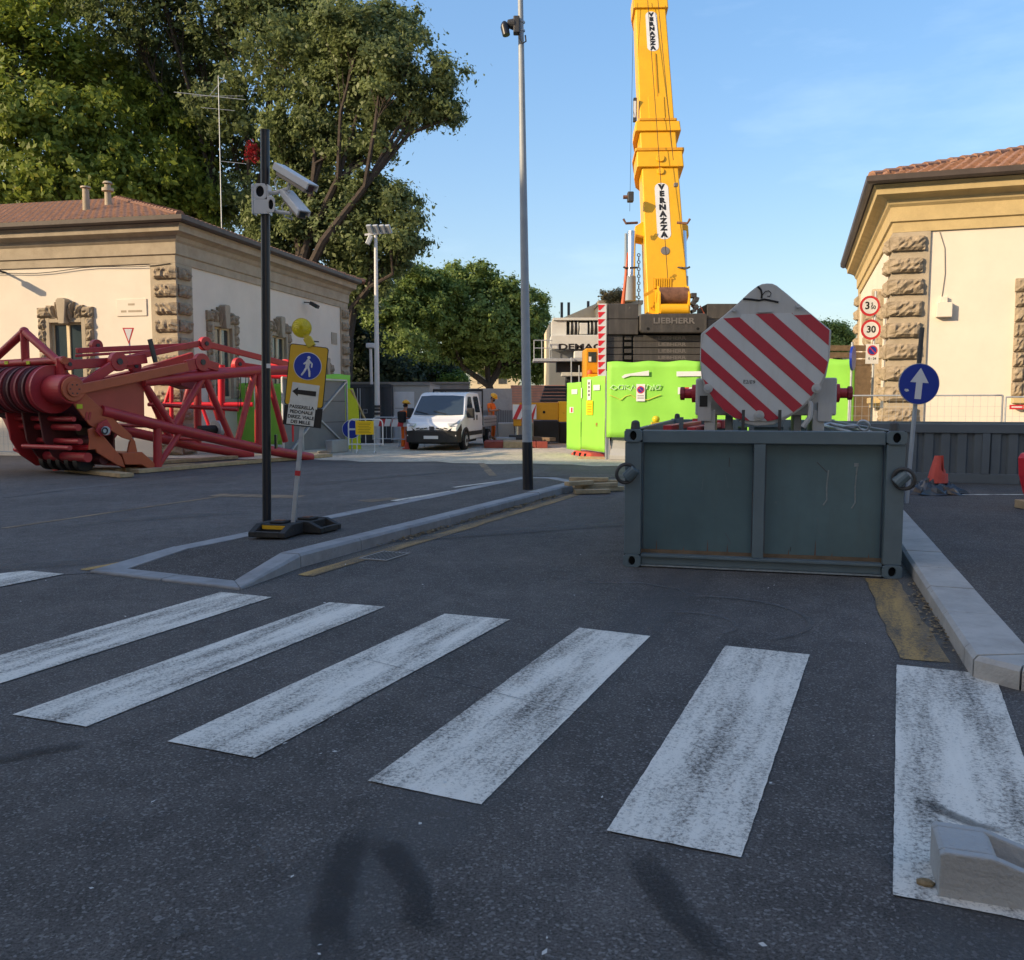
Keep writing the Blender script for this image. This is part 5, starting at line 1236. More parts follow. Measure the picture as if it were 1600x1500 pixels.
o = MB().add([( (0.32 + 0.05 * math.sin(i * 1.9)) * math.cos(2 * math.pi * i / 14) * (1 - 0.0), 0.26 * math.sin(2 * math.pi * i / 14), 0.0) for i in range(14)] + [(0.2 * math.cos(2 * math.pi * i / 14), 0.17 * math.sin(2 * math.pi * i / 14), 0.17 + 0.03 * math.sin(i * 2.7)) for i in range(14)], [(i, (i + 1) % 14, 14 + (i + 1) % 14, 14 + i) for i in range(14)] + [tuple(range(14, 28))]).build('rubbish_bag', 'black_rubber'); o.location = cb + Vector((-0.55, 0.25, 0)); tag(o, 'low black bag slumped between the container and the red cone', 'bag')
# red machine foot at the right edge
q = G(1598, 795, 0.122)
T = thing('crane_outrigger_foot', 'red steel crane foot at the right edge of the pavement', 'crane part', (q.x + 0.12, q.y, 0.122))
MB().xz([(-0.05, 0.20), (0.0, 0.12), (0.3, 0.12), (0.3, 0.75), (-0.10, 0.75), (-0.14, 0.68), (-0.12, 0.45)], -0.15, 0.15).build('body', 'red_bright', T, bev=0.02)
MB().cyl((-0.02, -0.16, 0.36), (-0.02, 0.16, 0.36), 0.07).build('pin', 'steel_dark', T)
MB().bar((0.1, 0, 0.75), (0.05, 0, 2.15), 0.12, 0.10).cyl((0.0, -0.1, 2.0), (0.0, 0.1, 2.0), 0.14).build('arm', 'crane_red', T, bev=0.01)
o = MB().box((0, 0, 0.055), (0.5, 0.3, 0.11)).build('timber', 'wood_pale', bev=0.006); o.location = (q.x + 0.22, q.y, 0.124); tag(o, 'timber block under the red crane foot at the right edge', 'plank')
mat('crane_web', (0.40, 0.060, 0.050), 0.4, var=0.12, vs=1.5, grime=0.3, gcol=(0.30, 0.04, 0.04), chips=(0.50, 0.16, 0.13), cs=4, cp=0.70)
# ================================================================== red lattice crane head lying on timbers
TO = Vector((-8.1, 19.8, 0)); TA = R(60)
ta = Vector((math.cos(TA), math.sin(TA), 0)); tb = Vector((-math.sin(TA), math.cos(TA), 0))
def TP(px, py, v):
    p = PLANE(px, py, TO + tb * v, tb) - TO; return Vector((p.dot(ta), v, p.z))
def TU(px, py, u):
    p = PLANE(px, py, TO + ta * u, ta) - TO; return Vector((u, p.dot(tb), p.z))
RC = thing('crane_head_section', 'dark red lattice crane head with big sheaves lying on timbers', 'crane part', TO, TA)
def rod(nm, a, b, r, m='crane_red', sm=True): return MB().cyl(a, b, r, n=14).build(nm, m, RC, smooth=sm)
FW = 2.3                                   # depth of the lattice
def shift(p, v): return Vector((p.x, v, p.z))
tc0, tc1, tc2 = TP(222, 596, 0), TP(404, 579, 0), TP(470, 578, 0)
lc = [TP(158, 642, 0), TP(250, 665, 0), TP(400, 700, 0), TP(486, 715, 0)]
for v in (0, FW):
    MB().path([shift(tc0, v), shift(tc1, v), shift(tc2, v)], 0.125, 14).build('top_chord', 'crane_red', RC, smooth=True)
    MB().path([shift(p, v) for p in lc], 0.125, 14).build('bottom_chord', 'crane_red', RC, smooth=True)
    for a, b, r_ in (((227, 602), (269, 665), .08), ((316, 592), (272, 665), .08), ((321, 592), (362, 688), .08), ((397, 585), (371, 690), .08), ((405, 585), (405, 700), .10), ((418, 585), (446, 690), .08), ((246, 668), (246, 731), .095), ((281, 676), (247, 728), .07)):
        rod('diagonal', shift(TP(*a, 0), v), shift(TP(*b, 0), v), r_)
for px, py in ((246, 728), (372, 688), (270, 666)):
    p = TP(px, py, 0); rod('cross_tube', p, shift(p, FW), 0.05)
p = TP(395, 633, 0); rod('cross_tube', TP(372, 640, 0), shift(TP(330, 632, 0), FW), 0.05)
for px, py in ((316, 590), (402, 580)):
    p = TP(px, py, 0); rod('cross_tube', p, shift(p, FW), 0.06)
# web plates of the head
for v in (0.02, FW):
    MB().prism([TP(*p, v) if v < 1 else shift(TP(*p, 0), v) for p in ((112, 600), (225, 594), (226, 657), (165, 643), (135, 622))], (0, 0.04, 0)).build('web_plate', 'crane_web' if v < 1 else 'crane_red', RC, bev=0.01)
# side flanges, their red shifted to orange for warm bounced light
v = -0.06
MB().prism([TP(*p, v) for p in ((96, 604), (104, 595), (116, 596), (124, 606), (168, 646), (198, 672), (207, 681), (205, 688), (192, 684), (172, 672), (158, 662), (150, 670), (140, 664), (118, 635))], (0, 0.05, 0)).build('side_flange', 'crane_red_bounce', RC, bev=0.012)
MB().prism([TP(*p, v) for p in ((138, 671), (146, 668), (156, 674), (178, 700), (190, 714), (196, 731), (184, 727), (166, 716), (152, 707), (150, 702), (139, 703), (141, 688))], (0, 0.05, 0)).build('lower_flange', 'crane_red_bounce', RC, bev=0.012)
MB().bar(TP(120, 609, v - 0.06), TP(292, 573, v - 0.06), 0.10, 0.20).build('pendant_bar', 'crane_red_bounce', RC, bev=0.012)
MB().prism([TP(*p, v - 0.05) for p in ((152, 662), (165, 655), (173, 668), (170, 680), (155, 682), (148, 674))], (0, -0.05, 0)).build('pin_block', 'crane_red', RC, bev=0.01)
p = TP(164, 673, v - 0.11); MB().cyl(p, p + Vector((0, -0.05, 0)), 0.095, n=20).build('pin', 'galvanised', RC, bev=0.01)
p = TP(164, 673, v - 0.165); MB().torus(p, (0, 1, 0), 0.06, 0.015).build('pin_ring', 'steel_dark', RC)
p = TP(124, 635, v); MB().box(p + Vector((0, -0.006, 0)), (0.13, 0.008, 0.09)).build('yellow_label', 'hi_vis_yellow', RC)
for px in (135, 140):
    p = TP(px, 650, v); MB().box(p + Vector((0, -0.006, 0)), (0.05, 0.008, 0.17), ry=R(15)).build('painted_mark', 'crane_red', RC)
# main sheave shaft
u0 = TP(108, 608, 0)
hub = Vector((u0.x, 0, u0.z))
MB().cyl(hub + Vector((0, -0.10, 0)), hub + Vector((0, 0.50, 0)), 0.30, n=32).build('shaft_boss', 'crane_red', RC, bev=0.02)
MB().cyl(hub + Vector((0, -0.16, 0)), hub + Vector((0, -0.10, 0)), 0.255, n=32).build('boss_ring', 'crane_red_bounce', RC, bev=0.015)
MB().cyl(hub + Vector((0, -0.19, 0)), hub + Vector((0, -0.16, 0)), 0.16, n=28).build('end_cap', 'crane_red_bounce', RC, bev=0.01)
for i in range(6):
    a = i * math.pi / 3; q = hub + Vector((0.10 * math.cos(a), -0.19, 0.10 * math.sin(a))); MB().cyl(q, q + Vector((0, -0.01, 0)), 0.016, n=8).build('cap_bolt', 'steel_dark', RC)
MB().cyl(hub + Vector((0, 0.3, 0)), hub + Vector((0, 4.4, 0)), 0.20, n=20).build('shaft', 'sheave_dark', RC)
for k in range(14):
    y0 = 0.52 + k * 0.27
    MB().cyl(hub + Vector((0, y0, 0)), hub + Vector((0, y0 + 0.06, 0)), 0.50, 0.50, n=36).cyl(hub + Vector((0, y0 + 0.06, 0)), hub + Vector((0, y0 + 0.12, 0)), 0.50, 0.43, n=36).cyl(hub + Vector((0, y0 + 0.12, 0)), hub + Vector((0, y0 + 0.18, 0)), 0.43, 0.50, n=36).build('sheave', 'crane_red' if k == 0 else ('sheave_dark', 'crane_dark')[k % 2], RC)
# triangular guard frame above the sheaves
ug = hub.x + 0.15
ap_, l_, r_, m0, m1, far = TU(38, 518, ug), TU(-14, 566, ug), TU(92, 566, ug), TU(40, 568, ug), TU(100, 563, ug), TU(-60, 572, ug)
for a, b in ((ap_, l_), (ap_, r_), (far, m1)): rod('guard_tube', a, b, 0.085)
rod('guard_post', ap_, m0, 0.085); MB().ball(ap_, 0.10).build('guard_cap', 'crane_red', RC, smooth=True)
rod('guard_post', TU(95, 560, ug), TU(95, 592, ug), 0.10)
q = TU(99, 564, ug); MB().cyl(q + Vector((-0.05, -0.14, 0)), q + Vector((0.05, 0.1, 0)), 0.075, n=18).build('guard_pin', 'crane_red_bounce', RC)
MB().bar(TU(-40, 579, ug + .05), TU(86, 575, ug + .05), 0.05, 0.06).build('rope_guard', 'crane_red_bounce', RC)
for px in (16, 50): 
    q = TU(px, 567, ug); MB().box(q + Vector((-0.086, 0, 0)), (0.012, 0.13, 0.07)).build('yellow_label', 'hi_vis_yellow', RC)
# bodies below the shaft: inner plates, cross bars and lower rollers
for v, sh in ((0.9, 0), (1.5, 0), (2.1, 0)):
    MB().prism([shift(TP(*p, 0.0), v) for p in ((98, 620), (140, 640), (172, 700), (190, 731), (150, 733), (125, 715), (110, 690))], (0, 0.06, 0)).build('inner_plate', 'crane_dark' if v < 2 else 'crane_red', RC, bev=0.01)
MB().prism([(hub.x + 1.1, 0.2, 0.25), (hub.x + 1.1, 1.9, 0.25), (hub.x + 1.1, 3.2, 1.6), (hub.x + 1.1, 0.2, 1.6)], (0.05, 0, 0)).build('back_plate', 'crane_dark', RC)
MB().prism([(hub.x + 0.3, 0.5, 1.28), (hub.x + 0.3, 3.4, 1.28), (hub.x + 1.1, 3.0, 1.0), (hub.x + 1.1, 0.5, 1.0)], (0, 0, 0.05)).build('under_plate', 'crane_dark', RC)
for px, py, r_ in ((112, 700, .05), (128, 690, .06), (140, 715, .10), (165, 718, .11), (125, 668, .07), (150, 690, .12), (118, 655, .05)):
    p = TP(px, py, 0); MB().cyl(p + Vector((0, 0.05, 0)), shift(p, 2.1 if py < 690 else 1.7), r_, n=18).build('cross_shaft', 'crane_dark' if r_ > .1 else 'crane_red', RC, smooth=True)
for k in range(5):
    p = TP(150, 722, 0); MB().cyl(shift(p, 0.35 + k * 0.3), shift(p, 0.5 + k * 0.3), 0.215, n=24).build('roller', 'grease', RC, bev=0.01)
p0 = TU(79, 655, hub.x + 0.6); p1 = TU(79, 706, hub.x + 0.6); MB().bar(p0, p1, 0.17, 0.17).build('hydraulic_post', 'container_grey', RC, bev=0.01)
rod('red_strut', TU(74, 632, hub.x + 0.55), TU(74, 662, hub.x + 0.55), 0.05)
p0, p1 = TU(24, 702, hub.x + 0.8), TP(140, 699, 0.0); rod('tie_bar', p0, p1, 0.055, 'red_bright')
# far cheek plate and foot
MB().prism([TU(*p, hub.x + 0.9) for p in ((-12, 640), (4, 655), (22, 694), (24, 706), (52, 720), (84, 736), (96, 734), (92, 722), (60, 706), (44, 660))], (0.06, 0, 0)).build('far_cheek', 'crane_red', RC, bev=0.01)
MB().prism([TP(*p, -0.02) for p in ((190, 708), (222, 706), (240, 722), (250, 735), (238, 736), (222, 726), (196, 726))], (0, 1.0, 0)).build('foot_bracket', 'crane_red_bounce', RC, bev=0.012)
p = TP(207, 698, 0.1); MB().prism([p + Vector(q) for q in ((-0.12, 0, -0.12), (0.12, 0, -0.12), (0.07, 0, 0.12), (0.0, 0, 0.2), (-0.06, 0, 0.1))], (0, 0.05, 0)).build('lug', 'crane_red_bounce', RC)
# pendant links and lugs on top
def lug(px, py, v, r_, m='crane_red'):
    p = TP(px, py, v); MB().cyl(p + Vector((0, -0.07, 0)), p + Vector((0, 0.07, 0)), r_, n=24).build('link_eye', m, RC, bev=0.012)
    MB().cyl(p + Vector((0, -0.09, 0)), p + Vector((0, 0.09, 0)), r_ * 0.33, n=14).build('link_pin', 'steel_dark', RC)
for px, py, v, r_ in ((314, 566, -0.05, .21), (184, 565, 0.2, .21), (320, 537, 0.6, .17), (372, 569, 1.2, .17), (210, 572, 0.9, .15), (106, 569, 0.4, .13), (150, 540, 1.6, .14), (198, 566, .6, .16)): lug(px, py, v, r_)
for a, b, v, w, h in (((290, 572), (314, 566), -.05, .10, .26), ((314, 566), (340, 574), -.05, .10, .20), ((184, 566), (125, 605), .2, .10, .20), ((184, 563), (314, 536), .6, .05, .14), ((320, 537), (468, 574), .6, .09, .15), ((120, 548), (310, 539), 1.2, .10, .12), ((106, 570), (170, 566), .4, .10, .20), ((118, 556), (260, 547), .8, .05, .06), ((184, 566), (228, 560), .5, .10, .22), ((372, 570), (465, 584), 1.2, .12, .16), ((228, 578), (300, 556), 1.4, .16, .18), ((130, 600), (240, 574), 1.2, .30, .10)):
    MB().bar(TP(*a, v), TP(*b, v), w, h).build('pendant_link', 'crane_red', RC, bev=0.015)
MB().bar(TP(234, 530, .3), TP(243, 566, .3), .06, .09).build('rope_guide', 'steel_dark', RC)
for px in (372, 376, 384, 388):
    MB().cyl(TP(px, 585, 1.0), TP(px, 640, 1.0), 0.012, n=6).build('rope', 'grease', RC)
MB().prism([TP(*p, 1.2) for p in ((280, 592), (330, 590), (325, 606), (300, 608), (284, 602))], (0, 0.5, 0)).build('sheave_box', 'sheave_dark', RC)
p = TP(312, 672, 1.6); MB().cyl(p, p + Vector((0.5, 0.0, 0)), 0.12, n=14).build('valve_drum', 'grease', RC); p2 = p + Vector((0.5, 0, 0)); MB().cyl(p2, p2 + Vector((0.12, 0, 0)), 0.24, n=18).build('reel', 'galvanised', RC)
for i, (u, v, l, w_, a) in enumerate(((-1.2, 0.3, 2.6, .30, 80), (0.3, -0.1, 1.9, .30, 4), (0.4, 0.4, 1.9, .3, 0), (2.2, 0.05, 2.0, .28, 2), (3.7, 0.15, 2.0, .28, -3), (5.2, 0.2, 1.8, .28, 4), (2.6, 1.9, 3.0, .28, 0), (-0.6, 1.6, 2.5, .28, 90))):
    o = MB().box((0, 0, 0.045), (l, w_, 0.085)).build('timber_mat', 'wood_pale', bev=0.008); w0 = TO + ta * u + tb * v; o.location = (w0.x, w0.y, 0.012); o.rotation_euler = (0, 0, TA + R(a))
    tag(o, ['plank under the sheave end of the red crane head, nearest the left edge', 'near plank under the orange foot bracket of the crane head', 'second plank behind the one under the orange foot bracket', 'plank in front of the lattice left of the black pole', 'plank on the ground just behind the black pole', 'rightmost plank near the foot of the grey braced panel', 'long plank under the far side of the red lattice', 'plank crosswise under the far rollers of the crane head'][i], 'plank', 'planks under the crane head')
# bright red frame standing in the sun behind it
F2 = thing('red_lift_frame', 'bright red tubular frame in the sun behind the crane head', 'crane part', D(345, 690, 25.6).xy.to_3d())
fb = F2.location
for a, b, r_ in (((268, 600), (268, 690), .06), ((346, 570), (346, 692), .10), ((255, 632), (395, 632), .07), ((250, 580), (455, 588), .09), ((268, 600), (248, 660), .05), ((300, 590), (335, 690), .05), ((402, 640), (402, 700), .07), ((456, 588), (456, 690), .06)):
    MB().cyl(D(*a, 25.6) - fb, D(*b, 25.6) - fb, r_, n=12).build('tube', 'red_bright', F2, smooth=True)
for px in (285, 370, 425, 445): MB().cyl(D(px, 572, 25.5) - fb, D(px + 6, 572, 25.7) - fb, 0.2, n=18).build('flange', 'red_bright', F2, bev=0.02)

# give-way sign seen from behind the crane head
q = D(201, 530, 23.5)
T = thing('give_way_sign', 'small red-edged triangular give-way sign before the gatehouse corner', 'sign', (q.x, 23.5, 0))
MB().cyl((0, 0.03, 0), (0, 0.03, q.z + 0.15), 0.025).build('post', 'galvanised', T)
MB().xz([(-0.155, q.z + 0.30), (0.155, q.z + 0.30), (0, q.z - 0.14)], 0, 0.008).build('triangle', 'sign_red', T)
MB().xz([(-0.105, q.z + 0.27), (0.105, q.z + 0.27), (0, q.z - 0.06)], -0.004, -0.0005).build('white_face', 'sign_white', T)

# TV antenna behind the roof
ab = D(346, 350, 36.0); atp = D(341, 118, 36.0)
T = thing('tv_antenna', 'thin aerial mast with horizontal elements above the left gatehouse', 'antenna', (ab.x, 36, ab.z - 0.8))
o_ = T.location
MB().path([(0, 0, 0), atp - o_], 0.022, 6, 0.014).build('mast', 'galvanised', T)
for a, b, r_ in (((272, 144), (384, 156), .012), ((300, 150), (380, 150), .008), ((314, 168), (367, 173), .009), ((327, 150), (350, 122), .012), ((350, 116), (350, 128), .01), ((346, 252), (385, 256), .01)):
    MB().cyl(D(*a, 36) - o_, D(*b, 36) - o_, r_, n=5).build('element', 'galvanised', T)
rl = leaf_mesh('red_creeper', 'leaf_red', [tuple(D(393 + 6 * math.cos(i), 238 + 11 * math.sin(i * 2.3), 44)) for i in range(9)], [0.16] * 9, 45, 0.075, None, 1.0, 33)
tag(rl, 'cluster of red leaves hanging left of the black pole top', 'plant')

# ================================================================== floodlight mast and site clutter on the left
fm = G(590, 690); fm = Vector((D(590, 690, 32.5).x, 32.5, 0)); ft = D(587, 368, 32.5)
T = thing('floodlight_mast', 'slim white mast with a bank of floodlights behind the site cabin', 'light mast', fm)
MB().cyl((0, 0, 0), ft - fm, 0.11, 0.06, n=14).build('mast', 'camera_white', T, smooth=True)
MB().bar(D(570, 367, 32.5) - fm, D(612, 362, 32.5) - fm, 0.08, 0.07).build('cross_arm', 'camera_white', T)
for i, px in enumerate((578, 588, 598, 607)):
    q = D(px, 358, 32.4) - fm; MB().box(q, (0.19, 0.34, 0.10), rx=R(-50), rz=R(-20)).build('floodlight', 'galvanised', T, bev=0.02)
q = D(577, 375, 32.4) - fm; MB().box(q, (0.16, 0.14, 0.34), ry=R(25)).build('floodlight', 'galvanised', T, bev=0.02)
B = MB()
for py, r_ in ((637, .13), (642, .12), (648, .14), (655, .13)): q = D(590, py, 32.5) - fm; B.cyl(q, q + Vector((0, 0, 0.09)), r_, n=12)
B.build('strap', 'steel_dark', T)
sm = Vector((D(582, 640, 37).x, 37, 0)); T = thing('site_light', 'short pole with small lamp left of the floodlight mast', 'light mast', sm)
MB().cyl((0, 0, 0), D(579, 545, 37) - sm, 0.06, n=10).build('pole', 'camera_white', T); MB().box(D(579, 540, 37) - sm, (0.35, 0.3, 0.2)).build('lamp_head', 'camera_white', T, bev=0.03)

def panel_sheet(label, a, b, z0, z1, m, group, amp=0.02, thick=0.012, seed=0):
    """corrugated or rippled sheet between two ground points"""
    a, b = Vector(a), Vector(b); L = (b - a).length; d = (b - a) / L
    T = thing('hoarding_panel', label, 'hoarding', (a.x, a.y, 0), math.atan2(d.y, d.x), group)
    rng = np.random.default_rng(seed); nx, nz = 18, 12; ph = rng.random(6) * 6.28; vs = []
    for i in range(nx + 1):
        for j in range(nz + 1):
            x = L * i / nx; z = z0 + (z1 - z0) * j / nz; y = amp * (math.sin(x * 4.1 + ph[0]) * 0.5 + math.sin(z * 5 + ph[1] + x * 2) * 0.5 + math.sin(x * 9 + z * 3 + ph[2]) * 0.3)
            zz_ = z + (amp * 0.9 * math.sin(x * 7 + ph[3]) if j == nz else 0); vs.append((x, y, zz_))
    o = MB().add(vs, [(i * (nz + 1) + j, (i + 1) * (nz + 1) + j, (i + 1) * (nz + 1) + j + 1, i * (nz + 1) + j + 1) for i in range(nx) for j in range(nz)]).build('sheet', m, T, smooth=False)
    o.data.polygons.foreach_set('use_smooth', [True] * len(o.data.polygons)); md = o.modifiers.new('thick', 'SOLIDIFY'); md.thickness = thick; md.offset = 1
    return T
GH = 'green site hoarding panels'
# green hoarding behind the crane head
for i, (a, b) in enumerate((((343, 29.5), (398, 29.0)), ((399, 29.0), (452, 28.6)), ((508, 30.4), (548, 31.0)))):
    pa, pb_ = D(a[0], 640, a[1]), D(b[0], 640, b[1])
    panel_sheet(('green panel seen through the lattice left of the black pole', 'green panel just left of the grey metal sheet', 'green panel top showing above the grey metal sheet')[i], pa.xy, pb_.xy, 0.2, 2.2 if i < 2 else 2.55, 'hoarding_green', GH, 0.02, seed=40 + i)
# grey sheet on a braced frame
ga, gb = D(443, 700, 25.1), D(543, 700, 28.3)
gd = (gb - ga); gl = Vector((gd.x, gd.y)).length
T = thing('braced_panel', 'dark grey metal panel with white cross-braced frame behind the sign', 'panel', (ga.x, ga.y, 0), math.atan2(gd.y, gd.x))
hz = 2.28; MB().bb(0.05, gl - 0.05, 0.03, 0.05, 0.13, hz - 0.03).build('sheet', 'panel_grey', T)
for nm, a, b in (('frame_bar', (0, 0, 0.1), (0, 0, hz)), ('frame_bar', (gl, 0, 0.0), (gl, 0, hz)), ('frame_bar', (0, 0, hz), (gl, 0, hz)), ('frame_bar', (0, 0, 0.12), (gl, 0, 0.12)), ('brace', (gl, 0, hz - 0.03), (gl * 0.5, 0, 1.15)), ('brace', (gl * 0.5, 0, 1.15), (gl, 0, 0.15)), ('brace', (gl * 0.5, 0, 1.15), (gl * 0.12, 0, 0.2)), ('frame_bar', (gl * 0.28, 0.0, 0.12), (gl * 0.28, 0.0, 1.0))):
    MB().bar(a, b, 0.05, 0.05).build(nm, 'galvanised', T)
for zz_ in (0.95, 1.6): MB().bb(0.05, gl - 0.05, 0.024, 0.029, zz_, zz_ + 0.02).build('seam', 'steel_dark', T)
o = MB().box((0, 0, 0.2), (0.9, 0.55, 0.4)).build('concrete_ballast', 'concrete', bev=0.03); q = D(520, 705, 27.6); o.location = (q.x, q.y, 0.01); o.rotation_euler = (0, 0, math.atan2(gd.y, gd.x)); tag(o, 'concrete ballast block at the foot of the grey braced panel', 'block')
# yellow boards, blue disc, barrier with yellow notice
q = D(550, 705, 29.5)
T = thing('yellow_board', 'tall yellow-green plastic board leaning beside the grey panel', 'board', (q.x, q.y, 0))
MB().xz([(-0.25, 0), (0.30, 0), (0.22, 1.5), (0.05, 2.05), (-0.1, 2.05), (-0.2, 1.6)], 0, 0.12).build('board', 'hi_vis_yellow', T, bev=0.02)
MB().bar((0.02, -0.05, 2.0), (0.45, 0.3, 0.9), 0.08, 0.05).build('prop', 'wood_pale', T)
q = D(541, 672, 27.0)
T = thing('blue_sign', 'blue round sign half hidden by the grey braced panel', 'sign', (q.x, 27.9, 0))
MB().cyl((0, 0.02, 0), (0, 0.02, q.z), 0.025).build('post', 'galvanised', T); MB().cyl((0, 0, q.z), (0, -0.012, q.z), 0.30, n=32).build('rim', 'sign_white', T); MB().cyl((0, -0.0125, q.z), (0, -0.016, q.z), 0.285, n=32).build('disc', 'sign_blue', T)
MB().xz([(-0.10, q.z - 0.03), (0.12, q.z - 0.03), (0.12, q.z + 0.03), (-0.10, q.z + 0.03)], -0.019, -0.0165).build('arrow', 'sign_white', T)
def barrier(label, c, rz, L, H=1.05, m='sign_white', band=False):
    T = thing('crowd_barrier', label, 'barrier', c, rz, 'metal pedestrian barriers')
    r_ = 0.12
    MB().path([(0, 0, 0.25), (0, 0, H - r_), (r_ * .3, 0, H - r_ * .3), (r_, 0, H), (L - r_, 0, H), (L - r_ * .3, 0, H - r_ * .3), (L, 0, H - r_), (L, 0, 0.25)], 0.022, 8).build('hoop', m, T, smooth=True)
    MB().cyl((0, 0, 0.28), (L, 0, 0.28), 0.018, n=8).build('lower_rail', m, T)
    n = int(L / 0.22)
    for i in range(1, n): MB().cyl((i * L / n, 0, 0.28), (i * L / n, 0, H), 0.011, n=6).build('upright', m, T)
    for x in (0.25, L - 0.25): MB().path([(x, 0, 0.28), (x, -0.02, 0.1), (x, -0.25, 0.015)], 0.016, 6).path([(x, 0, 0.1), (x, 0.25, 0.015)], 0.016, 6).build('foot', m, T)
    if band:
        n = int(L / 0.2)
        for i in range(n): MB().prism([(i * 0.2, -0.024, H - 0.32), (i * 0.2 + 0.2, -0.024, H - 0.32), (i * 0.2 + 0.26, -0.024, H - 0.06), (i * 0.2 + 0.06, -0.024, H - 0.06)], (0, -0.004, 0)).build('band_block', 'sign_red' if i % 2 else 'sign_white', T)
    return T
q = D(545, 700, 27.2); bt = barrier('white barrier with yellow notice left of the van', (q.x, 27.2, 0), R(4), 1.05)
MB().bb(0.22, 0.78, -0.05, -0.03, 0.58, 1.0).build('notice_board', 'notice_yellow', bt)
for i in range(7): MB().bb(0.30 + 0.02 * (i % 2), 0.70 - 0.03 * (i % 3), -0.053, -0.0505, 0.93 - i * 0.05, 0.945 - i * 0.05).build('notice_line', 'notice_ink', bt)
for i, (px, Y, rz, L) in enumerate(((583, 31.5, 2, 1.2), (612, 31.0, 6, 1.4))):
    q = D(px, 690, Y); barrier(('grey barrier with red and white band below the floodlight mast', 'grey barrier with striped band beside the van bumper')[i], (q.x, Y, 0), R(rz), L, 1.05, 'galvanised', True)
# cabins and containers
def cab(name, label, x0, x1, Y, ztop, m, depth, doors):
    a = D(x0, 640, Y); b = D(x1, 640, Y); T = thing(name, label, 'container', (a.x, Y, 0)); L = b.x - a.x
    vs = []; n = int(L / 0.12)
    for i in range(n + 1):
        yy = 0.0 if (i // 2) % 2 == 0 else 0.04; vs += [(L * i / n, yy, 0.15), (L * i / n, yy, ztop - 0.12)]
    MB().add(vs, [(2 * i, 2 * i + 2, 2 * i + 3, 2 * i + 1) for i in range(n)]).build('corrugated_wall', m, T)
    MB().bb(0.0, L, 0.06, depth, 0.02, ztop - 0.01).build('body', m, T)
    MB().bb(-0.02, L + 0.02, -0.02, 0.055, ztop - 0.12, ztop).build('top_rail', m, T); MB().bb(-0.02, L + 0.02, -0.02, 0.055, 0.02, 0.15).build('bottom_rail', m, T)
    for x in doors: MB().cyl((x, -0.03, 0.2), (x, -0.03, ztop - 0.15), 0.018, n=6).build('lock_rod', 'galvanised', T)
    return T
c1 = cab('site_container', 'dark container with lock rods behind the barriers left of the van', 541, 611, 34.0, 2.28, 'dark_steel_box', 5.5, (0.45, 0.55))
MB().torus((0.75, -0.05, 1.25), (0, 1, 0), 0.1, 0.012, 4, 6).build('lock_handle', 'galvanised', c1)
a = D(611, 640, 34.6); b = D(672, 640, 34.6)
T = thing('site_cabin', 'pale grey site cabin with door behind the white van', 'cabin', (a.x, 34.6, 0)); L = b.x - a.x
MB().bb(0, L, 0.0, 5, 0.02, 2.25).build('wall', 'shed_grey', T); MB().bb(0.12, 0.92, -0.03, -0.002, 0.12, 2.0).build('door', 'camera_white', T, bev=0.01)
for z in (0.75, 1.35): MB().bb(0.16, 0.88, -0.036, -0.031, z, z + 0.015).build('door_groove', 'steel_dark', T)
MB().bb(-0.05, L, -0.06, 5.05, 2.252, 2.34).build('roof_edge', 'concrete_grey', T)
def wall_thing(name, label, cat, x0, x1, Y, ytop, m, th=0.25, z0=0.0):
    a, b, t = D(x0, 640, Y), D(x1, 640, Y), D(x0, ytop, Y); T = thing(name, label, cat, (a.x, Y, 0)); MB().bb(0, b.x - a.x, 0, th, z0, t.z).build('wall', m, T); return T
T = wall_thing('concrete_wall', 'long concrete wall under the dark trees behind the cabins', 'wall', 525, 733, 40.0, 600, 'concrete_grey'); MB().bb(0, 6.1, -0.05, 0.30, 2.44, 2.52).build('coping', 'concrete_grey', T)
T = wall_thing('site_wall', 'pale concrete panel behind the worker in orange', 'wall', 733, 800, 38.5, 607, 'concrete')
for i in range(16): MB().bb(0.35 + i * 0.1, 0.43 + i * 0.1, -0.05, -0.01, 0.1, 1.25).build('fence_board', 'panel_grey', T)
T = wall_thing('brick_wall', 'low red brick wall right of the concrete panel', 'wall', 798, 905, 44.0, 602, 'brick_wall')
for i in range(8): MB().bb(0.02, 3.40, -0.012, -0.002, 1.5 + i * 0.13, 1.515 + i * 0.13).build('mortar_joint', 'concrete_grey', T)
# stacked dark steel mats right of the brick wall
for i in range(6):
    q = D(872, 640, 39.0); o = MB().box((0, 0, 0.07), (1.7, 1.2, 0.10)).build('steel_mat', 'dark_steel_box', bev=0.02); o.location = (q.x + 0.05 * i, 39.0, 1.45 + i * 0.15); tag(o, ['lowest', 'second', 'third', 'fourth', 'fifth', 'topmost'][i] + ' dark steel mat in the stack behind the orange outrigger', 'steel mat', 'stacked steel mats')
q = D(872, 640, 39.0); o = MB().box((0, 0, 0.72), (1.5, 1.1, 1.42)).build('steel_crate', 'dark_steel_box', bev=0.02); o.location = (q.x, 39.0, 0.01); tag(o, 'dark steel crate carrying the stack of mats', 'crate')

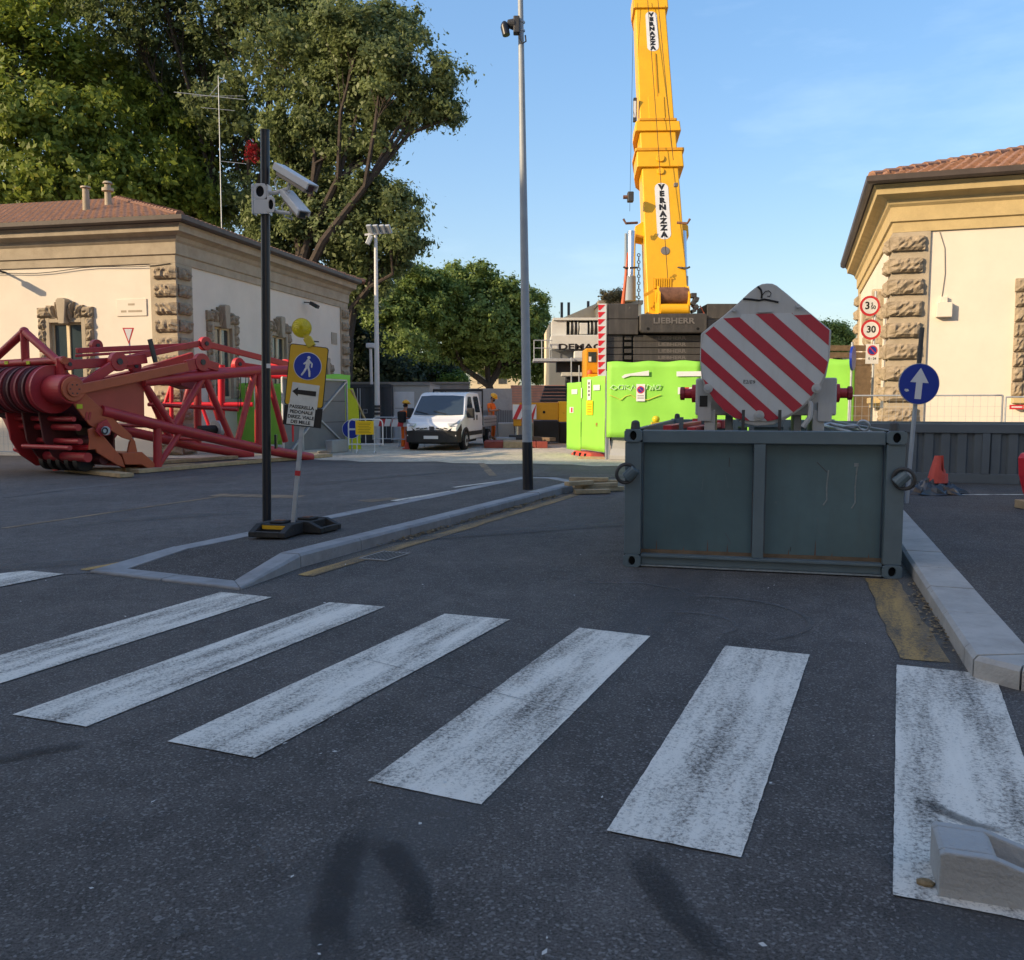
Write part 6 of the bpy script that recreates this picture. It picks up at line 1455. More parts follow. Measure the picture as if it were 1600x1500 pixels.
# far houses
def far_house(label, x0, x1, Y, prof_px, m, wins, roof=None):
    a = D(x0, 640, Y); T = thing('far_house', label, 'building', (a.x, Y, 0)); pts = [(D(px, 640, Y).x - a.x, D(px, py, Y).z) for px, py in prof_px]
    MB().xz([(0, 0)] + [pts[0]] + pts[1:] + [(D(x1, 640, Y).x - a.x, 0)], 0, 10).build('wall', m, T)
    for px, py in wins:
        q = D(px, py, Y) - T.location; w_ = MB().bb(q.x - 0.45, q.x + 0.45, -0.05, -0.005, q.z - 0.7, q.z + 0.7).build('window', 'far_window', T)
    if roof: MB().xz([(p[0], p[1] + 0.02) for p in pts] + [(p[0], p[1] + 0.4) for p in pts[::-1]], -0.4, 10.4).build('roof', 'roof_tile', T)
    return T
H1 = far_house('cream gabled house behind the grey crane boom head', 858, 990, 63.0, [(858, 505), (880, 496), (940, 470), (990, 455)], 'far_wall', ((890, 560), (905, 590)))
for px, py0, py1 in ((879, 500, 470), (890, 500, 470), (911, 490, 482), (921, 484, 468)): q0, q1 = D(px, py0, 63) - H1.location, D(px, py1, 63) - H1.location; MB().cyl(q0 + Vector((0, 1, -1)), q1 + Vector((0, 1, 0)), 0.10, n=6).build('chimney_pipe', 'steel_dark', H1)
far_house('cream house wall showing between the tree trunks', 735, 812, 100.0, [(735, 558), (812, 558)], 'far_wall', ((752, 590), (785, 590), (768, 575)), 1)
far_house('orange house showing above the concrete wall', 660, 705, 102.0, [(660, 575), (680, 560), (705, 575)], 'far_orange', ())
far_house('tiled house beyond the green hoarding on the right', 1280, 1350, 80.0, [(1280, 578), (1310, 560), (1350, 552)], 'far_wall', (), 1)
T = tree('roof_shrub', 'dry shrubs growing on a roof terrace above the ballast', D(958, 476, 60),
     lobes_px(60, [(948, 466, 8, 8), (962, 464, 10, 8), (975, 466, 9, 8)]), 'leaf_dry', 3500, 0.11, 0.04, 0.3, 21, None, (0.2, 0.4), 1.4)
T = thing('terrace_block', 'pale terrace building top below the dry roof shrubs', 'building', D(935, 640, 60).xy.to_3d())
MB().bb(0, 2.8, -0.3, 6, 0, D(940, 476, 60).z).build('wall', 'far_wall', T); MB().bb(-0.1, 2.9, -0.4, 6.1, D(940, 476, 60).z + 0.002, D(940, 476, 60).z + 0.25).build('parapet', 'stone_trim', T)

# ================================================================== white dropside van
VS = 0.93
V = thing('dropside_van', 'white crew-cab dropside van with black bumper facing the crossing', 'van', (-2.62, 28.55, 0.01), R(-11))
V.scale = (VS, VS, VS * 0.94)
prof = [(0.06, 0.34), (0.0, 0.55), (0.02, 0.86), (0.07, 0.96), (0.24, 1.06), (0.62, 1.18), (0.82, 1.27), (1.56, 2.08), (1.72, 2.15), (2.1, 2.19), (3.55, 2.18), (3.62, 2.05), (3.64, 0.42), (3.60, 0.36)]
bm = bmesh.new(); v0 = [bm.verts.new((-1.0, y, z)) for y, z in prof]; v1 = [bm.verts.new((1.0, y, z)) for y, z in prof]; n = len(prof)
bm.faces.new(v0); bm.faces.new(v1[::-1])
for i in range(n): bm.faces.new((v0[i], v1[i], v1[(i + 1) % n], v0[(i + 1) % n]))
for z in (0.9, 1.2, 1.6): bmesh.ops.bisect_plane(bm, geom=bm.verts[:] + bm.edges[:] + bm.faces[:], plane_co=(0, 0, z), plane_no=(0, 0, 1))
for y in (0.35, 0.8, 1.7): bmesh.ops.bisect_plane(bm, geom=bm.verts[:] + bm.edges[:] + bm.faces[:], plane_co=(0, y, 0), plane_no=(0, 1, 0))
def vw(y, z):
    w = 1.0 - 0.17 * max(0, (z - 1.2) / 1.0) ** 1.2
    return w * (1 - 0.10 * max(0, (0.8 - y) / 0.8) ** 2)
for v in bm.verts: v.co.x = math.copysign(vw(v.co.y, v.co.z), v.co.x)
bmesh.ops.recalc_face_normals(bm, faces=bm.faces)
me = bpy.data.meshes.new('cab'); bm.to_mesh(me); bm.free(); me.materials.append(MATS['van_white']); cabo = bpy.data.objects.new('cab', me); COL.objects.link(cabo); cabo.parent = V
md = cabo.modifiers.new('bevel', 'BEVEL'); md.width = 0.05; md.segments = 3; md.limit_method = 'ANGLE'; md.angle_limit = R(30)
def ws_pt(x, t): y = 0.86 + (1.53 - 0.86) * t; z = 1.315 + (2.05 - 1.315) * t; return Vector((x * (vw(y, z) - 0.07), y - 0.015, z + 0.015))
MB().add([ws_pt(-1, 0.0), ws_pt(-0.5, -0.03), ws_pt(0.5, -0.03), ws_pt(1, 0.0), ws_pt(1, 0.96), ws_pt(0.5, 1.0), ws_pt(-0.5, 1.0), ws_pt(-1, 0.96)], [(0, 1, 6, 7), (1, 2, 5, 6), (2, 3, 4, 5)]).build('windscreen', 'van_glass', V)
for x in (-0.4, 0.35): MB().cyl(ws_pt(x, 0.02) + Vector((0, -0.015, 0.01)), ws_pt(x - 0.55, 0.16) + Vector((0, -0.02, 0.02)), 0.012, n=6).build('wiper', 'van_black', V)
for s in (-1, 1):
    def sd(y, z, o=0.008): return (s * (vw(y, z) + o), y, z)
    MB().add([sd(*p) for p in ((1.22, 1.30), (2.22, 1.30), (2.22, 2.02), (1.78, 2.02), (1.36, 1.62))], [(0, 1, 2, 3, 4)]).build('door_window', 'van_glass', V)
    MB().add([sd(*p) for p in ((2.55, 1.40), (3.30, 1.40), (3.32, 1.98), (3.2, 2.04), (2.65, 2.04), (2.53, 1.95))], [(0, 1, 2, 3, 4, 5)]).build('rear_window', 'van_glass', V)
    for y in (1.15, 2.38, 3.42): MB().add([sd(y, 0.5, .006), sd(y + .02, 0.5, .006), sd(y + .02, 1.38, .006), sd(y, 1.38, .006)], [(0, 1, 2, 3)]).build('door_seam', 'van_black', V)
    for y in (2.16, 2.62): MB().box(sd(y, 1.20, 0.02), (0.03, 0.07, 0.20)).build('door_handle', 'van_black', V, bev=0.008)
    MB().bb(s * 0.985, s * 1.018, 1.42, 3.5, 0.52, 0.68).build('side_trim', 'van_black', V, bev=0.008)
    MB().bb(s * 1.0, s * 1.26, 1.10, 1.26, 1.20, 1.58).build('mirror', 'van_black', V, bev=0.05)
    MB().add([(s * 0.52, 0.03, 0.93), (s * 0.60, 0.02, 0.90), (s * 0.62, 0.02, 0.89)], [(0, 1, 2)]).build('headlight_seat', 'van_black', V)
    B = MB().prism([(s * 0.56, 0.06, 1.00), (s * 0.84, 0.13, 1.04), (s * 0.935, 0.40, 1.16), (s * 0.93, 0.22, 0.98), (s * 0.84, 0.06, 0.90), (s * 0.62, 0.0, 0.90)], (s * 0.03, -0.03, 0.012)); B.build('headlight', 'headlamp', V)
    # wheel arch and wheels
    B = MB(); n = 14
    for i in range(n):
        a0, a1 = math.pi * i / n, math.pi * (i + 1) / n
        B.prism([(s * 0.93, 0.92 + 0.42 * math.cos(a0), 0.36 + 0.42 * math.sin(a0)), (s * 0.93, 0.92 + 0.42 * math.cos(a1), 0.36 + 0.42 * math.sin(a1)), (s * 0.93, 0.92 + 0.50 * math.cos(a1), 0.36 + 0.50 * math.sin(a1)), (s * 0.93, 0.92 + 0.50 * math.cos(a0), 0.36 + 0.50 * math.sin(a0))], (s * 0.10, 0, 0))
    B.build('wheel_arch', 'van_black', V); MB().cyl((s * 0.90, 0.92, 0.36), (s * 1.006, 0.92, 0.36), 0.425, n=28).build('arch_well', 'dark_hole', V)
    for y in (0.92, 4.75):
        w_ = MB().cyl((s * 0.82, y, 0.345), (s * 1.03, y, 0.345), 0.345, n=32).build('wheel', 'tyre', V, bev=0.03)
        MB().cyl((s * 1.031, y, 0.345), (s * 1.04, y, 0.345), 0.21, n=24).build('rim', 'galvanised', w_); MB().cyl((s * 1.041, y, 0.345), (s * 1.06, y, 0.345), 0.075, n=12).build('hub_cap', 'van_black', w_)
B = MB().prism([(-0.99, 0.42, 0.30), (-0.93, 0.02, 0.30), (-0.6, -0.07, 0.30), (0.6, -0.07, 0.30), (0.93, 0.02, 0.30), (0.99, 0.42, 0.30)], (0, 0, 0.44)); bp_ = B.build('bumper', 'van_black', V, bev=0.03)
for s in (-1, 1): MB().prism([(s * 0.995, 0.42, 0.72), (s * 0.94, 0.02, 0.72), (s * 0.60, -0.072, 0.72), (s * 0.50, -0.05, 0.70), (s * 0.80, 0.06, 0.90), (s * 0.975, 0.40, 0.99)], (s * 0.012, -0.02, 0)).build('bumper_corner', 'van_black', V, bev=0.02)
MB().bb(-0.55, 0.55, -0.035, 0.06, 0.745, 0.765).build('grille_gap', 'van_black', V)
for i in range(4): MB().bb(-0.075 + i * 0.045, -0.045 + i * 0.045, -0.015, 0.03, 0.77, 0.90).build('badge_letter', 'steel_dark', V)
for s in (-1, 1):
    for k in range(3): MB().box((s * (0.22 + k * 0.14), 0.02, 0.83 - 0.02 * (k % 2)), (0.12, 0.06, 0.035), ry=s * R(12)).build('grille_slot', 'van_black', V)
MB().bb(-0.26, 0.26, -0.085, -0.074, 0.44, 0.555).build('number_plate', 'sign_white', V)
MB().bb(-0.8, 0.8, 0.2, 3.4, 0.24, 0.34).build('underbody', 'van_black', V)
# bed
MB().bb(-1.0, 1.0, 3.72, 6.1, 0.78, 0.86).build('bed_floor', 'galvanised', V)
for x0, x1, y0, y1 in ((-1.03, -0.99, 3.72, 6.1), (0.99, 1.03, 3.72, 6.1), (-0.99, 0.99, 6.06, 6.1)): MB().bb(x0, x1, y0, y1, 0.80, 1.22).build('drop_side', 'galvanised', V, bev=0.008)
for z in (0.95, 1.08): MB().bb(1.031, 1.036, 3.75, 6.08, z, z + 0.02).build('side_groove', 'steel_dark', V)
MB().bb(-0.45, 0.45, 3.6, 6.0, 0.45, 0.775).build('chassis', 'van_black', V); MB().bb(0.6, 0.97, 3.72, 4.2, 0.42, 0.775).build('tool_box', 'van_black', V, bev=0.02)
B = MB()
for x in (-0.98, 0.98): B.bar((x, 3.70, 0.86), (x, 3.70, 2.34), 0.05, 0.05)
B.bar((-0.98, 3.70, 2.30), (0.98, 3.70, 2.30), 0.06, 0.10).bar((-0.98, 3.70, 1.6), (0.98, 3.70, 1.6), 0.04, 0.04); B.build('ladder_rack', 'van_black', V)
MB().cyl((0, 1.9, 2.2), (0.0, 1.86, 2.30), 0.02, 0.01, n=6).build('aerial', 'van_black', V)
q = D(637, 700, 29.6); 
T = thing('traffic_cone', 'small faded red cone at the left front wheel of the van', 'cone', (q.x, 29.6, 0.01)); MB().bb(-0.16, 0.16, -0.16, 0.16, 0, 0.03).build('foot', 'plastic_red', T); MB().cyl((0, 0, 0.03), (0, 0, 0.55), 0.12, 0.03).build('body', 'plastic_red', T, smooth=True)

# ================================================================== people
def skin_mesh(name, m, chains, parent, root=0, sub=2):
    """chains: list of [(pos, radius), ...]; identical positions are joined"""
    me = bpy.data.meshes.new(name); bm = bmesh.new(); sk = bm.verts.layers.skin.verify(); idx = {}
    def gv(p, r_):
        k = tuple(round(c, 4) for c in p)
        if k not in idx:
            v = bm.verts.new(p); v[sk].radius = (r_, r_) if not isinstance(r_, tuple) else r_; idx[k] = v
        return idx[k]
    for ch in chains:
        pr = None
        for p, r_ in ch:
            v = gv(p, r_)
            if pr is not None and pr is not v and bm.edges.get((pr, v)) is None: bm.edges.new((pr, v))
            pr = v
    bm.verts.ensure_lookup_table(); bm.verts[root][sk].use_root = True
    bm.to_mesh(me); bm.free(); me.materials.append(MATS[m]); o = bpy.data.objects.new(name, me); COL.objects.link(o); o.parent = parent
    md = o.modifiers.new('skin', 'SKIN'); md.use_smooth_shade = True
    md = o.modifiers.new('sub', 'SUBSURF'); md.levels = sub; md.render_levels = sub
    return o
def worker(label, loc, rz, arms, head_f, pack=False, legs=((0.09, 0.02), (-0.09, 0.0))):
    T = thing('person', label, 'person', loc, rz)                  # faces local -y
    pel = (0, 0, 0.95); bel = (0, 0.01, 1.10); ch = (0, 0.02, 1.32); nk = (0, 0.0, 1.46); hd = (0, head_f, 1.58); ht = (0, head_f * 1.6, 1.70)
    def leg(s, fy): return [(pel, .12), ((s, 0.0, 0.88), .088), ((s * 1.1, fy - 0.03, 0.50), .060), ((s * 1.15, fy + 0.02, 0.10), .042), ((s * 1.2, fy - 0.10, 0.045), .036)]
    def arm(s, el, wr): return [(ch, .125), ((s * 0.17, 0.02, 1.38), .062), (el, .046), (wr, .034)]
    bodych = [[(pel, .12), (bel, .115), (ch, .125), (nk, .052), (hd, .078), (ht, .082)]]
    for s, fy in legs: bodych.append(leg(s, fy))
    for s, el, wr in arms:
        bodych.append(arm(s, el, wr)); w0 = Vector(wr); d = (w0 - Vector(el)).normalized()
        palm = tuple(w0 + d * 0.06); bodych.append([(wr, .034), (palm, .032)])
        for k in range(4): bodych.append([(palm, .032), (tuple(w0 + d * (0.10) + Vector(((k - 1.5) * 0.018, -0.01, 0))), .009), (tuple(w0 + d * 0.13 + Vector(((k - 1.5) * 0.018, -0.03, -0.02))), .008)])
        bodych.append([(wr, .034), (tuple(w0 + d * 0.04 + Vector((-s * 0.04, -0.02, 0.02))), .009)])
    skin_mesh('body', 'skin', bodych, T)
    # clothes
    jk = [[((0, 0, 0.93), .132), (bel, .130), (ch, .142), ((0, 0.005, 1.42), .085)]]
    for s, el, wr in arms: jk.append([(ch, .142), ((s * 0.175, 0.02, 1.38), .078), (tuple(Vector((s * 0.175, 0.02, 1.38)).lerp(Vector(el), .75)), .062)])
    skin_mesh('jacket', 'overalls', jk, T)
    tr = [[((0, 0, 0.97), .128), ((0, 0, 0.92), .13)]]
    for s, fy in legs: tr.append([((0, 0, 0.92), .13), ((s, 0.0, 0.84), .100), ((s * 1.1, fy - 0.03, 0.50), .078), ((s * 1.15, fy + 0.02, 0.13), .068)])
    skin_mesh('trousers', 'overalls', tr, T)
    for s, fy in legs: skin_mesh('boot', 'boots', [[((s * 1.15, fy + 0.03, 0.16), .056), ((s * 1.15, fy + 0.02, 0.055), .055), ((s * 1.2, fy - 0.12, 0.045), .045)]], T, 0, 1)
    hc = Vector(ht)
    B = MB(); n, m_ = 20, 7; vs = []
    for j in range(m_ + 1):
        for i in range(n): a = 2 * math.pi * i / n; ph = math.pi / 2 * j / m_; vs.append((0.135 * math.cos(a) * math.sin(ph + 0.001), 0.155 * math.sin(a) * math.sin(ph + 0.001), 0.125 * math.cos(ph)))
    B.add(vs, [(j * n + i, j * n + (i + 1) % n, (j + 1) * n + (i + 1) % n, (j + 1) * n + i) for j in range(m_) for i in range(n)]); B.ring((0, -0.02, -0.008), (0, 0, 1), 0.165, 0.12, 0.012, 20)
    he = B.build('helmet', 'helmet', T, smooth=True); he.location = hc + Vector((0, 0, 0.0)); he.rotation_euler = (R(38) if head_f < -0.04 else R(8), 0, 0)
    f = MB().ball((0, 0, 0), 0.018, (0.8, 1, 1.3), 8, 6).build('nose', 'skin', T); f.location = (0, hd[1] - 0.085, hd[2] + 0.0)
    for s in (-1, 1):
        e_ = MB().ball((0, 0, 0), 0.011, (1, .6, .7), 8, 6).build('eye', 'hair', T); e_.location = (s * 0.03, hd[1] - 0.078, hd[2] + 0.035)
        e2 = MB().ball((0, 0, 0), 0.022, (.4, 1, 1.4), 8, 6).build('ear', 'skin', T); e2.location = (s * 0.082, hd[1] + 0.01, hd[2] + 0.02)
    b_ = MB().ball((0, 0, 0), 0.058, (1, .62, .6), 10, 6).build('beard', 'hair', T); b_.location = (0, hd[1] - 0.045, hd[2] - 0.045)
    h_ = MB().ball((0, 0, 0), 0.088, (1, .8, .8), 10, 6).build('hair', 'hair', T); h_.location = (0, hd[1] + 0.03, hd[2] + 0.04)
    if pack: MB().bb(-0.15, 0.15, 0.12, 0.30, 1.02, 1.42).build('backpack', 'backpack', T, bev=0.05)
    return T
wp = D(768, 690, 34.4)
W1 = worker('person in orange work clothes and yellow helmet looking down at a phone', (wp.x, 34.4, 0.12), R(62), ((1, (0.23, -0.06, 1.14), (0.08, -0.26, 1.17)), (-1, (-0.23, -0.06, 1.14), (-0.06, -0.26, 1.17))), -0.07, False, ((0.09, 0.0), (-0.09, -0.14)))
o = MB().box((0, 0, 0), (0.075, 0.15, 0.012), rx=R(20)).build('phone', 'sign_black', bev=0.004); o.location = W1.matrix_basis @ Vector((0.01, -0.36, 1.19)); o.rotation_euler = (0, 0, R(62)); tag(o, 'dark phone held by the standing person in orange', 'phone')
wp = D(633, 690, 31.2)
worker('person in orange with yellow helmet partly hidden left of the van', (wp.x + 0.02, 31.2, -0.15), R(150), ((1, (0.24, -0.02, 1.12), (0.22, -0.2, 1.0)), (-1, (-0.24, -0.02, 1.12), (-0.22, -0.2, 1.0))), -0.03, True)

# ================================================================== orange outrigger, mats, crates
T = thing('outrigger_beam', 'orange crane outrigger beam with striped end and jack behind the column', 'crane part', D(800, 640, 32.0).xy.to_3d())
ob = T.location
def OB(px, py): return D(px, py, 32.0) - ob
p0, p1 = OB(803, 630), OB(892, 658)
MB().bb(OB(812, 640).x, OB(873, 640).x, 0, 0.7, OB(0, 656).z, OB(0, 629).z).build('beam', 'crane_yellow_dark', T, bev=0.015)
MB().bb(OB(873, 640).x + 0.003, OB(925, 640).x, -0.06, 0.76, OB(0, 659).z, OB(0, 627).z).build('beam_box', 'crane_yellow', T, bev=0.02)
MB().bb(OB(802, 640).x, OB(815, 640).x, -0.03, 0.6, OB(0, 666).z, OB(0, 631).z).build('jack_housing', 'crane_yellow_dark', T, bev=0.03)
B = MB().bb(OB(801, 640).x, OB(838, 640).x, -0.09, -0.065, OB(0, 655).z, OB(0, 632).z).build('hazard_board', 'sign_white', T)
xa, xb, za, zb = OB(801, 640).x, OB(838, 640).x, OB(0, 655).z, OB(0, 632).z
for k in range(3): x = xa + k * 0.30; MB().prism([(x, -0.095, za), (min(x + 0.15, xb), -0.095, za), (min(x + 0.40, xb), -0.095, zb), (min(x + 0.25, xb), -0.095, zb)], (0, 0.004, 0)).build('hazard_stripe', 'sign_red', T)
MB().cyl(OB(807, 666) + Vector((0, .3, 0)), OB(807, 681) + Vector((0, .3, 0)), 0.09, n=14).build('jack_rod', 'chrome', T, smooth=True)
MB().bb(OB(795, 0).x, OB(822, 0).x, 0.0, 0.6, OB(0, 683).z, OB(0, 680).z).build('jack_foot', 'steel_dark', T)
MB().cyl(OB(850, 644) + Vector((0, -0.004, 0)), OB(850, 644) + Vector((0, -0.012, 0)), 0.05, n=14).build('bolt_hole', 'dark_hole', T)
for i, (x0, x1, y0, y1, Y, m, lab) in enumerate(((775, 806, 684, 690.5, 31.7, 'concrete', 'pale concrete pad under the jack foot'), (806, 838, 683, 690.5, 31.8, 'dark_steel_box', 'dark steel pad under the jack foot'), (778, 834, 661, 689, 33.2, 'shed_grey', 'white wrapped pallet behind the jack'), (834, 874, 657, 691, 33.6, 'dark_steel_box', 'dark steel tool crate below the orange beam'), (874, 902, 660, 692, 34.0, 'dark_steel_box', 'dark steel crate half behind the green hoarding'))):
    a, b = D(x0, y1, Y), D(x1, y0, Y); o = MB().bb(0, b.x - a.x, 0, 0.9, 0, b.z - max(0.01, a.z)).build('pad' if i < 2 else 'crate', m, bev=0.02); o.location = (a.x, Y, max(0.01, a.z)); tag(o, lab, 'pad' if i < 2 else 'crate')
# crib of squared timbers
xs = [756, 786, 818, 838, 856]; cr_m = ['wood_red', 'wood_pale', 'wood_red', 'wood_red']; labs = ['red-painted squared timber at the left of the crib under the jack', 'bare squared timber in the middle of the crib under the jack', 'red-painted squared timber behind the column in the crib', 'red-painted squared timber at the right end of the crib']
for i in range(4):
    a, b = D(xs[i] + 0.4, 701, 30.2), D(xs[i + 1] - 0.4, 691, 30.2); o = MB().bb(0, b.x - a.x, 0, 1.6, 0, 0.22).build('squared_timber', cr_m[i], bev=0.012); o.location = (a.x, 30.2, 0.012); tag(o, labs[i], 'timber', 'crib timbers')
o = MB().box((0, 0, 0.06), (0.25, 1.4, 0.12), rz=0.5).build('squared_timber', 'wood_dark'); a = D(848, 690, 30.6); o.location = (a.x, 31.0, 0.24); tag(o, 'rough brown timber lying askew on top of the crib', 'timber', 'crib timbers')

# ================================================================== green hoarding in front of the crane
hA = D(947.5, 700, 24.0); hB = D(1336, 640, 22.2)
hd_ = (hB - hA); hd_.z = 0; HL = hd_.length; hu = hd_.normalized()
cuts = [0, 0.4, 0.74, 1.0]
labs = ['green panel with no-parking notice and white scribble left of the hook block', 'green panel with red and white board behind the hook block', 'green panel right of the hook block before the right gatehouse']
HP = []
for i in range(3):
    a = hA + hu * HL * cuts[i]; b = hA + hu * (HL * cuts[i + 1] - 0.03)
    HP.append(panel_sheet(labs[i], a.xy, b.xy, 0.62, 2.66, 'hoarding_green', GH, 0.022, seed=60 + i))
    for x in (0.05, (b - a).length - 0.05): MB().bb(x - 0.025, x + 0.025, 0.06, 0.11, 0.0, 2.6).build('post', 'galvanised', HP[-1])
def onp(i, px, py, dy=-0.06):
    p = PLANE(px, py, hA + Vector((-hu.y, hu.x, 0)) * dy, Vector((-hu.y, hu.x, 0))); q = p - HP[i].location; q.z = p.z; return Vector((q.dot(hu), dy, p.z))
def sheet_on(i, x0, y0, x1, y1, nm, m, dy=-0.06):
    a, b = onp(i, x0, y1, dy), onp(i, x1, y0, dy); return MB().bb(a.x, b.x, dy, dy + 0.006, a.z, b.z).build(nm, m, HP[i])
MB().prism([onp(0, *p) for p in ((971, 589), (976, 585), (1014, 579), (1014, 587), (985, 587), (974, 591))], (0, 0.006, 0)).build('white_sticker', 'sign_white', HP[0])
s_ = sheet_on(0, 994, 600, 1008, 627, 'notice_sheet', 'sign_white')
q = onp(0, 1001, 609, -0.063); MB().cyl(q, q + Vector((0, -0.002, 0)), 0.10, n=24).build('red_ring', 'sign_red', HP[0]); q = onp(0, 1001, 609, -0.0665); MB().cyl(q, q + Vector((0, -0.002, 0)), 0.072, n=24).build('blue_disc', 'sign_blue', HP[0]); MB().box(q + Vector((0, -0.004, 0)), (0.15, 0.002, 0.02), ry=R(45)).build('red_bar', 'sign_red', HP[0])
for k, py in enumerate((618, 621.5)): sheet_on(0, 996, py, 1006, py + 0.9, 'notice_line', 'sign_black', -0.0635)
for pts in ([(953, 607), (958, 602), (966, 605), (960, 609), (955, 606)], [(966, 608), (968, 602), (974, 602), (973, 608), (968, 608)], [(976, 609), (977, 602), (983, 603), (978, 606), (986, 610)], [(987, 608), (989, 602), (993, 607)], [(1010, 608), (1012, 601), (1018, 604), (1015, 610)], [(1019, 610), (1022, 601), (1024, 608)], [(1026, 602), (1024, 609), (1030, 608), (1032, 602), (1027, 602)]):
    MB().path([onp(0, *p, -0.045) for p in pts], 0.014, 5).build('graffiti', 'graffiti', HP[0])
MB().path([onp(0, *p, -0.045) for p in ((952, 617), (962, 621), (970, 625), (978, 619), (986, 617), (993, 622), (1012, 625), (1022, 621), (1032, 617))], 0.012, 5).build('graffiti', 'graffiti_orange', HP[0])
sheet_on(1, 1057, 580, 1104, 588, 'white_sticker', 'sign_white')
hzb = sheet_on(1, 1059, 605, 1090, 616, 'hazard_board', 'sign_white')
a, b = onp(1, 1059, 616, -0.064), onp(1, 1090, 605, -0.064)
for k in range(2): x = a.x + 0.06 + k * 0.27; MB().prism([(x, -0.064, a.z), (x + 0.13, -0.064, a.z), (x + 0.24, -0.064, b.z), (x + 0.11, -0.064, b.z)], (0, 0.003, 0)).build('hazard_stripe', 'sign_red', HP[1])
# concrete barriers carrying the panels
for i in range(3):
    a = hA + hu * (0.1 + i * 2.2); o = MB().yz([(-0.30, 0), (-0.30, 0.12), (-0.14, 0.30), (-0.10, 0.60), (0.10, 0.60), (0.14, 0.30), (0.30, 0.12), (0.30, 0)], 0, 2.1).build('concrete_barrier', 'concrete', bev=0.015)
    o.location = (a.x - hu.y * 0.25, a.y + hu.x * 0.25, 0.01); o.rotation_euler = (0, 0, math.atan2(hu.y, hu.x)); tag(o, ['pale concrete barrier at the left end under the green hoarding', 'pale concrete barrier under the middle green panel', 'pale concrete barrier at the right end under the green hoarding'][i], 'barrier', 'concrete barriers under the hoarding')
# angled gate leaves
gA, gB = D(886, 640, 27.3), D(945, 640, 24.05); gm = gA.lerp(gB, 0.40)
GL = [panel_sheet('left green gate leaf with small striped sticker', gA.xy, gm.xy, 0.14, 2.17, 'hoarding_green', GH, 0.006, seed=70), panel_sheet('right green gate leaf with yellow notice and white plate', (gm + (gB - gA).normalized() * 0.02).xy, gB.xy, 0.2, 2.30, 'hoarding_green', GH, 0.006, seed=71)]
gn = (gB - gA); gn.z = 0; gu = gn.normalized(); gnv = Vector((-gu.y, gu.x, 0))
def ong(i, px, py, dy=-0.03):
    p = PLANE(px, py, gA + gnv * dy, gnv); q = p - GL[i].location; return Vector((q.dot(gu), dy, p.z))
def gsheet(i, x0, y0, x1, y1, nm, m, dy=-0.03): a, b = ong(i, x0, y1, dy), ong(i, x1, y0, dy); return MB().bb(a.x, b.x, dy, dy + 0.005, a.z, b.z).build(nm, m, GL[i])
gsheet(0, 893, 608, 902, 616, 'white_sticker', 'sign_white'); gsheet(1, 927, 601, 937, 610, 'white_sticker', 'sign_white')
gsheet(1, 917.5, 593, 923, 625, 'white_plate', 'sign_white'); gsheet(1, 916, 626, 926, 648, 'yellow_notice', 'notice_yellow')
for k in range(4): gsheet(1, 918, 631 + k * 4, 924, 632 + k * 4, 'notice_line', 'notice_ink', -0.033)
for k in range(4): gsheet(1, 919.2, 597 + k * 6, 921.2, 601 + k * 6, 'plate_print', 'sign_black', -0.033)
gsheet(0, 890, 636, 896, 645, 'striped_sticker', 'sign_white'); gsheet(0, 892, 637, 894.5, 644, 'sticker_red', 'sign_red', -0.033)
text('spray_mark', 'M', 0.17, 'plastic_red', GL[1], ong(1, 932, 664, -0.012), FACE)
gsheet(0, 907.8, 606, 909.2, 622, 'latch', 'sign_white', -0.035)
MB().bb((gB - gm).length - 0.02, (gB - gm).length + 0.02, 0.02, 0.08, 0.0, 2.42).build('hinge_post', 'galvanised', GL[1])
q = D(921, 709, 25.0)
T = thing('barrier_weight', 'red plastic barrier foot under the green gate', 'barrier foot', (q.x, 25.6, 0.01), math.atan2(gu.y, gu.x)); MB().prism([(-0.9, -0.25, 0), (0.9, -0.25, 0), (0.75, -0.18, 0.13), (-0.7, -0.18, 0.13)], (0, 0.45, 0)).build('body', 'plastic_red', T, bev=0.03)
for x in (-0.5, 0.0, 0.45): MB().cyl((x, -0.256, 0.05), (x, -0.2, 0.05), 0.055, n=10).build('drain_hole', 'dark_hole', T)
q = D(945, 718, 23.8); o = MB().box((0, 0, 0.02), (1.1, 0.5, 0.04)).build('ground_board', 'wood_pale'); o.location = (q.x - 0.1, 24.4, 0.012); o.rotation_euler = (0, 0, -0.2); tag(o, 'flat wooden board on the ground at the hoarding corner', 'board')
q = D(1025, 655, 22.5); T = thing('site_lamp', 'small yellow lamp peeping over the container behind the left rail', 'lamp', (q.x, 22.5, 0)); MB().cyl((0, 0, 0), (0, 0, q.z - 0.08), 0.03).build('post', 'galvanised', T); MB().ball((0, 0, q.z), 0.10, (1, 1, .9)).build('lamp_head', 'lamp_lens', T, smooth=True); MB().bb(-0.12, 0.12, -0.08, 0.08, q.z - 0.14, q.z - 0.07).build('lamp_box', 'lamp_body', T)
for i in range(3):
    q = D(1302, 548 + i * 11, 26.0); o = MB().bb(0, 1.4, 0, 0.2, 0, 0.16).build('steel_beam', 'wood_dark'); o.location = (q.x - 0.2, 26.0, q.z); tag(o, ['top', 'middle', 'lowest'][i] + ' brown beam stacked behind the right green panel', 'beam', 'brown beams behind the hoarding')
q = D(1302, 570, 26.0); o = MB().bb(0, 1.3, 0, 0.2, 0, q.z - 0.01).build('beam_rack', 'wood_dark'); o.location = (q.x - 0.15, 26.02, 0.0); tag(o, 'brown rack holding the beams behind the right green panel', 'rack')

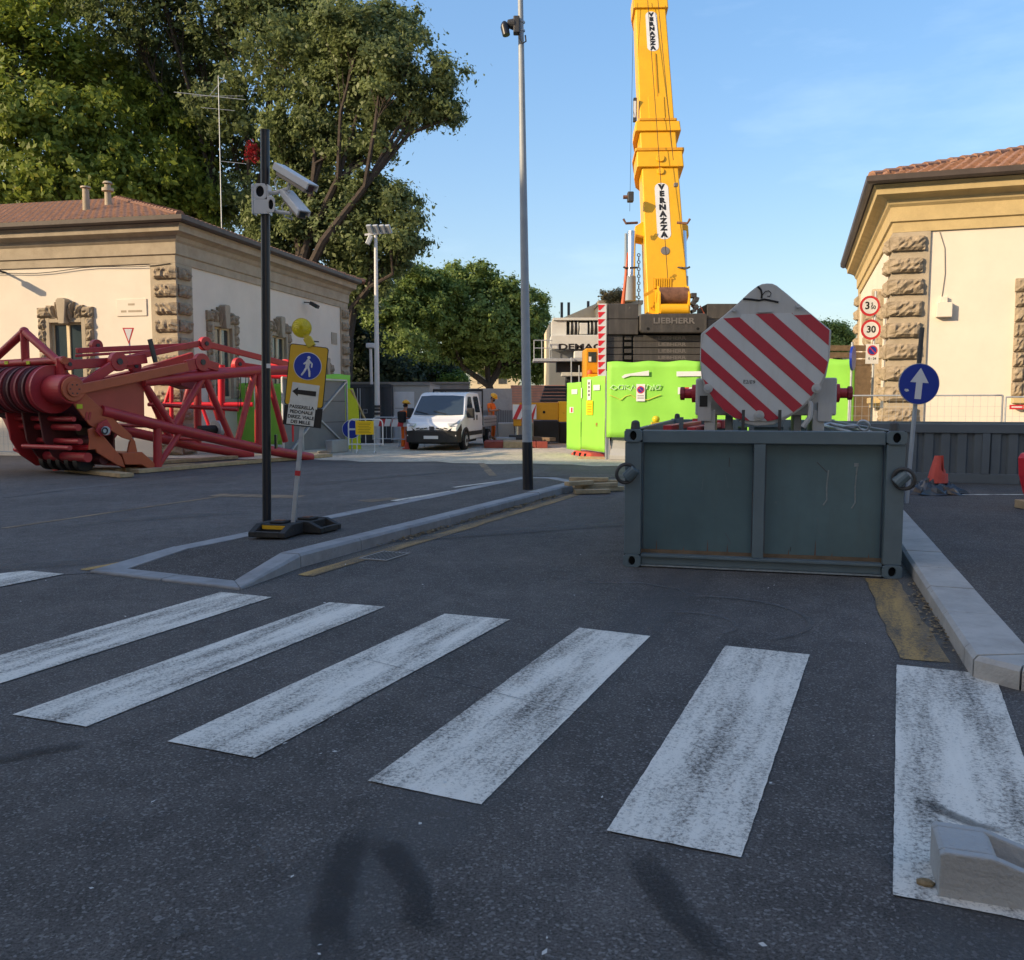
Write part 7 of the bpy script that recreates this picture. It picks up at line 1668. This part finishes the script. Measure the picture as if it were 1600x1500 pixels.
# ================================================================== yellow mobile crane
CY = 31.0
cx0 = D(1047, 500, CY).x
CR = thing('mobile_crane', 'yellow telescopic mobile crane with dark ballast slabs behind the green hoarding', 'crane', (cx0, CY, 0))
def CP(px, py, Y=CY): p = D(px, py, Y); return p - Vector((cx0, CY, 0))
def cbox(nm, m, x0, x1, y0, y1, ya, yb, bev=0.012, Y=CY):
    a, b = CP(x0, y1, Y), CP(x1, y0, Y); return MB().bb(a.x, b.x, ya + Y - CY, yb + Y - CY, a.z, b.z).build(nm, m, CR, bev=bev)
# ballast slabs
for i, y0 in enumerate((523.5, 533.5, 544, 554.2, 564.5, 574.5)):
    cbox('ballast_slab', 'ballast', 948, 973, y0, y0 + 9.4, 0.0, 1.6); cbox('ballast_slab', 'ballast', 990, 1180, y0, y0 + 9.4, 0.0, 1.6)
    cbox('slab_pocket', 'grease', 973.2, 989.8, y0, y0 + 9.4, 0.14, 1.5, 0); cbox('slab_lug', 'ballast', 976, 987, y0 + 1, y0 + 7.5, 0.02, 0.12)
    if i < 4: text('slab_lettering', 'LIEBHERR', 0.17, 'ballast_text', CR, CP(1050, y0 + 4.7) + Vector((0, -0.004, 0)), FACE, 0.004, 0.004, sx=1.35)
for (x0, x1, y0, y1) in ((949, 997, 475, 498.6), (949, 997, 499.2, 522.8), (1103.5, 1180, 475, 498.6), (1103.5, 1180, 499.2, 522.8)): cbox('upper_block', 'ballast', x0, x1, y0, y1, -0.1, 1.6, 0.02)
pl_ = [CP(*p) for p in ((998, 494), (1000, 492), (1099, 491), (1102, 494), (1101, 518), (1097, 521), (1002, 521), (998, 517))]
MB().prism([(p.x, -0.35, p.z) for p in pl_][::-1], (0, 1.8, 0)).build('centre_ballast', 'ballast', CR, bev=0.03)
text('maker_lettering', 'LIEBHERR', 0.27, 'ballast_text', CR, CP(1050, 503) + Vector((0, -0.355, 0)), FACE, 0.008, 0.012, sx=1.25)
for px in (1010, 1087): q = CP(px, 515); MB().cyl((q.x, -0.36, q.z), (q.x, -0.345, q.z), 0.05, n=12).build('lug_hole', 'dark_hole', CR)
# hazard strip, ten triangles
cbox('hazard_strip', 'sign_white', 933.5, 947, 475, 588, -0.14, -0.11, 0)
for i in range(10):
    ya = 477 + i * 11.1; a, b, c = CP(934, ya), CP(945.5, ya), CP(934.5, ya + 8.5); MB().prism([(p.x, -0.145, p.z) for p in (a, c, CP(937, ya + 8.5), b)], (0, 0.004, 0)).build('hazard_triangle', 'red_bright', CR)
# superstructure and carrier below, mostly behind the hoarding
cbox('superstructure', 'crane_yellow', 985, 1110, 490, 600, 1.7, 6.5, 0.05)
MB().bb(-1.5, 1.5, 0.6, 15, 0.9, 1.7).build('carrier', 'crane_yellow', CR, bev=0.05)
for s in (-1, 1):
    for y in (2, 3.7, 5.4, 8, 9.7, 11.4): MB().cyl((s * 1.1, y, 0.75), (s * 1.5, y, 0.75), 0.74, n=24).build('wheel', 'tyre', CR, bev=0.04)
# boom: leaning away from the camera, drifting left
b0, b1 = CP(1045, 492, 31.6), CP(1013, -60, 36.2)
bd = (b1 - b0).normalized(); bx = Vector((1, 0, 0)); bx = (bx - bd * bx.dot(bd)).normalized(); by = bd.cross(bx)       # by points away (+y-ish) or back
if by.y < 0: by = -by
def bt_at(py):
    """distance along the boom where it crosses photo row py"""
    lo, hi = 0.0, 40.0
    for _ in range(40):
        m_ = (lo + hi) / 2; p = b0 + bd * m_ + Vector((cx0, CY, 0)); d = p - Vector((0, 0, CAM_H)); yy = d.y * math.cos(PITCH) - d.z * math.sin(PITCH); zz_ = d.y * math.sin(PITCH) + d.z * math.cos(PITCH); r_ = 750 - FPX * zz_ / yy
        if r_ > py: lo = m_
        else: hi = m_
    return lo
def boom_sec(nm, m, t0, t1, w0, w1, dep, off=0.0, bev=0.04, r_=0.22):
    vs = []
    for t, w in ((t0, w0), (t1, w1)):
        c = b0 + bd * t
        prof = [(-w / 2, 0.03), (-w / 2 + 0.03, 0.0), (w / 2 - 0.03, 0.0), (w / 2, 0.03), (w / 2, dep * 0.5), (w / 2 - r_ * 0.6, dep * 0.85), (w / 2 - r_ * 1.5, dep), (-w / 2 + r_ * 1.5, dep), (-w / 2 + r_ * 0.6, dep * 0.85), (-w / 2, dep * 0.5)]
        vs += [c + bx * a + by * (b + off) for a, b in prof]
    n = 10; return MB().add(vs, [tuple(range(n))[::-1], tuple(range(n, 2 * n))] + [(i, (i + 1) % n, n + (i + 1) % n, n + i) for i in range(n)]).build(nm, m, CR, bev=bev)
tA, tB, tC, tD = bt_at(262), bt_at(238), bt_at(205), bt_at(190)
boom_sec('boom_base', 'crane_yellow', -0.35, tA, 1.50, 1.36, 1.5, 0.0, 0.02)
boom_sec('boom_collar', 'crane_yellow', tA, tB, 1.74, 1.70, 1.7, -0.09, 0.02); boom_sec('boom_collar_lip', 'crane_yellow_dark', tB + 0.001, tB + 0.12, 1.82, 1.82, 1.75, -0.13, 0.01)
boom_sec('boom_section', 'crane_yellow', tB + 0.12, tC, 1.36, 1.36, 1.45, 0.03, 0.02)
boom_sec('boom_collar', 'crane_yellow', tC, tD, 1.72, 1.66, 1.6, -0.05, 0.02); boom_sec('boom_collar_lip', 'crane_yellow_dark', tD + 0.001, tD + 0.10, 1.44, 1.44, 1.6, -0.08, 0.01)
tE = bt_at(12)
boom_sec('boom_section', 'crane_yellow', tD + 0.10, tE, 1.30, 1.18, 1.35, 0.06, 0.02)
boom_sec('boom_collar', 'crane_yellow', tE, tE + 0.6, 1.36, 1.34, 1.45, -0.02, 0.02); boom_sec('boom_section', 'crane_yellow', tE + 0.6, tE + 6, 1.1, 1.05, 1.25, 0.08, 0.02)
BR = Matrix((bx, bd, by)).transposed().to_euler()      # local x across, y along boom, z into the boom
def on_boom(t, x, out=0.006, face=0.0): return b0 + bd * t + bx * x + by * (face - out)
FR = Matrix((bx, bd, -by if bx.cross(bd).dot(-by) > 0 else by)).transposed()
def plaque(t0, t1, face, w):
    n = 8; pts = []; t_m = (t0 + t1) / 2
    for s, tt in ((1, t1), (-1, t0)):
        for i in range(n + 1):
            a = math.pi * i / n; pts.append(on_boom(tt - s * w / 2 + s * math.sin(a) * w / 2 * 0.8, s * math.cos(a) * w / 2, 0.004, face))
    MB().prism(pts, by * -0.006).build('name_plate', 'sign_white', CR)
    L = (t1 - t0 - w * 0.35) / 8
    for i, ch in enumerate('VERNAZZA'):
        t = t1 - w * 0.18 - (i + 0.5) * L; o = text('name_lettering', ch, L * 1.02, 'sign_black', CR, on_boom(t, 0, 0.012, face), (0, 0, 0), 0.02, 0.003, sx=1.15); o.rotation_euler = FR.to_euler()
plaque(bt_at(376), bt_at(284), 0.0, 0.50); plaque(bt_at(80), bt_at(15), 0.06, 0.44)
# details on the boom back
for py, w in ((250, .30), (268, .26)): q = on_boom(bt_at(py), 0, 0.0, -0.09 if py < 262 and py > 238 else 0.0); MB().cyl(q, q - by * 0.06, w * 0.5, n=16).build('boom_boss', 'crane_yellow', CR, bev=0.01)
t0_, t1_ = bt_at(185), bt_at(150)
MB().prism([on_boom(t, x, 0.03, 0.06) for t, x in ((t0_, -.3), (t0_, .3), (t1_, .3), (t1_ + .15, .12), (t1_ + .15, -.12), (t1_, -.3))], by * 0.03).build('boom_plate', 'crane_yellow', CR, bev=0.01)
MB().bar(on_boom(bt_at(150), 0.06, 0.02, 0.06), on_boom(bt_at(82), 0.06, 0.02, 0.06), 0.05, 0.03).build('boom_groove', 'crane_yellow_dark', CR)
q = CP(1020, 395, 32.0); 
t_ = bt_at(392); MB().cyl(on_boom(t_, -0.0, 0.0), on_boom(t_, 0.0, 0.02), 0.16, n=20).build('boom_badge', 'ballast_text', CR)
for px in (1022,): MB().cyl(CP(1012, 0, 35.5), CP(1046, 470, 31.2), 0.012, n=5).build('hoist_rope', 'grease', CR)
MB().cyl(CP(1028, 0, 35.4), CP(1052, 250, 33.0), 0.012, n=5).build('hoist_rope', 'grease', CR)
MB().cyl(CP(990, 0, 35.5), CP(984, 330, 33.0), 0.008, n=5).build('hoist_rope', 'grease', CR)
for s in (-1, 1):
    MB().prism([on_boom(bt_at(y), s * x, 0.0, 0.35) for y, x in ((365, .66), (338, .70), (345, .98), (362, .98))], by * 0.5).build('cylinder_bracket', 'crane_yellow', CR, bev=0.02)
    hpx = 984 if s < 0 else 1066
    MB().cyl(CP(hpx, 470, 32.6), CP(hpx, 432, 32.6), 0.22, n=20).build('lift_cylinder', 'cylinder_grey', CR, smooth=True)
    MB().cyl(CP(hpx + 2, 434, 32.6), CP(hpx + (3 if s < 0 else 0), 362, 32.8), 0.15, n=20).build('lift_rod', 'chrome', CR, smooth=True)
    MB().cyl(CP(hpx - 7 * 1, 470, 32.7), CP(hpx - 6, 365, 32.8), 0.05, n=8).build('hydraulic_pipe', 'cylinder_grey', CR)
    ex = 974 if s < 0 else 1078
    MB().path([CP(hpx + (12 if s < 0 else -8), 348, 32.2), CP(ex + (4 if s < 0 else -4), 349, 32.0), CP(ex, 342, 32.0)], 0.045, 6).build('bracket_horn', 'rust', CR)
    MB().path([CP(hpx + (12 if s < 0 else -8), 418, 32.2), CP(ex + (4 if s < 0 else -4), 419, 32.0), CP(ex, 417, 32.0)], 0.035, 6).build('bracket_horn', 'steel_dark', CR)
MB().path([CP(973, 476, 32.0), CP(977, 440, 32.0), CP(981, 395, 32.2)], 0.07, 8, 0.03).build('red_hose', 'red_hose', CR)
for i in range(14): q = CP(998, 470 - i * 5.5, 31.4); MB().torus(q, (0, 1, 0) if i % 2 else (1, 0, 0), 0.05, 0.018, 8, 5).build('chain_link', 'steel_dark', CR)
q = CP(985, 308, 32.6); MB().box(q, (0.22, 0.25, 0.36)).build('rope_roller', 'steel_dark', CR, bev=0.03); MB().cyl(q + Vector((-0.11, 0, 0)), q + Vector((-0.26, 0, 0)), 0.07, n=10).build('roller_hub', 'rust', CR)
q = CP(1056, 289, 32.6); MB().box(q, (0.14, 0.15, 0.14)).build('sensor', 'ballast_text', CR, bev=0.02)
q = CP(992, 172, 34.3); MB().box(q, (0.12, 0.2, 0.85)).build('marker_board', 'steel_dark', CR); MB().box(q + Vector((-0.02, -0.105, 0)), (0.10, 0.008, 0.6)).build('marker_face', 'sign_white', CR)
# winch at the foot of the boom
def wp_(px, py): return CP(px, py, 30.9)
xa, xb = wp_(1030, 470).x, wp_(1076, 470).x; zc_ = wp_(0, 462).z
MB().cyl((xa, 0.15, zc_), (xb, 0.15, zc_), 0.32, n=28).build('winch_drum', 'rust', CR, smooth=True)
for x in (xa, xb): MB().prism([(x - 0.035, 0.6, zc_ - 0.75), (x - 0.035, -0.25, zc_ - 0.62), (x - 0.035, -0.22, zc_ + 0.05), (x - 0.035, 0.05, zc_ + 0.34), (x - 0.035, 0.6, zc_ + 0.45)], (0.07, 0, 0)).build('winch_cheek', 'crane_yellow', CR, bev=0.01)
MB().cyl((xa + 0.036, -0.12, zc_ - 0.48), (xb - 0.036, -0.12, zc_ - 0.48), 0.20, n=20).build('winch_guard', 'crane_yellow', CR, smooth=True)
for i in range(8): x = wp_(1031 + i * 3.6, 0).x; MB().bb(x, x + 0.05, 0.2, 0.28, wp_(0, 448).z, wp_(0, 433).z).build('rope_guide', 'crane_yellow', CR)
MB().bb(wp_(1030, 0).x, wp_(1061, 0).x, 0.29, 0.32, wp_(0, 450).z, wp_(0, 432).z).build('guide_plate', 'crane_yellow_dark', CR)
MB().bar(wp_(1008, 461) + Vector((0, .2, 0)), wp_(1022, 453) + Vector((0, .2, 0)), 0.10, 0.10).build('step', 'crane_yellow_dark', CR)
for i in range(5): q = wp_(1083 + (i % 2) * 4, 462 + i * 6); MB().box(q, (0.20 - 0.02 * i, 0.3, 0.16), ry=0.3 * i).build('winch_motor', 'steel_dark', CR, bev=0.02)
MB().path([wp_(1080, 478), wp_(1088, 484), wp_(1094, 478), wp_(1100, 490)], 0.025, 6).build('hose', 'red_hose', CR)

# ================================================================== white crane with sheave head behind, orange cab
DY = 40.0
T = thing('grey_crane', 'pale grey crane boom head with twin rope sheaves beside the ballast', 'crane', D(900, 640, DY).xy.to_3d())
do = T.location
def DP(px, py): return D(px, py, DY) - do
def dbox(nm, m, x0, x1, y0, y1, ya, yb, bev=0.01): a, b = DP(x0, y1), DP(x1, y0); return MB().bb(a.x, b.x, ya, yb, a.z, b.z).build(nm, m, T, bev=bev)
MB().prism([(DP(*p).x, -0.3, DP(*p).z) for p in ((861, 524), (936, 524), (940, 546), (862, 546), (858, 540))][::-1], (0, 1.2, 0)).build('boom_head', 'demag_white', T, bev=0.03)
dbox('head_frame', 'demag_white', 864, 936, 497, 501, -0.2, 0.9); dbox('head_side', 'demag_white', 862, 885, 501.3, 523.7, -0.1, 0.8); dbox('head_back', 'panel_grey', 885.3, 936, 501.3, 523.7, 0.5, 0.8)
for k in range(5): 
    for xx in (890, 921): a = DP(xx + k * 2.9, 513); MB().cyl((a.x, 0.1, a.z), (a.x + 0.045, 0.1, a.z), 0.33, n=24).build('sheave', 'steel_dark' if k % 2 else 'demag_white', T)
dbox('sheave_yoke', 'demag_white', 905, 918, 505, 523, -0.2, 0.3, 0.03)
text('maker_lettering', 'DEMAG', 0.36, 'sign_black', T, DP(906, 543) + Vector((0, -0.306, 0)), FACE, 0.012, 0.002, sx=1.6)
dbox('platform', 'galvanised', 833, 936, 561, 565.5, -0.6, 0.9)
dbox('lower_body', 'panel_grey', 862, 936, 548, 560.6, 0.1, 0.8); dbox('bonnet', 'demag_white', 896, 914, 549, 560.5, -0.3, 0.09, 0.05)
for px in (834, 846, 858): MB().cyl(DP(px, 561) + Vector((0, -.5, 0)), DP(px, 533) + Vector((0, -.5, 0)), 0.022, n=6).build('rail_post', 'galvanised', T)
for py in (533, 545): MB().cyl(DP(834, py) + Vector((0, -.5, 0)), DP(862, py) + Vector((0, -.5, 0)), 0.020, n=6).build('guard_rail', 'galvanised', T)
dbox('undercarriage', 'dark_steel_box', 870, 915, 566, 581, 0.0, 0.9); dbox('ballast_bar', 'demag_white', 877, 912, 581.5, 588, -0.1, 0.5, 0.03)
dbox('support', 'dark_steel_box', 885, 925, 588.5, 690, 0.2, 1.2)
for px, a, b in ((891, 560, 600), (903, 572, 600), (910, 572, 600)): MB().cyl(DP(px, a) + Vector((0, -.7, 0)), DP(px, b + 60) + Vector((0, -.7, 0)), 0.03, n=6).build('ladder_rail', 'galvanised', T)
T = thing('crane_cab', 'orange crane cab with small window behind the striped ballast edge', 'crane cab', D(924, 640, 35.0).xy.to_3d()); do = T.location; DY = 35.0
a, b = DP(914, 600), DP(948, 544); MB().bb(a.x, b.x, 0, 1.6, a.z, b.z).build('body', 'crane_yellow_dark', T, bev=0.06)
a, b = DP(919, 566), DP(932, 550); MB().bb(a.x, b.x, -0.02, -0.004, a.z, b.z).build('window', 'pane', T); MB().bb(a.x + 0.02, a.x + 0.12, -0.026, -0.021, a.z + 0.03, a.z + 0.22).build('window_paper', 'sign_white', T)
a, b = DP(914, 700), DP(948, 600.5); MB().bb(a.x + 0.05, b.x - 0.05, 0.1, 1.5, 0.0, b.z - 0.01).build('pedestal', 'dark_steel_box', T)
a = DP(921, 583); MB().ball((a.x, -0.15, a.z), 0.11, (1, 1, 1.2)).build('beacon', 'red_hose', T, smooth=True); a, b = DP(918, 590), DP(934, 585); MB().bb(a.x, b.x, -0.3, -0.01, a.z, b.z).build('step', 'crane_yellow', T, bev=0.02)
